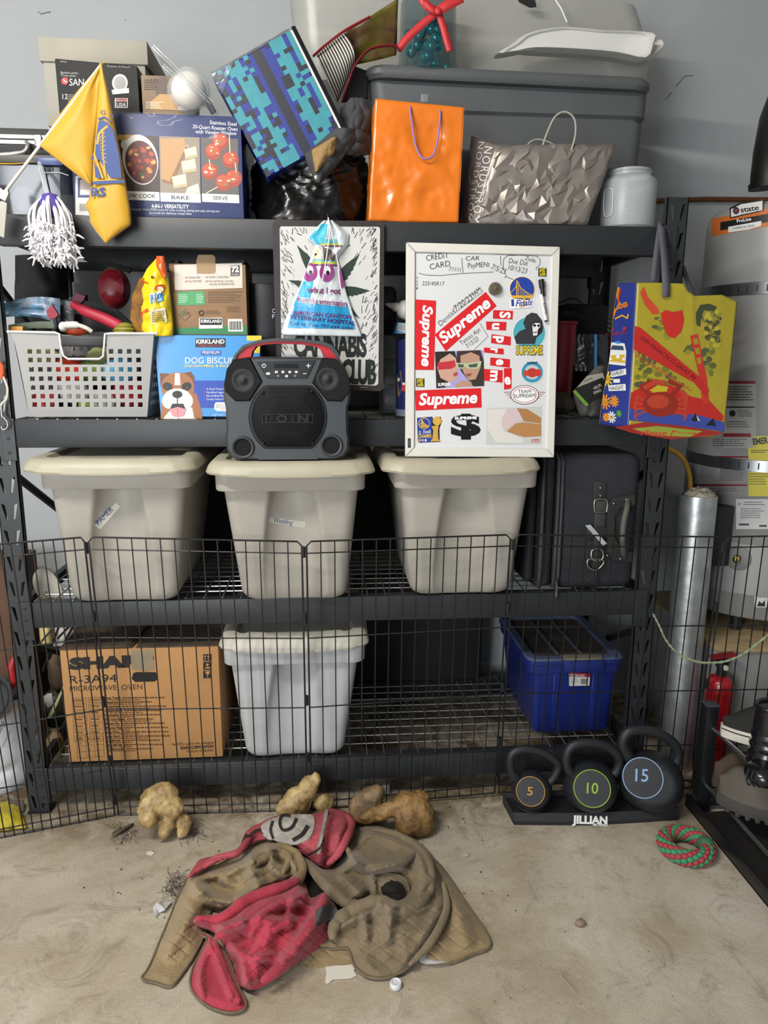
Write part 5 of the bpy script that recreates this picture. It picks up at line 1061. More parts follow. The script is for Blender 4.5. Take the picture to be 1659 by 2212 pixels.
for p_, c_ in ((Lp, (525, 822)), (Rp, (708, 819))):
    slabpoly(p_, sy-.006, .02, SPB, .94, .005).build('tweeter_pod', bb, 30)
    mb = MB(); c3 = P(c_[0], c_[1], sy-.006); mb.lathe([(.030, -.001), (.030, .0005), (.022, .0015), (.020, .0005), (.010, .0005), (.008, .002), (.001, .003)], M('0a0a0b', .5, bump=.2, bs=600), c3, 36, V((0, -1, 0)).to_track_quat('Z', 'Y').to_matrix()); mb.build('tweeter', bb, 40)
octo = []
for i in range(48):
    a = 2*PI*i/48; x, y = 622+85*math.cos(a), 901+85*math.sin(a); octo.append((x, max(832, min(969, y))))
slabpoly(octo, sy-.004, .012, M('121315', .5), .97, .004).build('grille_ring', bb, 30)
def wmat():
    mt = bpy.data.materials.new('perforated_grille'); mt.use_nodes = True; nt = mt.node_tree; b = nt.nodes['Principled BSDF']; L = nt.links.new
    tc = nt.nodes.new('ShaderNodeTexCoord'); vo = nt.nodes.new('ShaderNodeTexVoronoi'); vo.inputs['Scale'].default_value = 330; vo.inputs['Randomness'].default_value = .0
    L(tc.outputs['Object'], vo.inputs['Vector']); r = nt.nodes.new('ShaderNodeValToRGB'); r.color_ramp.elements[0].position = .28; r.color_ramp.elements[0].color = (.001, .001, .001, 1); r.color_ramp.elements[1].position = .42; r.color_ramp.elements[1].color = (.007, .007, .0075, 1)
    L(vo.outputs['Distance'], r.inputs['Fac']); L(r.outputs['Color'], b.inputs['Base Color']); b.inputs['Roughness'].default_value = .6; b.inputs['Specular IOR Level'].default_value = .15; return mt
oc2 = [(622+(x-622)*.93, 901+(y-901)*.95) for x, y in octo]
mb = MB(); qq = [P(x, y, sy-.006) for x, y in oc2]; c0 = sum(qq, V())/len(qq)
mb.loft([[c0+(p-c0)*s_+V((0, -d_, 0)) for p in qq] for s_, d_ in ((.02, .012), (.4, .012), (.7, .009), (.9, .004), (1, 0))], wmat(), True, False); mb.build('grille', bb, 60)
for x, y in ((568, 848), (674, 846), (569, 958), (675, 957)):
    mb = MB(); mb.ball(P(x, y, sy-.010), .0045, M('2f3032', .2, .8), 2); mb.build('screw', bb, 60)
q = PR(onY(sy-.0195), .2)
for x0, x1, t in ((567, 585, 'I'), (588, 631, 'O'), (634, 676, 'N')):
    for a, b in (((x0, 895), (x1, 895)), ((x1, 895), (x1, 913)), ((x1, 913), (x0, 913)), ((x0, 913), (x0, 895))): q.line([a, b], 1.2, '34363a', 1)
q.text('I', 574, 912, 578, 912, 15, '2a2b2e', 2, bold=.05); q.text('O', 597, 912, 621, 912, 15, '2a2b2e', 2, bold=.05); q.text('N', 643, 912, 667, 912, 15, '2a2b2e', 2, bold=.05); q.build('logo', bb)
slabpoly([(555, 782), (683, 778), (664, 817), (577, 817)], sy-.003, .01, M('1a1c1f', .4), .97, .003).build('control_panel', bb, 30)
q = PR(onY(sy-.0035), .25); q.rect(592, 786, 644, 795, '15171c', 0); q.ring(570, 790, 4, 4, 1.4, 'c9c9c9', 2, n=14, a0=-60, a1=240); q.line([(570, 785), (570, 790)], 1.4, 'c9c9c9', 2); q.line([(662, 790), (670, 790)], 2, 'c9c9c9', 2); q.line([(666, 786), (666, 794)], 2, 'c9c9c9', 2); q.line([(655, 807), (662, 807)], 1.6, 'c9c9c9', 2); q.disc(579, 807, 5, 3, 'c9c9c9', 2)
for x in (597, 611, 626, 640): q.rect(x-3, 801, x+3, 806, 'c9c9c9', 2)
q.text('<', 598, 815, 603, 815, 6, 'c9c9c9', 2); q.text('>', 635, 815, 640, 815, 6, 'c9c9c9', 2); q.rect(616, 810, 622, 815, 'c9c9c9', 2); q.line([(590, 800), (593, 815)], .8, '6a6c70', 1); q.build('panel_icons', bb)
for x, y in ((525, 966), (716, 962)):
    mb = MB(); mx = V((0, -1, 0)).to_track_quat('Z', 'Y').to_matrix(); c3 = P(x, y, sy); mb.lathe([(.030, -.012), (.030, .004), (.027, .008), (.024, .007), (.021, -.002), (.019, -.03)], SPG, c3, 36, mx); o = mb.build('bass_port', bb, 50)
    mb = MB(); mb.lathe([(.0228, .0012), (.0205, .0022), (.001, .0016)], M('020202', .9), c3, 30, mx); mb.build('port_opening', o)
slabpoly([(569, 972), (677, 971), (690, 992), (556, 993)], sy-.001, .02, M('3d4145', .45), .97, .004).build('foot', bb, 30)
# ---------------- whiteboard
wt, wb_ = P(1040, 527, -.035), P(1040, 988, -.105); wn = (P(1210, 533, -.035)-P(878, 523, -.035)).cross(wb_-wt).normalized()
if wn.y > 0: wn = -wn
WPl = onPl(wt, wn)
wbd = thing('whiteboard', 'white framed whiteboard with red stickers and handwriting leaning on the rack', 'whiteboard', (wb_.x, -.1, wb_.z))
oc = [WPl(x, y, 0) for x, y in ((878, 523), (1210, 533), (1197, 988), (876, 986))]; ic = [WPl(x, y, 0) for x, y in ((897, 544), (1193, 551), (1181, 969), (895, 966))]
FRM = M('d3d1c9', .45, var=.03, vs=10); th = -wn*.018
for i in range(4):
    j = (i+1) % 4; mb = MB(); mb.hexa([oc[j], oc[i], ic[i], ic[j]]+[p+th for p in (oc[j], oc[i], ic[i], ic[j])], FRM, .0015); mb.build('frame', wbd, 40)
mb = MB(); mb.prism([p-wn*.006 for p in ic], -wn*.004, M('d2d3d5', .25, spec=.5)); mb.build('panel', wbd)
WS = onPl(wt-wn*.006, wn); q = PR(WS, .35); RDs = 'cf1f26'; INK = '2b2d31'
def X(x): return 820+x*.2532
def Yp(y): return 500+y*.2532
def hand(t, x0, y0, x1, y1, h, c=INK): q.text(t, X(x0), Yp(y0), X(x1), Yp(y1), h*.2532, c, 4, bold=-.012, shear=.12)
hand('CREDiT', 400, 250, 592, 222, 48); hand('CARD', 432, 325, 605, 292, 48); hand('7/11/11', 590, 335, 692, 345, 38); hand('CAR', 735, 248, 850, 245, 38); hand('PayMENt', 752, 312, 940, 300, 44); hand('7/5/23', 950, 320, 1065, 365, 48)
hand('Due Dat', 1100, 268, 1262, 292, 44); hand('10/13/23', 1095, 325, 1252, 360, 46); hand('Zelle', 1236, 240, 1328, 268, 34); hand('225/45R17', 362, 458, 552, 462, 34)
hand('Dentist', 520, 808, 652, 690, 44); hand('7/20/23', 655, 678, 800, 572, 50); hand('9AM', 805, 560, 868, 505, 42); hand('Tattoo Apt', 700, 970, 865, 845, 38); hand('7/15/23', 752, 998, 848, 925, 40)
for k, ch in enumerate('AUDI'): hand(ch, 312, 405+k*30, 326, 405+k*30, 22)
L_ = lambda pts, w_=.9: q.line([(X(x), Yp(y)) for x, y in pts], w_, INK, 3)
L_([(330, 355), (400, 372), (520, 375), (700, 358), (970, 345)]); L_([(700, 225), (705, 290), (712, 350)]); L_([(1032, 210), (1034, 290)]); L_([(1065, 390), (1080, 385), (1052, 300), (1060, 230), (1095, 205), (1200, 202), (1340, 210), (1372, 245), (1365, 285), (1335, 310), (1335, 330)]); L_([(1080, 385), (1140, 410)]); L_([(312, 182), (900, 190), (1350, 210)], .6)
L_([(622, 660), (858, 478), (880, 512), (648, 690), (622, 660)], .7); L_([(852, 780), (925, 895), (805, 1010)], .7)
def sq_(pts, c, l=1): q.poly([(X(x), Yp(y)) for x, y in pts], c, l)
def st(t, x0, y0, x1, y1, h, c='f2eeee', l=4, **k): q.text(t, X(x0), Yp(y0), X(x1), Yp(y1), h*.2532, c, l, **k)
sq_([(308, 580), (482, 590), (464, 1182), (304, 1180)], RDs); st('Supreme', 372, 628, 360, 1150, 80, bold=.035, shear=.2)
sq_([(470, 880), (905, 515), (998, 635), (565, 1022)], RDs); st('Supreme', 545, 962, 955, 628, 92, bold=.035, shear=.2)
sq_([(302, 1356), (866, 1336), (870, 1502), (308, 1528)], RDs); st('Supreme', 335, 1480, 835, 1460, 95, bold=.035, shear=.2)
for pts, ch, t in ((((970, 670), (1138, 678), (1134, 750), (966, 742)), 'S', ((1030, 682), (1026, 738))), (((908, 768), (1082, 772), (1078, 845), (912, 838)), 'u', ((965, 780), (962, 834))), (((955, 876), (1120, 898), (1118, 972), (950, 952)), 'p', ((1000, 892), (996, 950))), (((890, 990), (1058, 1000), (1058, 1050), (892, 1032)), 'r', ((950, 996), (948, 1034))), (((945, 1075), (1112, 1090), (1110, 1162), (942, 1142)), 'e', ((1000, 1088), (996, 1140))), (((890, 1172), (1050, 1185), (1048, 1290), (890, 1272)), 'm', ((950, 1184), (945, 1276)))):
    sq_(pts, RDs); st(ch, t[0][0], t[0][1], t[1][0], t[1][1], 86 if ch in 'Sp' else 82, bold=.04)
sq_([(1060, 1168), (1126, 1165), (1124, 1340), (1062, 1350)], RDs); st('e', 1068, 1305, 1120, 1300, 88, bold=.04)
# photo of two faces with sunglasses
sq_([(472, 1026), (884, 1012), (892, 1318), (484, 1338)], 'a39bd0'); sq_([(472, 1026), (640, 1020), (668, 1120), (560, 1330), (484, 1338)], '2a2523', 2); sq_([(660, 1020), (860, 1012), (888, 1100), (892, 1318), (800, 1322), (700, 1200), (655, 1100)], '3b312c', 2)
sq_([(520, 1090), (600, 1040), (650, 1080), (670, 1180), (668, 1250), (600, 1290), (520, 1250), (490, 1160)], 'c39b88', 3); sq_([(690, 1060), (780, 1030), (850, 1060), (862, 1160), (820, 1260), (760, 1270), (720, 1210), (690, 1130)], 'b58e78', 3)
sq_([(492, 1120), (640, 1100), (650, 1150), (610, 1172), (500, 1180)], 'b8323a', 4); sq_([(648, 1120), (740, 1128), (870, 1105), (862, 1145), (830, 1172), (750, 1170), (735, 1150), (700, 1172), (660, 1160)], 'b3bf9a', 4); sq_([(664, 1132), (720, 1135), (715, 1160), (676, 1160)], '4a5248', 5); sq_([(755, 1138), (840, 1124), (828, 1158), (765, 1160)], '4a5248', 5)
sq_([(625, 1215), (662, 1195), (668, 1225), (635, 1238)], 'a64a50', 4); sq_([(735, 1215), (790, 1208), (775, 1235), (745, 1238)], '9a4a4a', 4); sq_([(640, 1310), (700, 1270), (780, 1280), (790, 1322), (650, 1330)], 'b58e78', 3); st('SUPREME', 498, 1320, 606, 1316, 26, 'f2f0ee', 5, bold=.03)
for x, y in ((1354, 310), (312, 1252)): sq_([(x, y), (x+70, y+2), (x+70, y+75), (x, y+73)], '161513', 1); [st(t, x+10, y+24+22*k, x+62, y+24+22*k, 19, 'd9c22e', 3, bold=.05) for k, t in enumerate(("DON'T", 'F*CK', 'AROUND'))]
def bridge(cx, cy, r, l=1):
    q.disc(X(cx), Yp(cy), r*.2532*1.06, r*.2532*1.06, 'e8e6e0', l); q.disc(X(cx), Yp(cy), r*.2532, r*.2532, '24409a', l+1, 32)
    q.ring(X(cx), Yp(cy), r*.2532*.98, r*.2532*.98, 1.3, 'd9a93a', l+2, 32)
    T_ = lambda u, v: (X(cx+u*r), Yp(cy+v*r))
    q.line([T_(-.95, .35), T_(-.5, -.15), T_(-.38, -.62), T_(-.1, -.1), T_(.5, .38), T_(.95, .5)], 1.4, 'd9a93a', l+3); q.line([T_(-.42, -.68), T_(-.42, .55)], 2.2, 'd9a93a', l+3); q.line([T_(-.28, -.5), T_(-.28, .55)], 1.4, 'd9a93a', l+3)
    for k in range(8): x_ = -.15+k*.13; q.line([T_(x_, -.1+max(0, k*.075)), T_(x_+.06, .55)], .9, 'd9a93a', l+3)
    q.poly([T_(-.9, .5), T_(.9, .5), T_(.75, .72), T_(-.75, .72)], 'd9a93a', l+4)
bridge(1216, 492, 108); sq_([(1112, 570), (1300, 590), (1308, 640), (1240, 652), (1112, 660)], 'e8e8ea', 6); st('Finals', 1160, 640, 1305, 628, 52, '2a3f8c', 8, bold=.02, shear=.35); sq_([(1122, 580), (1146, 578), (1148, 636), (1126, 640)], '2a3f8c', 7); sq_([(1222, 545), (1245, 550), (1240, 640), (1195, 652), (1225, 620)], 'c9a04a', 7)
# hooded figure sticker
q.disc(X(1276), Yp(865), 142*.2532, 142*.2532, 'e2e4e4', 1, 36); q.disc(X(1276), Yp(865), 136*.2532, 136*.2532, '4aa3b0', 2, 36)
sq_([(1165, 960), (1150, 900), (1195, 850), (1245, 830), (1225, 780), (1250, 720), (1295, 692), (1340, 700), (1385, 755), (1398, 810), (1390, 860), (1340, 905), (1325, 960)], '34353a', 3); sq_([(1292, 800), (1320, 768), (1375, 775), (1385, 830), (1350, 890), (1308, 895)], '17181a', 4); sq_([(1302, 800), (1325, 780), (1368, 782), (1372, 812), (1350, 838), (1345, 885), (1310, 890), (1305, 840)], 'dcdcd8', 5); q.disc(X(1322), Yp(802), 3.6, 3, '17181a', 6, 10); q.disc(X(1357), Yp(804), 3, 3, '17181a', 6, 10); sq_([(1310, 858), (1345, 855), (1344, 862), (1310, 866)], '17181a', 6)
st('SUPREME', 1162, 1050, 1392, 1050, 76, '17181a', 6, bold=.05); st('SUPREME', 1166, 1048, 1388, 1048, 72, 'e0c62e', 7, bold=.015)
# round badge, wings sticker
q.disc(X(1302), Yp(1200), 103*.2532, 100*.2532, 'dde0d8', 1, 10); q.disc(X(1302), Yp(1200), 92*.2532, 90*.2532, '3a8fb4', 2, 24); q.disc(X(1302), Yp(1200), 66*.2532, 62*.2532, 'b9c0c0', 3, 24); q.disc(X(1302), Yp(1205), 46*.2532, 40*.2532, 'b8382e', 4, 16); q.disc(X(1352), Yp(1205), 25*.2532, 32*.2532, 'c4362c', 5); q.disc(X(1245), Yp(1210), 22*.2532, 28*.2532, 'b5482e', 5); st('SUPREME', 1258, 1130, 1348, 1128, 17, '22303a', 6, bold=.02)
q.disc(X(1237), Yp(1394), 122*.2532, 82*.2532, '1d1d1f', 1, 32); q.disc(X(1237), Yp(1394), 116*.2532, 77*.2532, 'ecebea', 2, 32); q.ring(X(1237), Yp(1394), 100*.2532, 64*.2532, 1.2, 'b8323a', 3, 32)
for s_ in (-1, 1):
    for k in range(4): q.line([(X(1237+s_*(122-6*k)), Yp(1370+k*18)), (X(1237+s_*(176-16*k)), Yp(1372+k*16))], .9, '1d1d1f' if k in (0, 3) else 'b8323a', 2)
st('TEAM', 1180, 1378, 1292, 1376, 26, '1d1d1f', 4); st('SUPREAM', 1144, 1420, 1328, 1414, 32, '1d1d1f', 4)
# photo print: white sheet and tan figure
sq_([(914, 1508), (1384, 1495), (1378, 1812), (910, 1818)], 'bfc3bd', 1); sq_([(918, 1520), (1080, 1512), (1100, 1540), (1040, 1600), (1060, 1700), (1230, 1770), (1225, 1805), (990, 1800), (920, 1680)], 'd3d0cc', 2); sq_([(1170, 1508), (1260, 1515), (1378, 1590), (1378, 1640), (1230, 1620), (1200, 1560)], 'a87a4e', 2); sq_([(1230, 1628), (1378, 1645), (1378, 1745), (1240, 1755), (1150, 1730), (1085, 1705), (1160, 1640)], 'b08050', 3); sq_([(1090, 1515), (1170, 1510), (1200, 1560), (1220, 1618), (1150, 1640), (1075, 1705), (1040, 1650), (1050, 1580)], 'cdb9ba', 4); sq_([(1298, 1775), (1362, 1773), (1362, 1797), (1298, 1797)], 'b8323a', 3); st('Supreme', 1303, 1793, 1357, 1791, 14, 'f0eeee', 5, bold=.02)
# finals champs sticker
sq_([(320, 1590), (450, 1580), (455, 1600), (520, 1580), (532, 1620), (510, 1680), (512, 1780), (520, 1795), (340, 1802), (326, 1790)], '17181c', 1); sq_([(326, 1594), (448, 1585), (448, 1796), (340, 1797), (332, 1790)], '24409a', 2); bridge(380, 1638, 46, 3)
st('Finals', 372, 1728, 440, 1718, 32, 'e6e6ea', 5, shear=.3); st('CHAMPS', 330, 1762, 442, 1760, 30, 'dcb64a', 6, bold=.03); sq_([(334, 1700), (354, 1700), (354, 1730), (334, 1730)], '8a8a90', 4)
q.disc(X(490), Yp(1617), 37*.2532, 38*.2532, 'd0a347', 3); sq_([(445, 1660), (505, 1655), (498, 1700), (500, 1770), (520, 1790), (430, 1792), (450, 1770), (458, 1700)], 'c79a40', 3)
for k, c in enumerate(('d9b23a', 'b9a0d0', 'c9c9d4')): sq_([(332+k*26, 1772), (350+k*26, 1772), (350+k*26, 1792), (332+k*26, 1792)], c, 4)
st('$', 608, 1735, 862, 1735, 168, '121214', 3, bold=.05); sq_([(632, 1578), (835, 1578), (835, 1608), (632, 1608)], '121214', 4); st('SUPREME', 640, 1604, 830, 1600, 22, 'eeeeee', 6, bold=.05)
q.build('board_print', wbd)
q = PR(WPl, .35); q.rect(881, 947, 887, 967, '1b1b1c', 1); q.line([(884, 950), (884, 964)], 1.2, '8a8a8a', 2); q.line([(879, 524), (896, 543)], .8, '8f8d86', 1); q.line([(1209, 534), (1194, 550)], .8, '8f8d86', 1); q.line([(877, 985), (895, 967)], .8, '8f8d86', 1); q.line([(1196, 987), (1182, 970)], .8, '8f8d86', 1); q.build('maker_label', wbd)
mb = MB(); c3 = WS(1068, 625, 0); mxw = wn.to_track_quat('Z', 'Y').to_matrix(); mb.lathe([(.0175, 0), (.0175, .010), (.015, .013), (.003, .014), (.003, .018), (.001, .0185)], M('8d8574', .3, .8), c3, 30, mxw); tag(mb.build('magnet', None, 40), 'round metal magnet stuck on the whiteboard', 'magnet')
mk_ = thing('dry_erase_marker', 'white marker with black cap held at the right edge of the whiteboard', 'marker', WS(1175, 690, .006))
mb = MB(); mb.tube([WS(1169, 636, .008), WS(1179, 692, .008)], .0055, M('d9d9d6', .4), 12); mb.build('barrel', mk_, 40); mb = MB(); mb.tube([WS(1169, 604, .008), WS(1171, 622, .008), WS(1171.2, 623, .008), WS(1173, 640, .008)], [.008, .008, .006, .006], M('161617', .4), 12); mb.tube([WS(1179, 691, .008), WS(1180, 695, .008)], .0045, M('161617', .4), 12); mb.build('cap', mk_, 40)
q = PR(lambda x, y, o: WS(x, y, .0137+o), .4); q.text('EXPO', 1173.5, 655, 1177.5, 680, 4.5, '2a2a2c', 1); q.build('marker_print', mk_)
# ---------------- things between sign and whiteboard
bt = thing('squeeze_bottle', 'white squeeze bottle with pointed nozzle lying behind the whiteboard edge', 'bottle', P(866, 700, .06))
dw = thing('drawer_tower', 'clear plastic drawer unit left of the whiteboard', 'drawer unit', (P(880, 895, .12).x, .25, Z2)); x0, x1 = P(828, 820, .12).x, P(960, 820, .12).x; zt_ = P(850, 722, .12).z
DR = M('8f9496', .2, alpha=.45, spec=.7); mb = MB(); mb.box(x0, x1, .17, .31, Z2+.001, zt_, DR, .006); mb.build('case', dw, 40)
for k in range(3): mb = MB(); zz = Z2+.01+k*(zt_-Z2)/3; mb.box(x0+.006, x1-.006, .163, .19, zz, zz+(zt_-Z2)/3-.012, DR, .004); mb.build('drawer', dw, 40)
mb = MB(); c_ = P(872, 668, .09); c_.z = max(c_.z, zt_+.03); ax = V((-1, -.2, .25)).normalized(); mxx = ax.to_track_quat('Z', 'Y').to_matrix(); mb.lathe([(.02, -.05), (.026, -.04), (.028, -.01), (.026, .006), (.018, .016), (.012, .018)], M('cfcdc6', .4), c_, 28, mxx); mb.build('body', bt, 40)
mb = MB(); mb.lathe([(.013, .018), (.013, .030), (.010, .031), (.009, .038), (.003, .056), (.002, .057)], M('d6d3c8', .45), c_, 20, mxx); mb.build('nozzle', bt, 40)
bpk = thing('blue_packet_box', 'small light blue carton with barcode under the squeeze bottle', 'box', P(866, 728, .06)); mb = MB(); f_ = [P(852, 728, .085), P(880, 732, .075), P(880, 698, .075), P(858, 696, .085)]
for p_ in f_: p_.z = max(p_.z, zt_+.001)
mb.hexa([f_[0], f_[1], f_[2], f_[3]]+[p_+V((0, .07, 0)) for p_ in f_], M('3f93bf', .4)); mb.build('carton', bpk); q = PR(onPl(f_[0], (f_[1]-f_[0]).cross(f_[2]-f_[0])), .5); q.poly([(861, 698), (878, 701), (878, 718), (859, 714)], 'd9d9d6', 1)
for k in range(8): q.line([(863+k*1.9, 700+k*.3), (862.5+k*1.9, 713+k*.3)], .8, '222222', 2)
q.build('barcode', bpk)
x_ = P(880, 890, .04); mb = MB(); tn = thing('printed_tin', 'dark blue printed tin behind the left edge of the whiteboard', 'tin', (x_.x, .09, Z2)); mb.lathe([(.062, Z2+.001), (.065, Z2+.004), (.065, P(870, 735, .03).z), (.06, P(870, 732, .03).z)], M('1c2552', .3, var=.6, vs=28, h2='232a5c', coat=.3), (x_.x+.035, .09, 0), 36); mb.build('body', tn, 40); mb = MB(); mb.lathe([(.066, Z2+.001), (.0665, Z2+.02), (.064, Z2+.022)], M('8f97a8', .35, .5), (x_.x+.035, .09, 0), 36); mb.build('base_band', tn, 40)
q = PR(onCyl(x_.x+.035, .09, .065), .4); q.poly([(857, 812), (866, 800), (870, 838), (860, 860)], '8a6a48', 1); q.disc(872, 838, 4, 8, 'a8322e', 2); q.disc(872, 829, 3, 3, 'd9d0c0', 3); q.disc(861, 820, 3, 4, 'd9cfc0', 2); q.build('tin_print', tn)
# ---------------- right end of the second shelf
mb = MB(); mb.loft([[V((P(1222, 868, .10).x+r_*math.cos(t), .16+r_*.8*math.sin(t), z)) for t in [i*2*PI/32 for i in range(32)]] for r_, z in ((.026, Z2+.03), (.034, Z2+.05), (.040, P(1222, 700, .10).z), (.044, P(1222, 698, .1).z), (.044, P(1222, 692, .1).z), (.038, P(1222, 692, .1).z))], M('8f2433', .4)); tag(mb.build('red_bucket', None, 40), 'tall narrow red plastic tub right of the whiteboard', 'tub')
GRP = M('2e2f31', .3, var=.3, vs=14, coat=.2)
pk = thing('foil_package', 'black and silver foil package with blue stripe behind the hanging shopping bag', 'package', (P(1268, 790, .22).x, .22, Z2)); mb = MB(); g_ = lambda u, v: P(1229+84*u, 722+80*v, .20-.02*math.sin(u*PI)-.015*crump(V((u*3, v*3, 0)), 1.2)); mb.grid(20, 18, g_, GRP); mb.grid(6, 12, lambda u, v: P(1231+16*u*(1-v*.3), 728+(60)*v, .19-.02*math.sin(u*PI)), M('b9bbbc', .3, var=.3, vs=40)); mb.build('foil', pk, 70); mb = MB(); mb.prism([P(x, y, .165) for x, y in ((1284, 722), (1290, 722), (1290, 800), (1284, 800))], (0, .003, 0), M('3f7fae', .4)); mb.build('stripe', pk)
mb = MB(); mb.box(P(1286, 760, .3).x, P(1330, 760, .3).x, .25, .34, Z2, P(1300, 720, .3).z, M('6f1c2c', .5), .01); tag(mb.build('maroon_box', None, 40), 'maroon box at the back right of the second shelf', 'box')
sb_ = thing('soil_bag', 'grey bag with black and green label leaning at the shelf right end', 'bag', (P(1275, 895, .05).x, .08, Z2)); 
Lg = [(790, 1290), (820, 1262), (850, 1238), (880, 1246), (900, 1254)]; Rg = [(790, 1305), (830, 1312), (870, 1310), (900, 1300)]
gf = patch2(Lg, Rg, 790, 900, lambda u, v: .05-.035*math.sin(u*PI)*math.sin(v*PI*.9), 20, 20, .02, .03, 4)
mb = MB(); mb.grid(20, 24, lambda u, v: (lambda p: V((p.x, p.y, max(p.z, Z2+.002))))(gf(u, v)), M('56534e', .6, var=.2, vs=14)); mb.build('bag', sb_, 70, solid=.002)
q = PR(lambda x, y, o: P(x, y, .004-o), .4); q.poly([(1268, 812), (1302, 805), (1306, 818), (1250, 842), (1238, 846)], '9a978c', 0); q.poly([(1240, 840), (1302, 815), (1308, 848), (1268, 876)], '1d1f1e', 1); q.poly([(1237, 846), (1243, 842), (1272, 874), (1266, 878)], '6f9a3a', 2); q.text('HELPS', 1284, 842, 1300, 834, 6, 'c9c9c4', 3, up=(-.5, -.9)); q.text('ELIMINATE', 1284, 852, 1300, 845, 6, 'c9c9c4', 3, up=(-.5, -.9)); q.text('ODORS', 1262, 826, 1280, 818, 4, '3a3a36', 3); q.build('label_print', sb_)
mb = MB(); p_ = P(1222, 885, .05); mb.ball(V((p_.x, .09, Z2+.036)), .036, M('4a4138', .8, var=.2, vs=30), 3, (1.1, .9, .95), None, .2, 5); tag(mb.build('brown_pouch', None, 60), 'small brown pouch below the red tub', 'pouch')
mb = MB(); rr = random.Random(8)
for k in range(5): mb.tube(catmull([P(1208, 655+k*9, .2), P(1240, 648+k*12+rr.uniform(-6, 6), .18), P(1275, 670+k*9, .18), P(1318, 690+k*10, .22)], 5), .006, M('1b1c1e', .6), 6, flat=.3)
tag(mb.build('black_straps', None, 60), 'tangle of black webbing straps above the foil package', 'straps')
mb = MB(); mb.box(P(1215, 700, .35).x, P(1320, 700, .35).x, .36, .5, Z2, P(1250, 655, .35).z, M('151517', .7), .02, 2); tag(mb.build('black_cooler', None, 40), 'black soft case at the back right of the second shelf', 'case')
# ---------------- hanging shopping bag
hb_ = thing('shopping_bag', 'colourful reusable shopping bag with crab and bridge pictures hanging from the top beam', 'shopping bag', (P(1450, 945, -.1).x, -.1, P(1450, 945, -.1).z))
FY_ = -.125; Tt = [(1376, 611), (1430, 611), (1478, 613), (1484, 628), (1500, 639), (1560, 637), (1592, 652)]; Tb = [(1358, 926), (1400, 935), (1450, 941), (1500, 944), (1540, 943), (1563, 930)]
def xt(tab, u): 
    k = u*(len(tab)-1); i = min(int(k), len(tab)-2); f_ = k-i; return (tab[i][0]*(1-f_)+tab[i+1][0]*f_, tab[i][1]*(1-f_)+tab[i+1][1]*f_)
def ff(u, v):
    a, b = xt(Tt, u), xt(Tb, u); x, y = a[0]*(1-v)+b[0]*v, a[1]*(1-v)+b[1]*v
    return P(x, y, FY_+.02*max(0, u-.62)*2*(1-v)+.0015*crump(V((u*3, v*3, 0)), 1.0))
YG = M('a5962a', .35, var=.08, vs=8, coat=.2); mb = MB(); mb.grid(48, 44, ff, YG); FB_ = onMB(mb, FY_)
def gfn(u, v):
    xl, yl_ = 1337-40*v-2*math.sin(v*9), 612+304*v; a, b = xt(Tt, 0), xt(Tb, 0); xr_, yr_ = a[0]*(1-v)+b[0]*v, a[1]*(1-v)+b[1]*v
    return P(xl*(1-u)+xr_*u, yl_*(1-u)+yr_*u, -.035*(1-u)+FY_*u+.002*math.sin(u*PI)*math.sin(v*4))
PUR = M('2d3a86', .3, var=.12, vs=9, coat=.25); mb.grid(14, 44, gfn, PUR)
mb.grid(8, 30, lambda u, v: ff(1, v)+V((.012*u+.01*math.sin(v*5)*u, .085*u, -.004*u)), M('4a2630', .4, var=.2, vs=9)); mb.grid(24, 24, lambda u, v: gfn(0, v)*(1-u)+(ff(1, v)+V((.012, .085, -.004)))*u+V((0, .005, 0)), YG)
mb.grid(24, 4, lambda u, v: ff(u, 1)*(1-v)+(gfn(0, 1)*(1-u)+(ff(1, 1)+V((.012, .085, -.004)))*u)*v, M('8a2a24', .4)); mb.build('bag_body', hb_, 60, solid=.0012)
HS = M('56545c', .8, bump=.2, bs=300)
def strapr(pts, w_, nm='handle_strap'):
    mb = MB(); pts = catmull(pts, 6); n_ = len(pts); vs = []
    for i, p in enumerate(pts):
        t = (pts[min(i+1, n_-1)]-pts[max(0, i-1)]).normalized(); s_ = t.cross(V((0, 1, .01))).normalized()*w_/2; vs += [p-s_, p+s_]
    mb.add(vs, [[2*i, 2*i+1, 2*i+3, 2*i+2] for i in range(n_-1)], HS); return mb.build(nm, hb_, 70, solid=.002)
strapr([P(1438, 642, FY_-.006), P(1438, 612, FY_-.006), P(1435, 560, -.09), P(1430, 510, -.03), P(1428, 489, -.012), P(1428, 484, .012)], .021); strapr([P(1500, 660, -.05), P(1496, 635, -.03), P(1482, 600, .055), P(1474, 575, .07)], .015); strapr([P(1412, 608, -.075), P(1417, 560, -.05), P(1425, 500, -.014), P(1427, 484, .012)], .019)
fq = lambda x, y, o: FB_(x, y, o+.0016)
q = PR(fq, .35, .0003, cut=14); Xs = lambda x: 1200+x*.2767; Ys = lambda y: 400+y*.2767
def sp_(pts, c, l=0): q.poly([(Xs(x), Ys(y)) for x, y in pts], c, l)
sp_([(690, 790), (720, 870), (800, 960), (810, 1000), (760, 1010), (700, 940), (660, 840)], 'c2482c', 0); sp_([(820, 1000), (860, 975), (920, 990), (990, 975), (1005, 1050), (985, 1140), (930, 1195), (880, 1180), (840, 1090)], 'c22c24', 1)
GRN = '59602c'; rr = random.Random(6)
for k in range(190):
    x, y = rr.uniform(640, 1230), rr.uniform(1040, 1560); 
    if abs((y-1110)-(x-620)*.82) < 130 or (x > 880 and y < 1250): continue
    q.disc(Xs(x), Ys(y), rr.uniform(4, 10), rr.uniform(3, 8), rr.choice([GRN, '6f7430', '8a8a2e', '4f5440']), 0, 8)
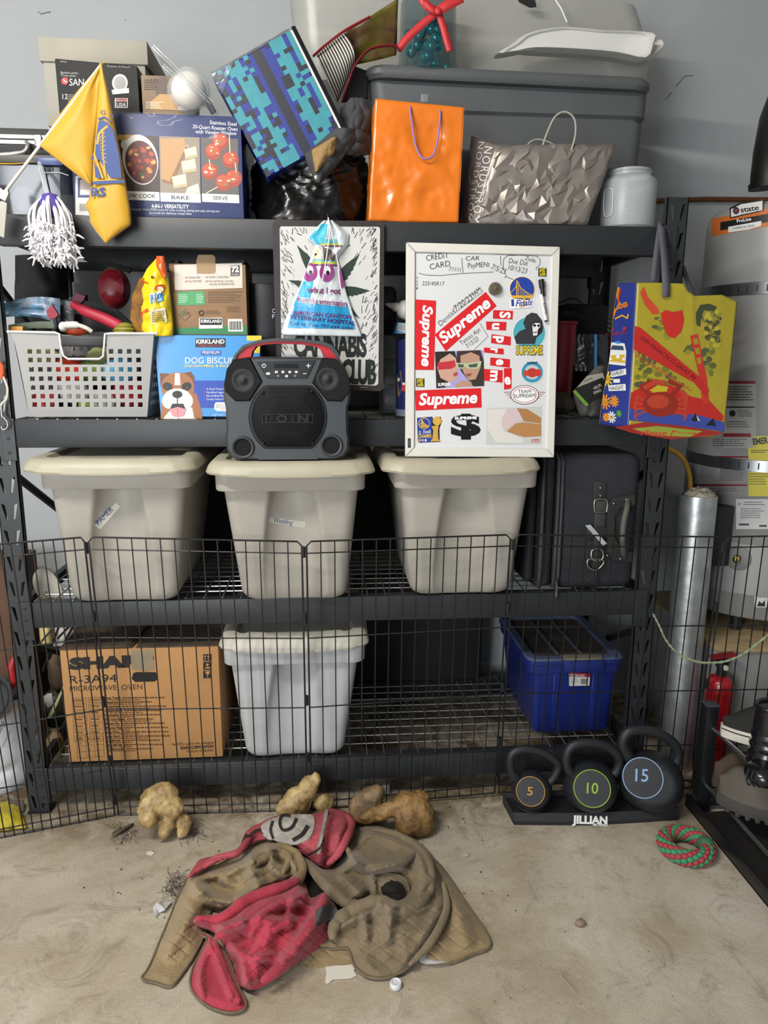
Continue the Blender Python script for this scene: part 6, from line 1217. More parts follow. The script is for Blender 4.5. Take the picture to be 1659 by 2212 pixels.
sp_([(618, 1100), (660, 1110), (1130, 1500), (1200, 1600), (1180, 1660), (1080, 1540), (610, 1280)], 'b92a26', 2)
q.text('SAN FRANCISCO GREAT IN', Xs(660), Ys(1200), Xs(1080), Ys(1520), 9, '5a1614', 4)
for k in range(14): q.line([(Xs(615+k*32), Ys(1290+k*22)), (Xs(630+k*32), Ys(1345+k*20)), (Xs(647+k*32), Ys(1312+k*22))], 1.4, 'b9402a', 1)
sp_([(1050, 1175), (1110, 1160), (1180, 1500), (1200, 1700), (1150, 1720), (1120, 1480)], 'c2332a', 2)
for k in range(3): sp_([(1072+k*14, 1200+k*75), (1108+k*13, 1192+k*75), (1118+k*12, 1240+k*75), (1084+k*14, 1246+k*75)], '9a8c22', 3)
for k in range(110):
    t = rr.random(); x = 1130+160*rr.random()*(1-.5*t)+70*t; y = 985+270*t; q.disc(Xs(x), Ys(y), 6, 5, rr.choice(['b5a83a', '8f8832', '4a4a2c', '6a6430']), 1, 9)
sp_([(1095, 1000), (1130, 935), (1200, 925), (1260, 950), (1240, 985), (1160, 975), (1135, 1040), (1130, 1105), (1100, 1090)], '3f4630', 2)
sp_([(590, 1620), (700, 1560), (900, 1560), (1060, 1650), (1200, 1680), (1310, 1800), (1305, 1840), (580, 1745)], 'b82a22', 1); sp_([(578, 1745), (900, 1790), (1100, 1790), (1315, 1850), (1318, 1925), (1000, 1880), (575, 1835)], '3a4a9a', 2)
sp_([(735, 1600), (800, 1560), (880, 1575), (870, 1610), (760, 1620)], 'b9ad26', 2)
CR, CR2 = '8f2a1c', 'b5412a'
q.disc(Xs(820), Ys(1710), 38, 27, CR, 4, 24); q.disc(Xs(800), Ys(1690), 24, 15, CR2, 5, 20)
for s_ in (-1, 1):
    for k in range(4): q.line([(Xs(820+s_*110), Ys(1690+k*25)), (Xs(820+s_*(180+8*k)), Ys(1650+k*50)), (Xs(820+s_*(205-8*k)), Ys(1740+k*32))], 5-.6*k, CR2, 3)
    q.line([(Xs(820+s_*90), Ys(1640)), (Xs(820+s_*150), Ys(1570)), (Xs(820+s_*70), Ys(1530))], 9, CR, 3)
q.line([(Xs(700), Ys(1580)), (Xs(780), Ys(1535)), (Xs(850), Ys(1545))], 11, CR2, 5); q.line([(Xs(1010), Ys(1720)), (Xs(1025), Ys(1650)), (Xs(985), Ys(1610))], 9, CR2, 5)
sp_([(1060, 1830), (1095, 1780), (1135, 1840), (1080, 1845)], '1c1f2a', 4); sp_([(1175, 1875), (1230, 1820), (1255, 1880)], '1c1f2a', 4); sp_([(1100, 1790), (1110, 1840), (1130, 1840)], 'c9c9cc', 5)
sp_([(460, 1890), (700, 1850), (1000, 1880), (1310, 1930), (1250, 1950), (900, 1985), (600, 1935)], '9a2a26', 3); sp_([(600, 1900), (800, 1880), (1150, 1920), (1050, 1965), (760, 1955)], '8f9a3a', 4); q.text('Please Reuse', Xs(660), Ys(1950), Xs(1100), Ys(1960), 11, 'c23a2a', 5, shear=.3, bold=.02); q.build('front_print', hb_)
def gp(x, y, o):
    for _ in range(1): pass
    a, b = xt(Tt, 0), xt(Tb, 0); v = min(1, max(0, (y-612)/310)); xl = 1337-40*v-2*math.sin(v*9); xr_ = a[0]*(1-v)+b[0]*v; u = min(1, max(0, (x-xl)/(xr_-xl)))
    return gfn(u, v)+V((-.0012-o*.7, -.0012-o*.7, 0))
q = PR(gp, .35, .0004, cut=7); 
for cx, cy, r_, c in ((1312, 822, 12, 'd9b82e'), (1306, 800, 7, 'd9b82e'), (1308, 872, 12, 'd8862a'), (1328, 868, 9, 'd8862a'), (1322, 903, 9, 'c9cfd0'), (1338, 893, 5, '3f8a4a'), (1310, 905, 6, 'd8862a')):
    for k in range(10): a = k*.628; q.line([(cx, cy), (cx+r_*math.cos(a), cy+r_*1.3*math.sin(a))], 3.2, c, 1)
    q.disc(cx, cy, r_*.4, r_*.4, 'b5852a', 2, 10)
q.poly([(1314, 762), (1322, 742), (1350, 742), (1354, 760), (1352, 790), (1316, 790)], 'd9dcde', 2); q.poly([(1320, 758), (1324, 748), (1347, 748), (1349, 757)], '39485e', 3); q.poly([(1316, 784), (1322, 770), (1350, 766), (1352, 784)], 'c9a83a', 3); q.disc(1336, 772, 4, 4, 'e2e4e4', 4); q.disc(1320, 778, 3, 3, 'e2e4e4', 4); q.disc(1348, 776, 3, 3, 'e2e4e4', 4); q.disc(1336, 741, 7, 3, '3a8ac0', 3)
q.poly([(1320, 806), (1353, 795), (1354, 808), (1322, 818)], 'dcdcda', 2); q.text('ASHBURY', 1323, 815, 1350, 806, 8, '2a3350', 4); q.poly([(1315, 836), (1352, 828), (1353, 842), (1316, 848)], 'dcdcda', 2); q.text('HAIGHT', 1319, 846, 1349, 840, 8.5, '2a3350', 4); q.poly([(1326, 821), (1340, 819), (1340, 827), (1326, 829)], 'dcdcda', 2)
q.line([(1338, 622), (1334, 640), (1340, 660), (1330, 672), (1324, 690)], 4, 'd87a2a', 2); q.line([(1342, 626), (1338, 645), (1336, 655)], 3, 'b8302a', 3); q.text('Los', 1324, 672, 1358, 662, 14, 'd9a02e', 3, bold=.04); q.text('Los', 1325, 671, 1357, 662, 12, 'b8302a', 4); q.line([(1330, 690), (1345, 682), (1356, 688), (1358, 680)], 3, 'd9a02e', 3); q.text('TRADER JOE S', 1318, 728, 1356, 720, 6, 'b8302a', 3); q.disc(1350, 710, 4, 3.5, 'b8302a', 3, 8); q.disc(1324, 714, 3, 3, 'b8302a', 3, 8)
q.build('side_print', hb_)
# leash on the left post
ls = thing('leash', 'orange handled cord leash with steel snap hook hanging on the left post', 'leash', P(8, 930, -.02)); mb = MB(); mb.tube(catmull([P(-4, 795, -.015), P(6, 812, -.02), P(16, 838, -.02), P(14, 862, -.02), P(4, 872, -.02), P(2, 884, -.02)], 6), .0032, M('c9c2b6', .8), 8); mb.build('cord', ls, 70)
mb = MB(); mb.tube(catmull([P(-6, 782, -.02), P(3, 790, -.02), P(5, 805, -.02), P(2, 818, -.02)], 5), [.006]*16, M('c9562a', .6), 10); mb.build('orange_grip', ls, 70)
mb = MB(); mb.tube([P(3, 876, -.02), P(4, 896, -.02), P(6, 902, -.02)], .004, M('b5b5b0', .25, 1), 8); mb.tube(catmull([P(6, 900, -.02), P(16, 912, -.022), P(15, 924, -.022), P(6, 928, -.022), P(3, 920, -.022)], 5), .0026, M('b5b5b0', .25, 1), 8); mb.build('snap_hook', ls, 70)
# ================================================================ bottom shelf
CB_ = M('b28452', .75, var=.07, vs=7, bump=.05, bs=60)
mc = thing('microwave_carton', 'tan printed microwave oven carton with dusty flaps on the bottom shelf', 'box', (-.567, .2, Z4))
bx0, bx1 = F(149, 1649, Z4).x, F(482, 1634, Z4).x; yf = .022; mz = P(300, 1400, yf).z
mb = MB(); mb.box(bx0, bx1, yf, yf+.36, Z4+.001, mz, CB_, .003); mb.build('carton', mc, 40)
DF = M('4b3f33', .95, var=.35, vs=22, bump=.4, bs=50); xm = P(308, 1380, .15).x
mb = MB(); mb.hexa([V((bx0, yf-.002, mz)), V((xm, yf-.002, mz+.004)), V((xm-.01, yf-.002, mz+.012)), V((bx0, yf-.002, mz+.006)), V((bx0, yf+.36, mz)), V((xm+.03, yf+.36, mz+.004)), V((xm+.03, yf+.36, mz+.014)), V((bx0, yf+.36, mz+.006))], DF); mb.build('flap', mc)
mb = MB(); mb.box(xm+.012, bx1+.001, yf, yf+.36, mz, mz+.004, DF); mb.build('flap', mc)
q = PR(onY(yf), .7); BKI = '221d1a'
q.text('SHARP', 150, 1445, 334, 1437, 22, BKI, 2, bold=.075); q.text('R-3A94', 151, 1477, 252, 1473, 17, BKI, 2); q.text('MICROWAVE  OVEN', 151, 1493, 307, 1489, 11, BKI, 2, bold=-.005)
q.poly([(282, 1404), (330, 1403), (333, 1446), (312, 1450), (284, 1446)], M('9a8f74', .25, alpha=.75, coat=.5), 4)
q.poly([(288, 1454), (294, 1452), (335, 1452), (341, 1457), (340, 1467), (334, 1472), (292, 1473), (284, 1466)], '14100d', 3)
q.rect(439, 1413, 457, 1465, '1d1815', 1)
for y in (1428, 1447): q.rect(439, y, 457, y+1.6, 'b28452', 2)
for x in (443, 450): q.line([(x, 1426), (x, 1417)], 1.5, 'b28452', 2); q.poly([(x-2.5, 1419), (x, 1414.5), (x+2.5, 1419)], 'b28452', 3)
q.disc(448, 1436, 3, 3, 'b28452', 2, 10); q.rect(443, 1441, 454, 1444, 'b28452', 2); q.poly([(443, 1450), (454, 1450), (451, 1457), (446, 1457)], 'b28452', 2); q.line([(448.5, 1457), (448.5, 1463)], 1.4, 'b28452', 2)
TX = '5f4020'
for cx0, cx1 in ((156, 186), (191, 220)):
    for k in range(7): yy = 1508+k*14-(cx0-156)*.03; q.line([(cx0+k*.6, yy), (cx1+k*.6, yy-.6), (cx1+k*.6, yy+10), (cx0+k*.6, yy+10.6)], .6, TX, 1, True); q.para(cx0+3+k*.6, yy+3, cx1-3, yy+8, 1 if k % 2 else 2, TX, 1, .5)
q.line([(165, 1587), (222, 1583), (225, 1634), (167, 1638)], .7, TX, 1, True); q.line([(184, 1586), (187, 1636)], .6, TX, 1); q.line([(203, 1585), (206, 1635)], .6, TX, 1)
for k in range(1, 4): q.line([(165+k*.5, 1587+k*12.6), (222+k*.6, 1583+k*12.6)], .6, TX, 1)
for k in range(12):
    q.text('123456789*0#'[k], 171+(k % 3)*19, 1596+(k//3)*12.6, 175+(k % 3)*19, 1596+(k//3)*12.6, 4, TX, 2)
rr = random.Random(12)
for k in range(13):
    y = 1505+k*9.2; x = 225+k*.5; wd = rr.uniform(14, 30); q.text(('Auto Touch', 'CompuCook', 'New Snack & Reheat', 'CompuDefrost', 'Plus Breakfast', 'Slow Cook & Simmer', 'Memory Plus', 'Minute Plus', 'Keep Warm', 'Light Start', '10 Variable Power', 'Auto Child Time', 'Clock')[k], x, y+5, x+wd+14, y+4.5, 4.6, '3d2814', 2, bold=.03)
    q.para(x+wd+18, y+1, min(370, 340+rr.uniform(-10, 30)), y+5, 1, TX, 1, .7, dy=-.5, ragged=.05); q.para(x+2, y+6, x+60+rr.uniform(0, 60), y+9, 1, TX, 1, .6, dy=-.5)
q.text('No CFCs used in this packaging', 372, 1611, 461, 1606, 5.5, '3d2814', 2); q.text('SHARP CORPORATION', 390, 1619, 461, 1615, 6, '221d1a', 2, bold=.03); q.text('MADE IN THAILAND', 403, 1626, 461, 1623, 5, '3d2814', 2)
q.build('front_print', mc)
# blue tote
BL, BLD = M('1a2a72', .4, var=.06, vs=8, spec=.5), M('5b5f6c', .7, var=.25, vs=16)
bt_ = thing('blue_tote', 'deep blue storage tote with dusty grey lid on the bottom shelf', 'storage bin', (.84, .28, Z4))
lz = .432; x0, x1 = .688, .952; yF = .095
lx0, lx1 = P(1116, 1420, .07).x, .995
mb = MB(); mb.loft([rrect(x0+.01, x1-.01, yF+.01, .46, .02, Z4+.001), rrect(x0, x1, yF, .47, .025, Z4+.012), rrect(x0-.022, x1+.012, yF-.016, .485, .03, lz-.05), rrect(x0-.032, x1+.02, yF-.024, .492, .03, lz-.048), rrect(x0-.034, x1+.022, yF-.026, .494, .03, lz-.012)], BL); mb.build('body', bt_, 40)
for xa in (.745, .875):
    mb = MB(); mb.hexa([V((xa, yF-.004, Z4+.02)), V((xa+.018, yF-.004, Z4+.02)), V((xa+.02, yF-.020, lz-.05)), V((xa-.002, yF-.020, lz-.05)), V((xa, yF+.02, Z4+.02)), V((xa+.018, yF+.02, Z4+.02)), V((xa+.02, yF+.01, lz-.05)), V((xa-.002, yF+.01, lz-.05))], BL, .003); mb.build('rib', bt_, 40)
mb = MB(); mb.loft([rrect(x0-.038, x1+.026, yF-.032, .50, .035, lz-.016), rrect(x0-.038, x1+.026, yF-.032, .50, .035, lz-.004)], BL, True, False); mb.loft([rrect(x0-.038, x1+.026, yF-.032, .50, .035, lz-.004), rrect(x0-.032, x1+.02, yF-.026, .494, .03, lz+.002), rrect(x0-.008, x1-.004, yF, .47, .025, lz+.002), rrect(x0-.002, x1-.01, yF+.006, .464, .02, lz-.008)], M('4c5574', .6, var=.2, vs=16), False, False); mb.poly(rrect(x0-.002, x1-.01, yF+.006, .464, .02, lz-.008), M('4b443b', .95, var=.3, vs=18)); mb.build('lid', bt_, 40)
for xa in (.76, .84):
    mb = MB(); mb.box(xa, xa+.012, yF+.03, .44, lz-.008, lz-.003, BLD, .002); mb.build('lid_rib', bt_, 40)
a_, b_ = P(1218, 1440, yF-.036), P(1306, 1416, yF-.036); mb = MB(); mb.box(a_.x, b_.x, yF-.040, yF-.018, lz-.044, lz-.002, BL, .004); mb.box(a_.x, b_.x, yF-.038, yF+.0, lz-.002, lz+.006, M('6f6a60', .8, var=.2, vs=20), .003); mb.build('latch', bt_, 40)
q = PR(onY(yF-.023), .4); q.poly([(1229, 1455), (1275, 1457), (1273, 1481), (1229, 1482)], 'cfcdc8', 0); q.poly([(1231, 1452), (1275, 1455), (1275, 1463), (1230, 1461)], 'a32a3a', 1); q.text('Rubbermaid', 1233, 1460, 1262, 1461, 5, 'e6d9d9', 3, bold=.02); q.para(1233, 1465, 1249, 1478, 4, '777777', 2, .35)
for k in range(9): q.rect(1255+k*1.7, 1466, 1256+k*1.7, 1478, '2a2a2a', 2)
q.rect(1228, 1460, 1230, 1482, '2a7a8a', 1); q.build('label_print', bt_)
mb = MB(); mb.box(.10, .60, .52, .56, Z4+.001, .585, M('16171b', .6), .015, 3); tag(mb.build('dark_shelf_panel', None, 40), 'dark flat panel added at the back of the bottom shelf between the totes', 'case')  # added dark panel, keeps the wall between the totes dark
for xa, xb, z0_, z1_, lb in ((-.33, -.24, Z3, 1.05, 'black flat case at the back of the middle shelf between the two left totes'), (.16, .2, Z3, 1.05, 'black flat case at the back of the middle shelf beside the tote under the whiteboard')):
    pass
mb = MB(); mb.box(-.84, .58, .535, .56, Z3+.002, 1.09, M('141517', .8), .01); tag(mb.build('shade_panel', None, 40), 'dark panel added for the shade behind the beige totes', 'backing')  # made-up black sheet standing in for the shade behind the totes
mb = MB(); mb.box(-.78, -.30, .50, .55, Z4+.002, .58, M('141517', .8), .01); tag(mb.build('shade_board', None, 40), 'dark board added for the shade behind the microwave carton', 'board')  # black sheet added to darken the wall behind the carton
# white oval lid left of the first tote
mb = MB(); c_ = P(103, 1276, .12); mb.lathe([(.052, -.003), (.055, 0), (.05, .004), (.01, .006)], M('b9b5a8', .5), c_+V((0, 0, .012)), 32, (Matrix.Rotation(-.55, 3, 'Y') @ V((.1, -1, .35)).to_track_quat('Z', 'Y').to_matrix()), .7, 1.15); tag(mb.build('plastic_plate', None, 50), 'oval off white plastic plate leaning left of the first tote', 'plate')
# ================================================================ left clutter
WS_ = M('c4c6ca', .5, var=.06, vs=7)
ws = thing('white_sack', 'white printed plastic sack standing left of the rack', 'sack', (-1.08, .18, 0))
def sack(u, v):
    th = u*2*PI; z = .315*v; r_ = (.75+.25*math.sin(min(1, v*1.6)*PI/2))*(1-.25*max(0, v-.75)*4*.5)
    return V((-1.085+.135*r_*math.cos(th), .19+.11*r_*math.sin(th), z+.001))+V((math.cos(th), math.sin(th), 0))*(.02*(crump(V((th*.9, v*3, 0)), 1.2)-.4))
mb = MB(); mb.grid(44, 24, sack, WS_); mb.poly([sack(i/30, 1) for i in range(30)], M('2a2622', .9)); mb.poly([sack(i/30, 0) for i in range(30)][::-1], WS_); mb.build('sack_body', ws, 70)
q = PR(lambda x, y, o: P(x, y, .062-o), .5); q.text('co', 10, 1545, 22, 1537, 12, '2a2a30', 1, shear=.4, up=(-.3, -1)); q.text('ih', 0, 1585, 12, 1568, 16, '2a2a30', 1, shear=.4, up=(-.3, -1)); q.text('AVANOKI', 8, 1615, 26, 1578, 6, '4a4a50', 1); q.build('sack_print', ws)
mb = MB(); mb.lathe([(.05, -.04), (.075, .0), (.08, .04), (.07, .04), (.06, .0)], M('15161a', .4), P(-8, 1510, .08)+V((-.03, 0, 0)), 30, V((.3, -1, .5)).to_track_quat('Z', 'Y').to_matrix()); tag(mb.build('black_pot', None, 50), 'black plastic pot lying on the white sack at the left edge', 'pot')
mb = MB(); mb.box(-1.4, P(24, 1350, .33).x, .33, .6, 0, P(0, 1245, .25).z, M('5a4030', .85, var=.25, vs=9), .004); tag(mb.build('brown_carton', None, 40), 'large brown carton behind the left rack post', 'box')
mb = MB(); mb.tube([P(30, 1420, .1), P(24, 1440, .1), P(30, 1468, .1), P(26, 1490, .12)], [.006, .014, .012, .006], M('a32630', .4), 10); tag(mb.build('red_grip', None, 60), 'red plastic tool grip left of the rack post', 'tool')
YC = M('b9a82a', .6, var=.2, vs=20)
mb = MB(); mb.grid(20, 14, lambda u, v: (lambda p: p+V((0, 0, 0)))(F(-30+85*u*(1-.25*(1-v))+4*v, 1738+60*v-10*u, .03*math.sin(u*PI*.9+.2)*math.sin(v*PI)*(.6+.4*u)+.006+.01*abs(noise.noise(V((u*5, v*5, 0)))))), YC); tag(mb.build('yellow_rag', None, 80, solid=.002), 'yellow rag on the floor at the left edge behind the pen', 'rag')
mb = MB(); mb.grid(8, 8, lambda u, v: F(18+34*u, 1728+26*v, .004+.02*(1-v)), M('5a5048', .9, var=.2, vs=20)); tag(mb.build('cardboard_scrap', None, 80, solid=.002), 'brown cardboard scrap beside the yellow rag', 'scrap')
def lump(px, py, Y, r, c, sc, nm, lb, cat, nz=.2, rough=.7):
    mb = MB(); p = P(px, py, Y); mb.ball(p, r, M(c, rough, var=.15, vs=14), 3, sc, None, nz, 6); return tag(mb.build(nm, None, 60), lb, cat)
mb = MB(); mb.box(-1.05, -.80+.0, .62, .69, 0, .40, M('2b2a28', .8), .01); tag(mb.build('dark_board', None, 40), 'dark board leaning on the wall behind the left post', 'board')
mb = MB(); mb.grid(10, 14, lambda u, v: P(84+30*u+4*v, 1352+44*v-6*u, .30-.03*math.sin(u*3)), M('c9b77a', .8)); tag(mb.build('cream_paper', None, 80, solid=.001), 'cream paper sheet behind the left post', 'paper')
mb = MB(); mb.grid(12, 12, lambda u, v: P(112+56*u*(1-.35*v), 1352+44*v, .34-.02*math.sin(u*3)+.01*noise.noise(V((u*4, v*4, 2)))), M('d8d6cf', .6)); tag(mb.build('white_paper', None, 80, solid=.001), 'bright white plastic sheet above the microwave carton corner', 'plastic sheet')
mb = MB(); 
for x0_, y0_, x1_, y1_ in ((84, 1392, 118, 1352), (92, 1450, 132, 1340), (124, 1380, 150, 1352), (140, 1385, 160, 1350), (105, 1625, 150, 1540), (130, 1625, 160, 1585)): mb.tube([P(x0_, y0_, .24), P(x1_, y1_, .26)], .0035, M('17181a', .5), 6)
k_ = mb.build('wire_rack', None, 60); k_['kind'] = 'stuff'; tag(k_, 'bent black wires of a folded rack behind the microwave carton', 'wire rack')
lump(126, 1450, .40, .05, '6a5744', (.7, .6, 1.5), 'brown_bag', 'brown paper bag behind the left edge of the microwave carton', 'bag')
lump(122, 1530, .42, .055, '2d3322', (.9, .6, 1.4), 'green_sack', 'dark green sack between the left post and the microwave carton', 'sack')
lump(106, 1514, .30, .022, 'b9b9bd', (.9, .6, 1.1), 'crumpled_bag', 'crumpled white plastic bag between the left post and the carton', 'bag', .4)
mb = MB(); mb.prism([P(x, y, .28) for x, y in ((99, 1555), (118, 1520), (138, 1478), (133, 1500), (112, 1548))], (0, .003, 0), M('b9bb8e', .6)); tag(mb.build('pale_leaf', None), 'pale green strip of paper between the left post and the carton', 'paper')
lump(120, 1610, .22, .04, '7d6848', (.8, .6, 1.3), 'tan_cloth', 'tan cloth bundle low between the left post and the carton', 'cloth')
# ================================================================ fire extinguisher
ex = thing('fire_extinguisher', 'red fire extinguisher standing behind the bollard and the shoe rack', 'fire extinguisher', (1.287, .03, 0)); ec = (1.287, .03, 0)
ER = M('9d1420', .3, coat=.3); sh = P(1530, 1468, .0).z
mb = MB(); mb.lathe([(.04, .001), (.044, .006), (.044, sh-.045), (.040, sh-.02), (.03, sh-.006), (.016, sh)], ER, ec, 32); mb.build('cylinder', ex, 40)
mb = MB(); mb.lathe([(.015, sh), (.015, sh+.03), (.02, sh+.032), (.02, sh+.045)], BLK, ec, 20); mb.box(1.255, 1.31, .02, .04, sh+.045, sh+.058, BLK, .003); mb.build('valve', ex, 40)
mb = MB(); mb.hexa([V((1.248, .015, sh+.06)), V((1.326, .015, sh+.07)), V((1.326, .015, sh+.076)), V((1.248, .015, sh+.066)), V((1.248, .045, sh+.06)), V((1.326, .045, sh+.07)), V((1.326, .045, sh+.076)), V((1.248, .045, sh+.066))], M('8f1520', .4)); mb.build('lever', ex, 40)
mb = MB(); mb.lathe([(.009, 0), (.009, .006), (.007, .008)], M('c9c7b9', .3), (1.287, .01, sh+.035), 16, Matrix.Rotation(PI/2, 3, 'X')); mb.build('gauge', ex, 40)
# twine
mb = MB(); tp = catmull([P(1411, 1327, -.125), P(1424, 1352, -.128), P(1440, 1385, -.128), P(1465, 1412, -.128), P(1500, 1428, -.13), P(1530, 1432, -.13), P(1570, 1428, -.125), P(1610, 1410, -.12), P(1659, 1372, -.115), P(1690, 1350, -.11)], 10); 
for ph in (0, PI):
    mb.tube([p+V((0, math.cos(i*.9+ph), math.sin(i*.9+ph)))*.0022 for i, p in enumerate(tp)], .0024, M('8d9a7c', .8, var=.25, vs=60), 6)
tag(mb.build('twine', None, 70), 'pale green twisted cord hanging in a loop on the pen', 'cord')
# ================================================================ kettlebells
KB = M('202226', .5, var=.06, vs=20, bump=.12, bs=350)
tr = thing('kettlebell_tray', 'black plastic tray with white lettering under three kettlebells', 'tray', (.81, -.13, 0))
tx0, tx1, ty0, ty1 = F(1110, 1782).x, F(1474, 1782, 0).x, F(1110, 1782).y, -.055
tp_ = F(1290, 1796)
mb = MB(); n = 16
ft = lambda u: V((tx0+(tx1-tx0)*u, ty0-.012*math.sin(u*PI)-.012*u, 0))
A = [ft(i/n) for i in range(n+1)]
bkp = [V((tx1-.0, ty1, 0)), V((tx0-.008, ty1, 0))]
lo = A+bkp; lip = [p+V((0, .012, .034)) for p in A]+[p+V((0, 0, .034)) for p in bkp]; ins = [p+V((0, .04, .026)) for p in A]+[p+V((0, -.012, .026)) for p in bkp]
lo2 = [p+V((0, -.002, .014)) for p in A]+[p+V((0, 0, .014)) for p in bkp]
mb.loft([lo, lo2, lip, ins], M('232428', .6, bump=.1, bs=200)); mb.build('base', tr, 30)
pz = ft(.5)+V((0, .004, .024)); nn_ = V((0, -.034, .014)).normalized()
q = PR(onPl(ft(.5)+V((0, -.002, .014)), V((0, -.020, .014))), .5); q.text('JILLIAN', 1236, 1778, 1312, 1780, 16, 'e3e3e3', 1, bold=.05); q.text('MICHAELS', 1281, 1784, 1313, 1785, 5.5, 'e3e3e3', 1, bold=.03); q.build('tray_print', tr)
ZX = lambda x: 1040+x*.3731
ZY = lambda y: 1320+y*.3731
def kettle(lab, cx, cy, rw, hp, hr, fx, fy, fr, num, nx0, nx1, ny, nh, col, base_y):
    Yk = -.125; c = P(ZX(cx), ZY(cy), Yk); r = (P(ZX(cx+rw), ZY(cy), Yk)-c).length
    t = thing('kettlebell', lab, 'kettlebell', (c.x, Yk, .034), 'kettlebells in the tray')
    mb = MB(); zb = .0345; H_ = c.z+r*.92-zb; prof = [(r*.55, 0), (r*.72, .004)]
    for k in range(1, 15):
        a = -PI/2*.72+k*(PI*.86)/14; prof.append((r*math.cos(a), c.z-zb+r*.95*math.sin(a)))
    prof = [(a, max(b, .0)) for a, b in prof]; prof = [prof[0], prof[1]]+[p for p in prof[2:] if p[1] > .006]; 
    fc_ = V((c.x, Yk, c.z)); vd = (CAM-fc_).normalized(); fn_ = V((vd.x*.6, vd.y, vd.z*.75)).normalized()
    mb.lathe(prof, KB, (c.x, Yk, zb), 64)
    for v in mb.v:
        k_ = (v-fc_).dot(fn_)-.76*r
        if k_ > 0: v -= fn_*k_
    mb.build('body', t, 50)
    pts = [P(ZX(x), ZY(y), Yk) for x, y in hp]; 
    pts[0] = pts[0]*.7+c*.3; pts[-1] = pts[-1]*.7+c*.3
    mb = MB(); pc = catmull(pts, 6); mb.tube(pc, [hr*(1.25-.25*min(1, min(i, len(pc)-1-i)/8)) for i in range(len(pc))], KB, 16); mb.build('handle', t, 60)
    fcen = onplane(ZX(fx), ZY(fy), fc_+fn_*r*.77, fn_); R_ = (onplane(ZX(fx+fr), ZY(fy), fcen, fn_)-fcen).length; mx = fn_.to_track_quat('Z', 'Y').to_matrix()
    mb = MB(); mb.lathe([(R_*1.0, -r*.1), (R_, .0), (R_*.97, .002), (R_*.9, .0022), (R_*.2, .0024)], M('2b2d31', .55, bump=.1, bs=400), fcen, 44, mx); o = mb.build('face_plate', t, 40)
    mb = MB(); mb.tube([fcen+mx @ V((R_*.965*math.cos(a), R_*.965*math.sin(a), .0022)) for a in [i*2*PI/48 for i in range(48)]], R_*.028, M(col, .35), 8, True); mb.build('colour_ring', o, 60)
    q = PR(onPl(fcen+fn_*.0026, fn_), .4); q.text(num, ZX(nx0), ZY(ny), ZX(nx1), ZY(ny)+1, nh*.3731, col, 1, bold=.01); q.text('JILLIAN', ZX(fx-fr*.5), ZY(fy+fr*.62), ZX(fx+fr*.55), ZY(fy+fr*.66), fr*.09, '34363b', 1, bold=.03); q.build('number_print', o)
kettle('small kettlebell with an orange ring and the number 5', 288, 1035, 112, [(215, 985), (180, 940), (165, 865), (190, 815), (270, 800), (370, 828), (440, 885), (428, 945), (385, 1000), (350, 1030)], .0125, 284, 1043, 85, '5', 263, 296, 1065, 48, 'b98a3e', 1140)
kettle('middle kettlebell with a green ring and the number 10', 628, 1015, 150, [(540, 960), (505, 920), (490, 850), (520, 785), (600, 762), (690, 772), (770, 815), (798, 870), (780, 930), (735, 965), (700, 990)], .0142, 640, 1027, 110, '10', 609, 675, 1055, 62, '8fae3a', 1170)
kettle('large kettlebell with a blue ring and the number 15', 980, 985, 175, [(880, 890), (845, 835), (818, 760), (850, 700), (930, 690), (1030, 712), (1115, 770), (1138, 835), (1115, 895), (1070, 945), (1040, 970)], .0158, 934, 965, 121, '15', 890, 965, 985, 72, '8aa9cc', 1170)
# ================================================================ rope ring toy
rt = thing('rope_ring', 'red and green braided rope ring toy on the floor beside the kettlebell tray', 'dog toy', F(1480, 1820))
cR = F(1482, 1826, .023); RR, tr_ = .058, .0215; RD_, GN = M('a63a40', .75), M('3d8a60', .75)
mb = MB(); mb.tube([cR+V((RR*math.cos(a), RR*math.sin(a), 0)) for a in [i*2*PI/40 for i in range(40)]], tr_*.9, M('5a2a2c', .8), 12, True)
for i in range(30):
    a = i*2*PI/30
    for j in range(8):
        b = (j+.5*(i % 2))*2*PI/8; rad = V((math.cos(a), math.sin(a), 0)); p = cR+rad*(RR+tr_*.86*math.cos(b))+V((0, 0, tr_*.86*math.sin(b))); nrm = rad*math.cos(b)+V((0, 0, math.sin(b)))
        tg = V((-math.sin(a), math.cos(a), 0)); mt_ = Matrix((tg, nrm.cross(tg), nrm)).transposed()
        mb.ball(p, .0098, RD_ if ((i % 4 < 2) ^ (j % 2 == 0)) else GN, 2, (1.0, .82, .6), mt_)
mb.build('braid', rt, 80)['kind'] = 'stuff'
mb = MB(); mb.ball(cR+V((RR*.95, -.008, .004)), .027, M('3f6a4c', .8, var=.15, vs=40), 3, (.9, 1.2, .85), None, .12, 8); mb.build('knot', rt, 70)
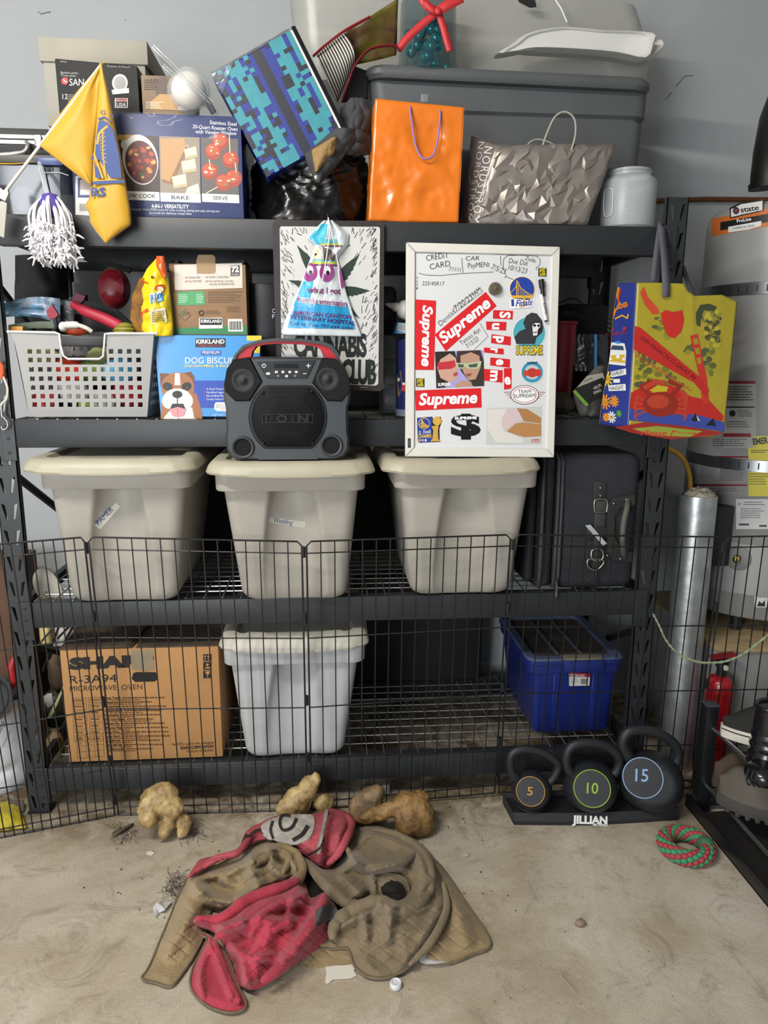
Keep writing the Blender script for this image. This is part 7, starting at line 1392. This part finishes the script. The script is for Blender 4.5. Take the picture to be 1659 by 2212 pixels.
# ================================================================ shoe rack
BRK, CHM = M('16171a', .4, var=.15, vs=30), M('a9a9a8', .25, .95)
sr = thing('shoe_rack', 'low black shoe rack with chrome rods at the right edge', 'shoe rack', (1.28, -.45, 0))
xp = F(1512, 1748).x; yp = F(1512, 1748).y
mb = MB(); mb.box(xp-.02, xp+.02, yp-.02, yp+.02, 0, P(1535, 1522, yp).z, BRK, .004); mb.box(xp-.02, xp+.02, yp-.02, yp+.02, P(1535, 1522, yp).z, P(1535, 1522, yp).z+.004, M('3d4047', .35), .001); mb.build('post', sr, 40)
mb = MB(); mb.box(xp+.30, xp+.34, yp-.02, yp+.02, 0, P(1535, 1522, yp).z, BRK, .004); mb.build('post', sr, 40)
xr = 1.138; mb = MB(); mb.box(xr-.006, xr+.03, -1.0, -.105, .0, .006, BRK, .001); mb.box(xr-.006, xr-.002, -1.0, -.105, 0, .045, BRK, .001); mb.build('bottom_rail', sr, 40)
mb = MB(); mb.box(xr, xr+.35, yp-.015, yp+.015, .02, .05, BRK, .003); mb.build('end_rail', sr, 40)
r1, r2 = P(1535, 1568, yp), P(1521, 1691, yp)
for nm, x, z in (('rod', r1.x+.0, r1.z), ('rod', r2.x+.0, r2.z), ('rod', r1.x+.19, r1.z-.0), ('rod', r2.x+.16, r2.z-.0)):
    mb = MB(); mb.tube([V((x, yp+.005, z)), V((x, -1.2, z))], .0068, CHM, 12); mb.build(nm, sr, 50)
mb = MB(); mb.box(xr, xr+.36, -1.0, yp-.02, .001, .004, M('1a1817', .9, var=.3, vs=9)); mb.build('dark_base', sr, 40)  # thin near-black mottled sheet lying inside the rack frame
def shoe(name, lab, toe, ang, L, w_, prof, up, sole, st_, sh_, tread=0, grp=None, collar=None):
    t = thing(name, lab, 'shoe', toe, grp); toe = V(toe); d = V((math.cos(ang), math.sin(ang), 0)); s_ = V((-d.y, d.x, 0))
    def hw(u): return w_*(.80*math.sin(min(1, (u+.02)*2.6)*PI/2)**.7 if u < .35 else .80-.14*sstep(.35, .65, u)+.04*sstep(.65, .9, u))*(1 if u < .93 else max(.35, 1-((u-.93)/.07)**2*.6))*.62
    N = 26; k = 20; rings = []
    for i in range(N+1):
        u = i/N; h = max(.012, prof(u)); rg = []
        for j in range(k):
            a = 2*PI*j/k; c_, z_ = math.cos(a), math.sin(a); sq = abs(c_)**.75*(1 if c_ > 0 else -1); zz = sh_+h*max(0, z_)**.7 if z_ > 0 else sh_
            rg.append(toe+d*(u*L)+s_*(hw(u)*sq*(1-.32*max(0, z_)**2))+V((0, 0, zz)))
        rings.append(rg)
    mb = MB(); mb.loft(rings, up); mb.build('upper', t, 60)
    mb = MB(); rings = []
    o_ = [(hw(i/N)*1.06, i/N) for i in range(N+1)]
    ring_ = [(u*L*1.02-.004, hh) for hh, u in o_]+[(u*L*1.02-.004, -hh) for hh, u in reversed(o_)]
    for z_, e in ((0, .97), (.003, 1), (sh_*.9, 1), (sh_+.004, .96)): rings.append([toe+d*(a*(1 if True else e))+s_*(b*e)+V((0, 0, z_)) for a, b in ring_])
    mb.loft(rings, sole); mb.build('sole', t, 40)
    if st_:
        mb = MB(); mb.tube([toe+d*a+s_*b*1.02+V((0, 0, sh_*.82)) for a, b in ring_], .0018, st_, 5); mb.build('stripe', t, 60)
    if tread:
        for i in range(1, 12):
            for sg in (-1, 1):
                u = i/12; p = toe+d*(u*L)+s_*(hw(u)*1.05*sg); mb = MB(); mb.box(p.x-.006, p.x+.006, p.y-.005, p.y+.005, p.z-.008, p.z+.010, sole, .002); mb.build('tread_lug', t, 40)
    return t, d, s_
yA = -.20; tA = P(1551, 1588, yA)
vans, d1, s1 = shoe('slip_on_shoe', 'black canvas slip-on shoe with thick white sole on the rack top rods', (tA.x+.012, yA, r1.z+.008), -.30, .28, .105, lambda u: .028+.04*sstep(0, .35, u)+.012*sstep(.4, .6, u), M('23221f', .9, var=.1, vs=40), M('c9c4b8', .6, var=.1, vs=20), M('1a1a1a', .5), .032)
yB = -.25; tB = P(1546, 1700, yB)
shoe('work_boot', 'worn grey brown lace-up work boot with lugged sole on the lower rods', (tB.x+.01, yB, r2.z+.016), -.42, .30, .125, lambda u: .055+.035*sstep(0, .15, u)+.02*sstep(.3, .5, u)+.09*sstep(.5, .62, u), M('5a544c', .9, var=.15, vs=14, bump=.2, bs=80), M('45423e', .9, var=.15, vs=30), None, .030, 1, 'work boots on the lower rods')
shoe('work_boot', 'brown suede boot behind the grey brown work boot on the lower rods', (P(1552, 1640, -.17).x, -.155, r2.z+.010), -.20, .29, .11, lambda u: .05+.035*sstep(0, .2, u)+.09*sstep(.5, .62, u), M('4a3a2f', .9, var=.25, vs=14), M('3a332c', .9), None, .026, 0, 'work boots on the lower rods')
bo = thing('ankle_boot', 'shiny black leather boot standing at the right edge of the rack', 'shoe', P(1650, 1640, -.38)); BLE = M('141416', .22, coat=.4, bump=.25, bs=25)
cB = P(1652, 1600, -.36); mb = MB()
rings = []
for k in range(24):
    v = k/23; z = r1.z+.01+.17*v; r_ = .042+.012*(1-v)+.003*math.sin(v*40)*(v < .6); rings.append([V((cB.x+.015+r_*1.1*math.cos(a)-.006*v, -.37+r_*.95*math.sin(a), z)) for a in [i*2*PI/28 for i in range(28)]])
mb.loft(rings, BLE, True, True); mb.build('shaft', bo, 60)
mb = MB(); mb.tube([V((cB.x+.012+.047*math.cos(a), -.37+.041*math.sin(a), r1.z+.183)) for a in [i*2*PI/28 for i in range(28)]], .006, BLE, 8, True); mb.build('collar', bo, 60)
mb = MB(); mb.ball(P(1648, 1672, -.42), .042, BLE, 3, (1.1, 1.2, .75)); mb.build('toe', bo, 60)
mb = MB(); 
for k in range(3): mb.tube(catmull([P(1618+k*9, 1660+k*4, -.44), P(1612+k*10, 1680+k*4, -.45), P(1618+k*11, 1696+k*2, -.45), P(1626+k*10, 1684+k*3, -.45)], 5), .0022, BLK, 6)
mb.build('lace', bo, 60)
# ================================================================ bones
BN = M('5d4020', .5, var=.45, vs=20, h2='cdb47e', bump=.5, bs=38, spec=.4, det=8)
BN2 = M('4a3a2b', .6, var=.4, vs=20, h2='9a805a', bump=.45, bs=40)
tex = bpy.data.textures.new('lumps', 'CLOUDS'); tex.noise_scale = .05; tex2 = bpy.data.textures.new('grain', 'CLOUDS'); tex2.noise_scale = .014
def bone(lab, balls, mt, name='chewed_bone', st=.014):
    mb = MB()
    for px, py, Y, r, sc, rt in balls:
        p = P(px, py, Y); rot = Matrix.Rotation(math.radians(rt), 3, 'Y'); ex_ = max(r*sc[2]*abs(math.cos(math.radians(rt))), r*sc[0]*abs(math.sin(math.radians(rt))))*.93
        p.z = max(p.z, ex_); mb.ball(p, r, mt, 3, sc, rot)
    o = mb.build(name, None, None, remesh=.0045, smoothit=6); d = o.modifiers.new('lumps', 'DISPLACE'); d.texture = tex; d.strength = st; d.mid_level = .5; d.texture_coords = 'LOCAL'
    d = o.modifiers.new('grain', 'DISPLACE'); d.texture = tex2; d.strength = st*.45; d.mid_level = .5; d.texture_coords = 'LOCAL'
    return tag(o, lab, 'bone', 'chewed dog bones on the floor')
bone('chewed knuckle bone with two smooth lobes at the left by the pen', [(340, 1728, -.13, .048, (1, .8, .8), 20), (355, 1715, -.12, .04, (1, .8, .8), 0), (318, 1745, -.15, .034, (.8, .9, 1.2), 10), (322, 1765, -.17, .03, (1, 1, 1.1), 0), (372, 1745, -.15, .035, (1, 1, .8), 0), (360, 1785, -.17, .021, (1, 1.1, 2.0), 22), (398, 1786, -.16, .020, (1, 1.1, 2.1), 20), (380, 1765, -.14, .03, (1.2, .8, .8), 0)], BN)
bone('tall yellow chewed bone sticking up behind the quilted jacket', [(640, 1735, -.075, .042, (1.1, .8, 1.3), 25), (665, 1705, -.07, .034, (.9, .8, 1.4), 20), (680, 1685, -.065, .024, (.8, .8, 1.2), 10), (622, 1758, -.08, .034, (1, .8, 1), 0), (700, 1742, -.065, .034, (.9, .8, 1), 0)], BN)
bone('round grey brown bone end behind the right side of the jacket', [(800, 1727, -.10, .04, (1, .9, 1), 0), (812, 1714, -.10, .03, (1, .9, .8), 0), (772, 1740, -.10, .032, (.9, .8, 1), 0), (790, 1760, -.13, .04, (1.3, .8, .8), 0)], BN2)
bone('big chewed shank bone with brown gnawed end right of the jacket', [(795, 1762, -.18, .026, (1.6, .8, .8), -20), (835, 1752, -.18, .028, (1.8, .8, .85), -24), (880, 1740, -.17, .042, (1.2, .8, 1), 0), (905, 1765, -.18, .05, (1, .9, 1.1), 0), (905, 1795, -.19, .042, (1, .9, 1), 0), (885, 1775, -.2, .046, (1, .9, 1), 0), (905, 1726, -.15, .03, (1, .8, 1), 0)], M('4a3520', .6, var=.5, vs=22, h2='a07c48', bump=.6, bs=50))
# ================================================================ quilted jacket
jk2 = thing('quilted_jacket', 'dirty quilted jacket with red outside and brown lining crumpled on the floor', 'jacket', F(690, 1990))
QX = lambda x: 260+x*.5063
QY = lambda y: 1640+y*.5063
MND = [(860, 330, 260, 110, .085), (620, 470, 200, 130, .075), (1150, 440, 230, 150, .075), (640, 680, 220, 170, .05), (1180, 680, 200, 150, .05), (800, 560, 200, 150, .05), (300, 620, 120, 200, .03)]
def segd(x, y, a, b):
    dx, dy = b[0]-a[0], b[1]-a[1]; t = max(0, min(1, ((x-a[0])*dx+(y-a[1])*dy)/(dx*dx+dy*dy+1e-9))); return math.hypot(x-a[0]-t*dx, (y-a[1]-t*dy))
def hgt(x, y, dz, folds, amp, seed, quilt, edge):
    z = max(h*math.exp(-((x-cx)/rx)**2-((y-cy)/ry)**2) for cx, cy, rx, ry, h in MND)
    f = 0
    for pl, w_, h in folds:
        d = min(segd(x, y, pl[i], pl[i+1]) for i in range(len(pl)-1)); w2 = w_*1.25; f += h*1.45*(math.exp(-(d/w2)**2)-.15*math.exp(-((d-w2*1.7)/(w2*.7))**2))
    n_ = amp*.55*((1-abs(noise.noise(V((x/170+y/300, y/120-x/600, seed))))*2.2)**2*.9-.3)+amp*.22*noise.noise(V((x/50, y/45, seed+3)))
    if quilt:
        for k in (1, -1):
            c_ = (x*.9+k*y*1.25+14*noise.noise(V((x/120, y/120, 1))))/78; d = abs(c_-round(c_)); n_ -= .0030*math.exp(-(d/.06)**2)
    return max(.004, z+f+n_*edge)+dz
def patch(name, out, mat_, dz, folds=(), amp=.014, seed=0, quilt=True, step=6, hem=None, flat=.35, low=None):
    area_ = 0; out = [tuple(p) for p in out]; op = [V((p[0], p[1], 0)) for p in out]; cm = catmull(op, 4, True); ol = [(v.x, v.y) for v in cm]
    n = len(ol); x0, x1 = min(p[0] for p in ol), max(p[0] for p in ol); y0, y1 = min(p[1] for p in ol), max(p[1] for p in ol)
    def inside(x, y):
        c = False
        for i in range(n):
            (xa, ya), (xb, yb) = ol[i], ol[i-1]
            if (ya > y) != (yb > y) and x < (xb-xa)*(y-ya)/(yb-ya)+xa: c = not c
        return c
    pts = [V((x, y)) for x, y in ol]; y = y0+step/2; r = 0
    while y < y1:
        x = x0+(step/2 if r % 2 else step)
        while x < x1:
            if inside(x, y) and min((x-a)**2+(y-b)**2 for a, b in ol[::2]) > (step*.6)**2: pts.append(V((x, y)))
            x += step
        y += step*.87; r += 1
    vco, _, fs, *_r = geometry.delaunay_2d_cdt(pts, [(i, (i+1) % n) for i in range(n)], [], 1, 1e-4)
    vs = []
    for v in vco:
        e = min(1, min(segd(v.x, v.y, ol[i], ol[i-1]) for i in range(0, n))/40)
        z = hgt(v.x, v.y, dz, folds, amp, seed, quilt, .4+.6*e)*(1 if not low else 1)
        if flat: z = z*(flat+(1-flat)*e)+.002
        vs.append(F(QX(v.x), QY(v.y), z))
    mb = MB(); mb.add(vs, [list(f)[::-1] for f in fs], mat_); o = mb.build(name, jk2, 75, solid=.007)
    if hem:
        hp = []
        for x, y in ol:
            z = hgt(x, y, dz, folds, amp, seed, False, .4); z = z*flat+.002 if flat else z
            hp.append(F(QX(x), QY(y), z+.001))
        mb = MB(); mb.tube(hp, .0030, hem, 6, True); mb.build('hem', o, 70)
    return o
BRN = M('75664e', .9, var=.22, vs=5, bump=.3, bs=160, sheen=.2); BRN2 = M('8d7a58', .9, var=.25, vs=6, bump=.3, bs=160, sheen=.2); PNK = M('a62f42', .85, var=.22, vs=8, bump=.3, bs=180, sheen=.2); PNK2 = M('a84a54', .9, var=.28, vs=12, bump=.3, bs=160); HEM = M('6b604c', .9, var=.25, vs=30)
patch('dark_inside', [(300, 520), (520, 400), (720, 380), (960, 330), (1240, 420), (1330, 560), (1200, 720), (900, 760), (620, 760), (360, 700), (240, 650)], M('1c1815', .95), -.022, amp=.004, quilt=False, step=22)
patch('lining_left', [(92, 935), (125, 880), (200, 700), (285, 510), (360, 470), (480, 430), (560, 370), (660, 345), (730, 375), (785, 440), (780, 520), (700, 545), (600, 590), (470, 655), (390, 640), (370, 720), (320, 830), (265, 915), (215, 970), (150, 955)], BRN2, .006,
      [([(665, 365), (590, 395), (560, 460), (600, 540)], 20, .018), ([(640, 375), (720, 410), (770, 490)], 24, .026), ([(640, 390), (650, 460), (700, 500)], 16, .018), ([(300, 500), (450, 490), (560, 430)], 18, .020), ([(320, 540), (390, 600), (480, 610), (570, 550)], 22, .026), ([(330, 560), (300, 660), (200, 820)], 30, .012), ([(440, 520), (500, 540), (560, 490)], 14, .014)], .012, 1, hem=HEM)
patch('lining_base', [(780, 800), (860, 770), (990, 820), (1000, 860), (880, 885), (780, 885)], BRN2, .0, (), .004, 4)
patch('lining_corner', [(1270, 400), (1340, 430), (1400, 500), (1480, 620), (1582, 785), (1500, 835), (1400, 872), (1290, 880), (1270, 850), (1320, 760), (1380, 640), (1350, 500)], BRN2, .004, [([(1370, 480), (1440, 640), (1480, 780)], 30, .012)], .008, 6, hem=HEM)
patch('white_tag', [(1270, 860), (1300, 815), (1350, 845), (1410, 868), (1360, 882), (1290, 884)], M('b5b2b0', .8, var=.1, vs=30), .006, (), .004, 7, False)
patch('lining_right', [(770, 410), (870, 455), (925, 450), (970, 370), (1000, 320), (1070, 285), (1200, 320), (1290, 370), (1350, 450), (1390, 560), (1385, 660), (1320, 780), (1240, 880), (1150, 930), (1060, 930), (1000, 885), (970, 810), (900, 812), (820, 800), (870, 760), (910, 700), (990, 645), (1080, 605), (1010, 640), (930, 600), (850, 530)], BRN, .012,
      [([(790, 430), (870, 520), (980, 620)], 22, .024), ([(1000, 440), (920, 480), (1010, 570)], 26, .022), ([(1060, 300), (1200, 335), (1285, 400), (1310, 520), (1280, 600), (1150, 640)], 30, .022), ([(900, 710), (1000, 650), (1130, 615)], 26, .030), ([(1080, 520), (1100, 610)], 14, .02), ([(1360, 500), (1385, 620), (1320, 770), (1200, 890)], 26, .012), ([(960, 360), (1010, 440), (1080, 470), (1200, 440)], 18, .02), ([(1040, 660), (1050, 760)], 14, .012), ([(1160, 640), (1140, 760)], 16, .012)], .014, 2, hem=HEM)
patch('sleeve_cuff', [(1070, 530), (1090, 505), (1160, 490), (1220, 520), (1228, 600), (1150, 605), (1085, 605)], BRN, .030, [([(1075, 530), (1085, 600)], 12, .012)], .008, 3, hem=HEM, flat=.8)
patch('cuff_opening', [(1110, 540), (1150, 515), (1205, 535), (1215, 600), (1140, 604)], M('16120f', .95), .043, (), .003, 3, False, flat=.8)
TS = [([(545, 320), (640, 270), (760, 240), (900, 215)], 30, .012), ([(890, 220), (860, 340), (850, 440)], 16, .012), ([(300, 490), (420, 420), (520, 400)], 18, .018), ([(960, 240), (930, 400)], 20, .014)]
patch('red_sleeve', [(283, 512), (310, 465), (345, 425), (430, 410), (500, 392), (535, 310), (600, 270), (690, 235), (830, 232), (890, 210), (960, 222), (1005, 268), (975, 330), (940, 400), (905, 452), (850, 455), (790, 412), (720, 375), (650, 345), (575, 350), (500, 405), (420, 440), (340, 480)], PNK2, .022, TS, .010, 5, flat=.75)
patch('white_patch', [(600, 285), (640, 255), (700, 238), (800, 234), (828, 250), (822, 310), (780, 350), (720, 362), (660, 345), (620, 330)], M('a9a49c', .9, var=.2, vs=26), .0265, TS, .010, 5, flat=0)
patch('grey_stripe', [(872, 222), (886, 218), (872, 300), (850, 400), (836, 392), (858, 300)], M('8f8b84', .9, var=.2, vs=30), .0275, TS, .010, 5, flat=0)
def inkline(pts, w_, z_=.0285):
    mb = MB(); vs = []; pts = catmull([V((x, y, 0)) for x, y in pts], 5)
    for i, p in enumerate(pts):
        t = (pts[min(i+1, len(pts)-1)]-pts[max(0, i-1)]).normalized(); 
        for s_ in (-1, 1): x, y = p.x-t.y*w_/2*s_, p.y+t.x*w_/2*s_; vs.append(F(QX(x), QY(y), hgt(x, y, z_, TS, .010, 5, True, 1)+.002))
    mb.add(vs, [[2*i, 2*i+1, 2*i+3, 2*i+2] for i in range(len(pts)-1)], M('231f1e', .9)); mb.build('black_print', jk2)
inkline([(725, 240), (690, 240), (680, 275), (695, 302), (730, 290), (752, 250)], 12); inkline([(800, 282), (775, 320), (735, 345)], 16); inkline([(650, 262), (640, 300), (652, 340)], 10); inkline([(545, 330), (575, 305), (600, 300)], 10); inkline([(515, 375), (540, 320)], 14); inkline([(800, 410), (850, 380), (870, 340)], 9)
patch('red_front', [(300, 700), (330, 665), (440, 668), (530, 600), (620, 560), (700, 535), (755, 505), (790, 530), (815, 590), (870, 568), (905, 600), (925, 640), (900, 740), (850, 800), (780, 855), (700, 915), (620, 965), (550, 985), (500, 955), (490, 880), (470, 855), (440, 800), (400, 740)], PNK, .030,
      [([(325, 680), (430, 690), (550, 600), (700, 545), (760, 515)], 22, .022), ([(400, 760), (520, 700), (680, 610), (800, 570)], 24, .026), ([(560, 740), (600, 690), (720, 690)], 18, .016), ([(872, 575), (850, 660), (800, 745), (700, 870)], 26, .020), ([(640, 720), (600, 830), (540, 960)], 26, .012), ([(740, 600), (720, 660)], 14, .012), ([(460, 800), (560, 850), (640, 840)], 16, .012), ([(520, 860), (540, 960)], 14, .010), ([(330, 700), (420, 730), (520, 690)], 14, .016)], .013, 8)
patch('grey_panel', [(838, 640), (905, 622), (935, 665), (885, 690), (835, 712)], M('4a474a', .9, var=.15, vs=30), .0345, [([(872, 575), (850, 660), (800, 745), (700, 870)], 26, .020), ([(400, 760), (520, 700), (680, 610), (800, 570)], 24, .026)], .013, 8, False, flat=0)
patch('red_cuff', [(298, 735), (360, 742), (400, 770), (430, 800), (470, 870), (500, 960), (538, 1050), (480, 1082), (390, 1062), (320, 1010), (298, 960), (310, 890), (360, 790), (365, 760)], PNK, .014, [([(400, 770), (430, 880), (480, 1000)], 24, .016), ([(370, 800), (340, 900), (350, 1010)], 16, .012)], .008, 9, hem=HEM)
def roll(name, pts, mat_, r, dz, seed):
    pc = catmull([V((x, y, 0)) for x, y in pts], 9); n = len(pc); hp = []; rs = []
    for i, p in enumerate(pc):
        t = i/(n-1); e = math.sin(t*PI)**.45; rr_ = r*.82*(.12+.88*e)*(1+.22*noise.noise(V((i*.35, seed, 0)))); z = hgt(p.x, p.y, dz, (), .006, seed, False, 0)
        hp.append(F(QX(p.x), QY(p.y), z+rr_*.25)); rs.append(rr_)
    mb = MB(); mb.tube(hp, rs, mat_, 14); return mb.build(name, jk2, 80)
roll('rolled_fold', [(455, 650), (560, 600), (690, 560), (770, 490), (745, 405), (665, 362)], BRN2, .019, .024, 1)
roll('rolled_fold', [(300, 520), (350, 575), (430, 615), (520, 590)], BRN2, .014, .016, 2)
roll('rolled_fold', [(560, 470), (600, 430), (680, 400), (720, 430), (690, 490)], BRN2, .014, .026, 3)
roll('rolled_fold', [(318, 680), (430, 680), (545, 600), (690, 545), (765, 512)], PNK, .018, .040, 4)
roll('rolled_fold', [(400, 765), (520, 705), (660, 615), (790, 585)], PNK, .016, .046, 5)
roll('rolled_fold', [(872, 572), (850, 650), (790, 750), (690, 880), (600, 950)], PNK, .018, .040, 6)
roll('rolled_fold', [(520, 880), (590, 800), (650, 730), (740, 690)], PNK, .012, .040, 7)
roll('rolled_fold', [(905, 770), (918, 705), (1000, 642), (1110, 608), (1200, 640)], BRN, .022, .026, 8)
roll('rolled_fold', [(1080, 300), (1200, 335), (1295, 410), (1322, 520), (1285, 610), (1180, 650)], BRN, .017, .026, 9)
roll('rolled_fold', [(785, 430), (870, 530), (975, 620), (1060, 610)], BRN, .018, .022, 10)
roll('rolled_fold', [(960, 370), (1010, 440), (1090, 465), (1200, 440), (1260, 400)], BRN, .015, .026, 11)
roll('rolled_fold', [(1375, 520), (1392, 640), (1325, 780), (1230, 880)], BRN, .012, .018, 12)
roll('rolled_fold', [(400, 775), (430, 880), (470, 980), (510, 1040)], PNK, .013, .020, 13)
roll('rolled_fold', [(290, 505), (400, 428), (500, 398), (560, 330), (660, 262)], PNK2, .012, .026, 14)
roll('rolled_fold', [(960, 235), (985, 290), (930, 400), (880, 452)], PNK2, .014, .026, 15)
# ================================================================ small things on the floor
WH = M('cfcdc8', .8)
def flatbit(name, lab, cat, pts, c, z=.0015, th=.0015, curl=.0):
    mb = MB(); a = [F(x, y, z+curl*(i % 3)) for i, (x, y) in enumerate(pts)]; mb.prism(a, (0, 0, th), M(c, .8)); return tag(mb.build(name), lab, cat)
flatbit('paper_scrap', 'torn white paper scrap in front of the jacket', 'paper', [(703, 2088), (725, 2087), (762, 2085), (768, 2092), (764, 2098), (770, 2108), (758, 2114), (720, 2116), (709, 2126), (702, 2122), (705, 2104)], 'd3cfc4')
mb = MB(); mb.lathe([(.0125, .001), (.0135, .003), (.0135, .012), (.012, .014), (.010, .0142), (.0095, .012)], M('d2d6da', .4), F(855, 2132), 24); tag(mb.build('bottle_cap', None, 40), 'small white plastic bottle cap on the floor', 'bottle cap')
flatbit('paper_bit', 'tiny white paper bit left of the jacket near the bones', 'paper', [(316, 1842), (326, 1839), (334, 1844), (328, 1848), (318, 1847)], 'd0cdc6')
flatbit('paper_bit', 'tiny pinkish paper bit right of the shank bone', 'paper', [(997, 1846), (1005, 1842), (1013, 1848), (1006, 1853)], 'c4b0a8')
flatbit('plastic_scrap', 'crumpled clear plastic scrap at the left of the jacket', 'plastic scrap', [(330, 1964), (338, 1950), (352, 1960), (352, 1950), (372, 1948), (356, 1966), (345, 1972), (336, 1982)], 'b9babc', curl=.006)
mb = MB(); p_ = F(1253, 1999); mb.ball(p_+V((0, 0, .008)), .013, M('8d7c6c', .8, var=.2, vs=60), 2, (1.1, .9, .6), None, .3, 9); tag(mb.build('pebble', None, 60), 'small tan pebble on the bare floor at the right', 'pebble')
mb = MB(); mb.tube([F(1210, 2106, .003), F(1226, 2124, .004), F(1246, 2148, .003)], .0016, M('9a938a', .6), 6); tag(mb.build('twig', None, 60), 'thin pale twig on the floor at lower right', 'twig')
mb = MB(); mb.grid(8, 5, lambda u, v: F(243+45*u, 1798-20*u+12*v-8*u*v, .004+.012*math.sin(v*PI)*math.sin(u*PI)), M('5a4a38', .9, var=.3, vs=60)); tag(mb.build('dry_leaf', None, 70, solid=.001), 'dry brown leaf left of the chewed bones', 'leaf')
rr = random.Random(21); HR = M('3a3333', .95)
for k, (cx, cy, lb) in enumerate(((375, 1925, 'dark clump of dog hair left of the jacket'), (385, 1905, 'small clump of dog hair above the plastic scrap'), (412, 1795, 'clump of dog hair right of the left bone'), (268, 1800, 'clump of dog hair beside the dry leaf'))):
    mb = MB()
    for j in range(46):
        x, y = cx+rr.gauss(0, 13), cy+rr.gauss(0, 11); a = rr.random()*6.28; L = rr.uniform(6, 16); b = a+rr.uniform(-1.4, 1.4)
        mb.tube([F(x, y, .002), F(x+L*math.cos(a), y+L*.7*math.sin(a), .006), F(x+L*math.cos(a)+L*math.cos(b), y+.7*(L*math.sin(a)+L*math.sin(b)), .002)], .0005, HR, 4)
    o = mb.build('hair_clump'); tag(o, lb, 'dog hair', None, 'stuff')
mb = MB()
for k in range(170):
    x, y = rr.uniform(180, 1120), rr.uniform(1700, 1990) if k % 3 else rr.uniform(1700, 1780); p = F(x, y); r_ = rr.uniform(.0012, .0035); mb.ball(p+V((0, 0, r_*.5)), r_, M(rr.choice(['4a4036', '8a7a62', 'b3aa98', '5a4a3a']), .9), 1, (1, 1, .6))
for k in range(60):
    x, y = rr.uniform(700, 1500), rr.uniform(1960, 2200); p = F(x, y); r_ = rr.uniform(.0008, .0018); mb.ball(p+V((0, 0, r_*.5)), r_, M(rr.choice(['4a4036', 'b3aa98']), .9), 1, (1, 1, .6))
o = mb.build('floor_crumbs'); tag(o, 'scattered crumbs and grit on the concrete floor', 'crumbs', None, 'stuff')
mb = MB(); p_ = F(300+160, 1750); 
mb = MB(); p_ = F(832, 1705, .0); mb.lathe([(.014, .001), (.015, .01), (.013, .03), (.010, .034)], M('b9c0c4', .15, alpha=.5), (p_.x, .03, 0), 20); tag(mb.build('plastic_cup', None, 50), 'small clear plastic cup under the rack behind the bones', 'cup')
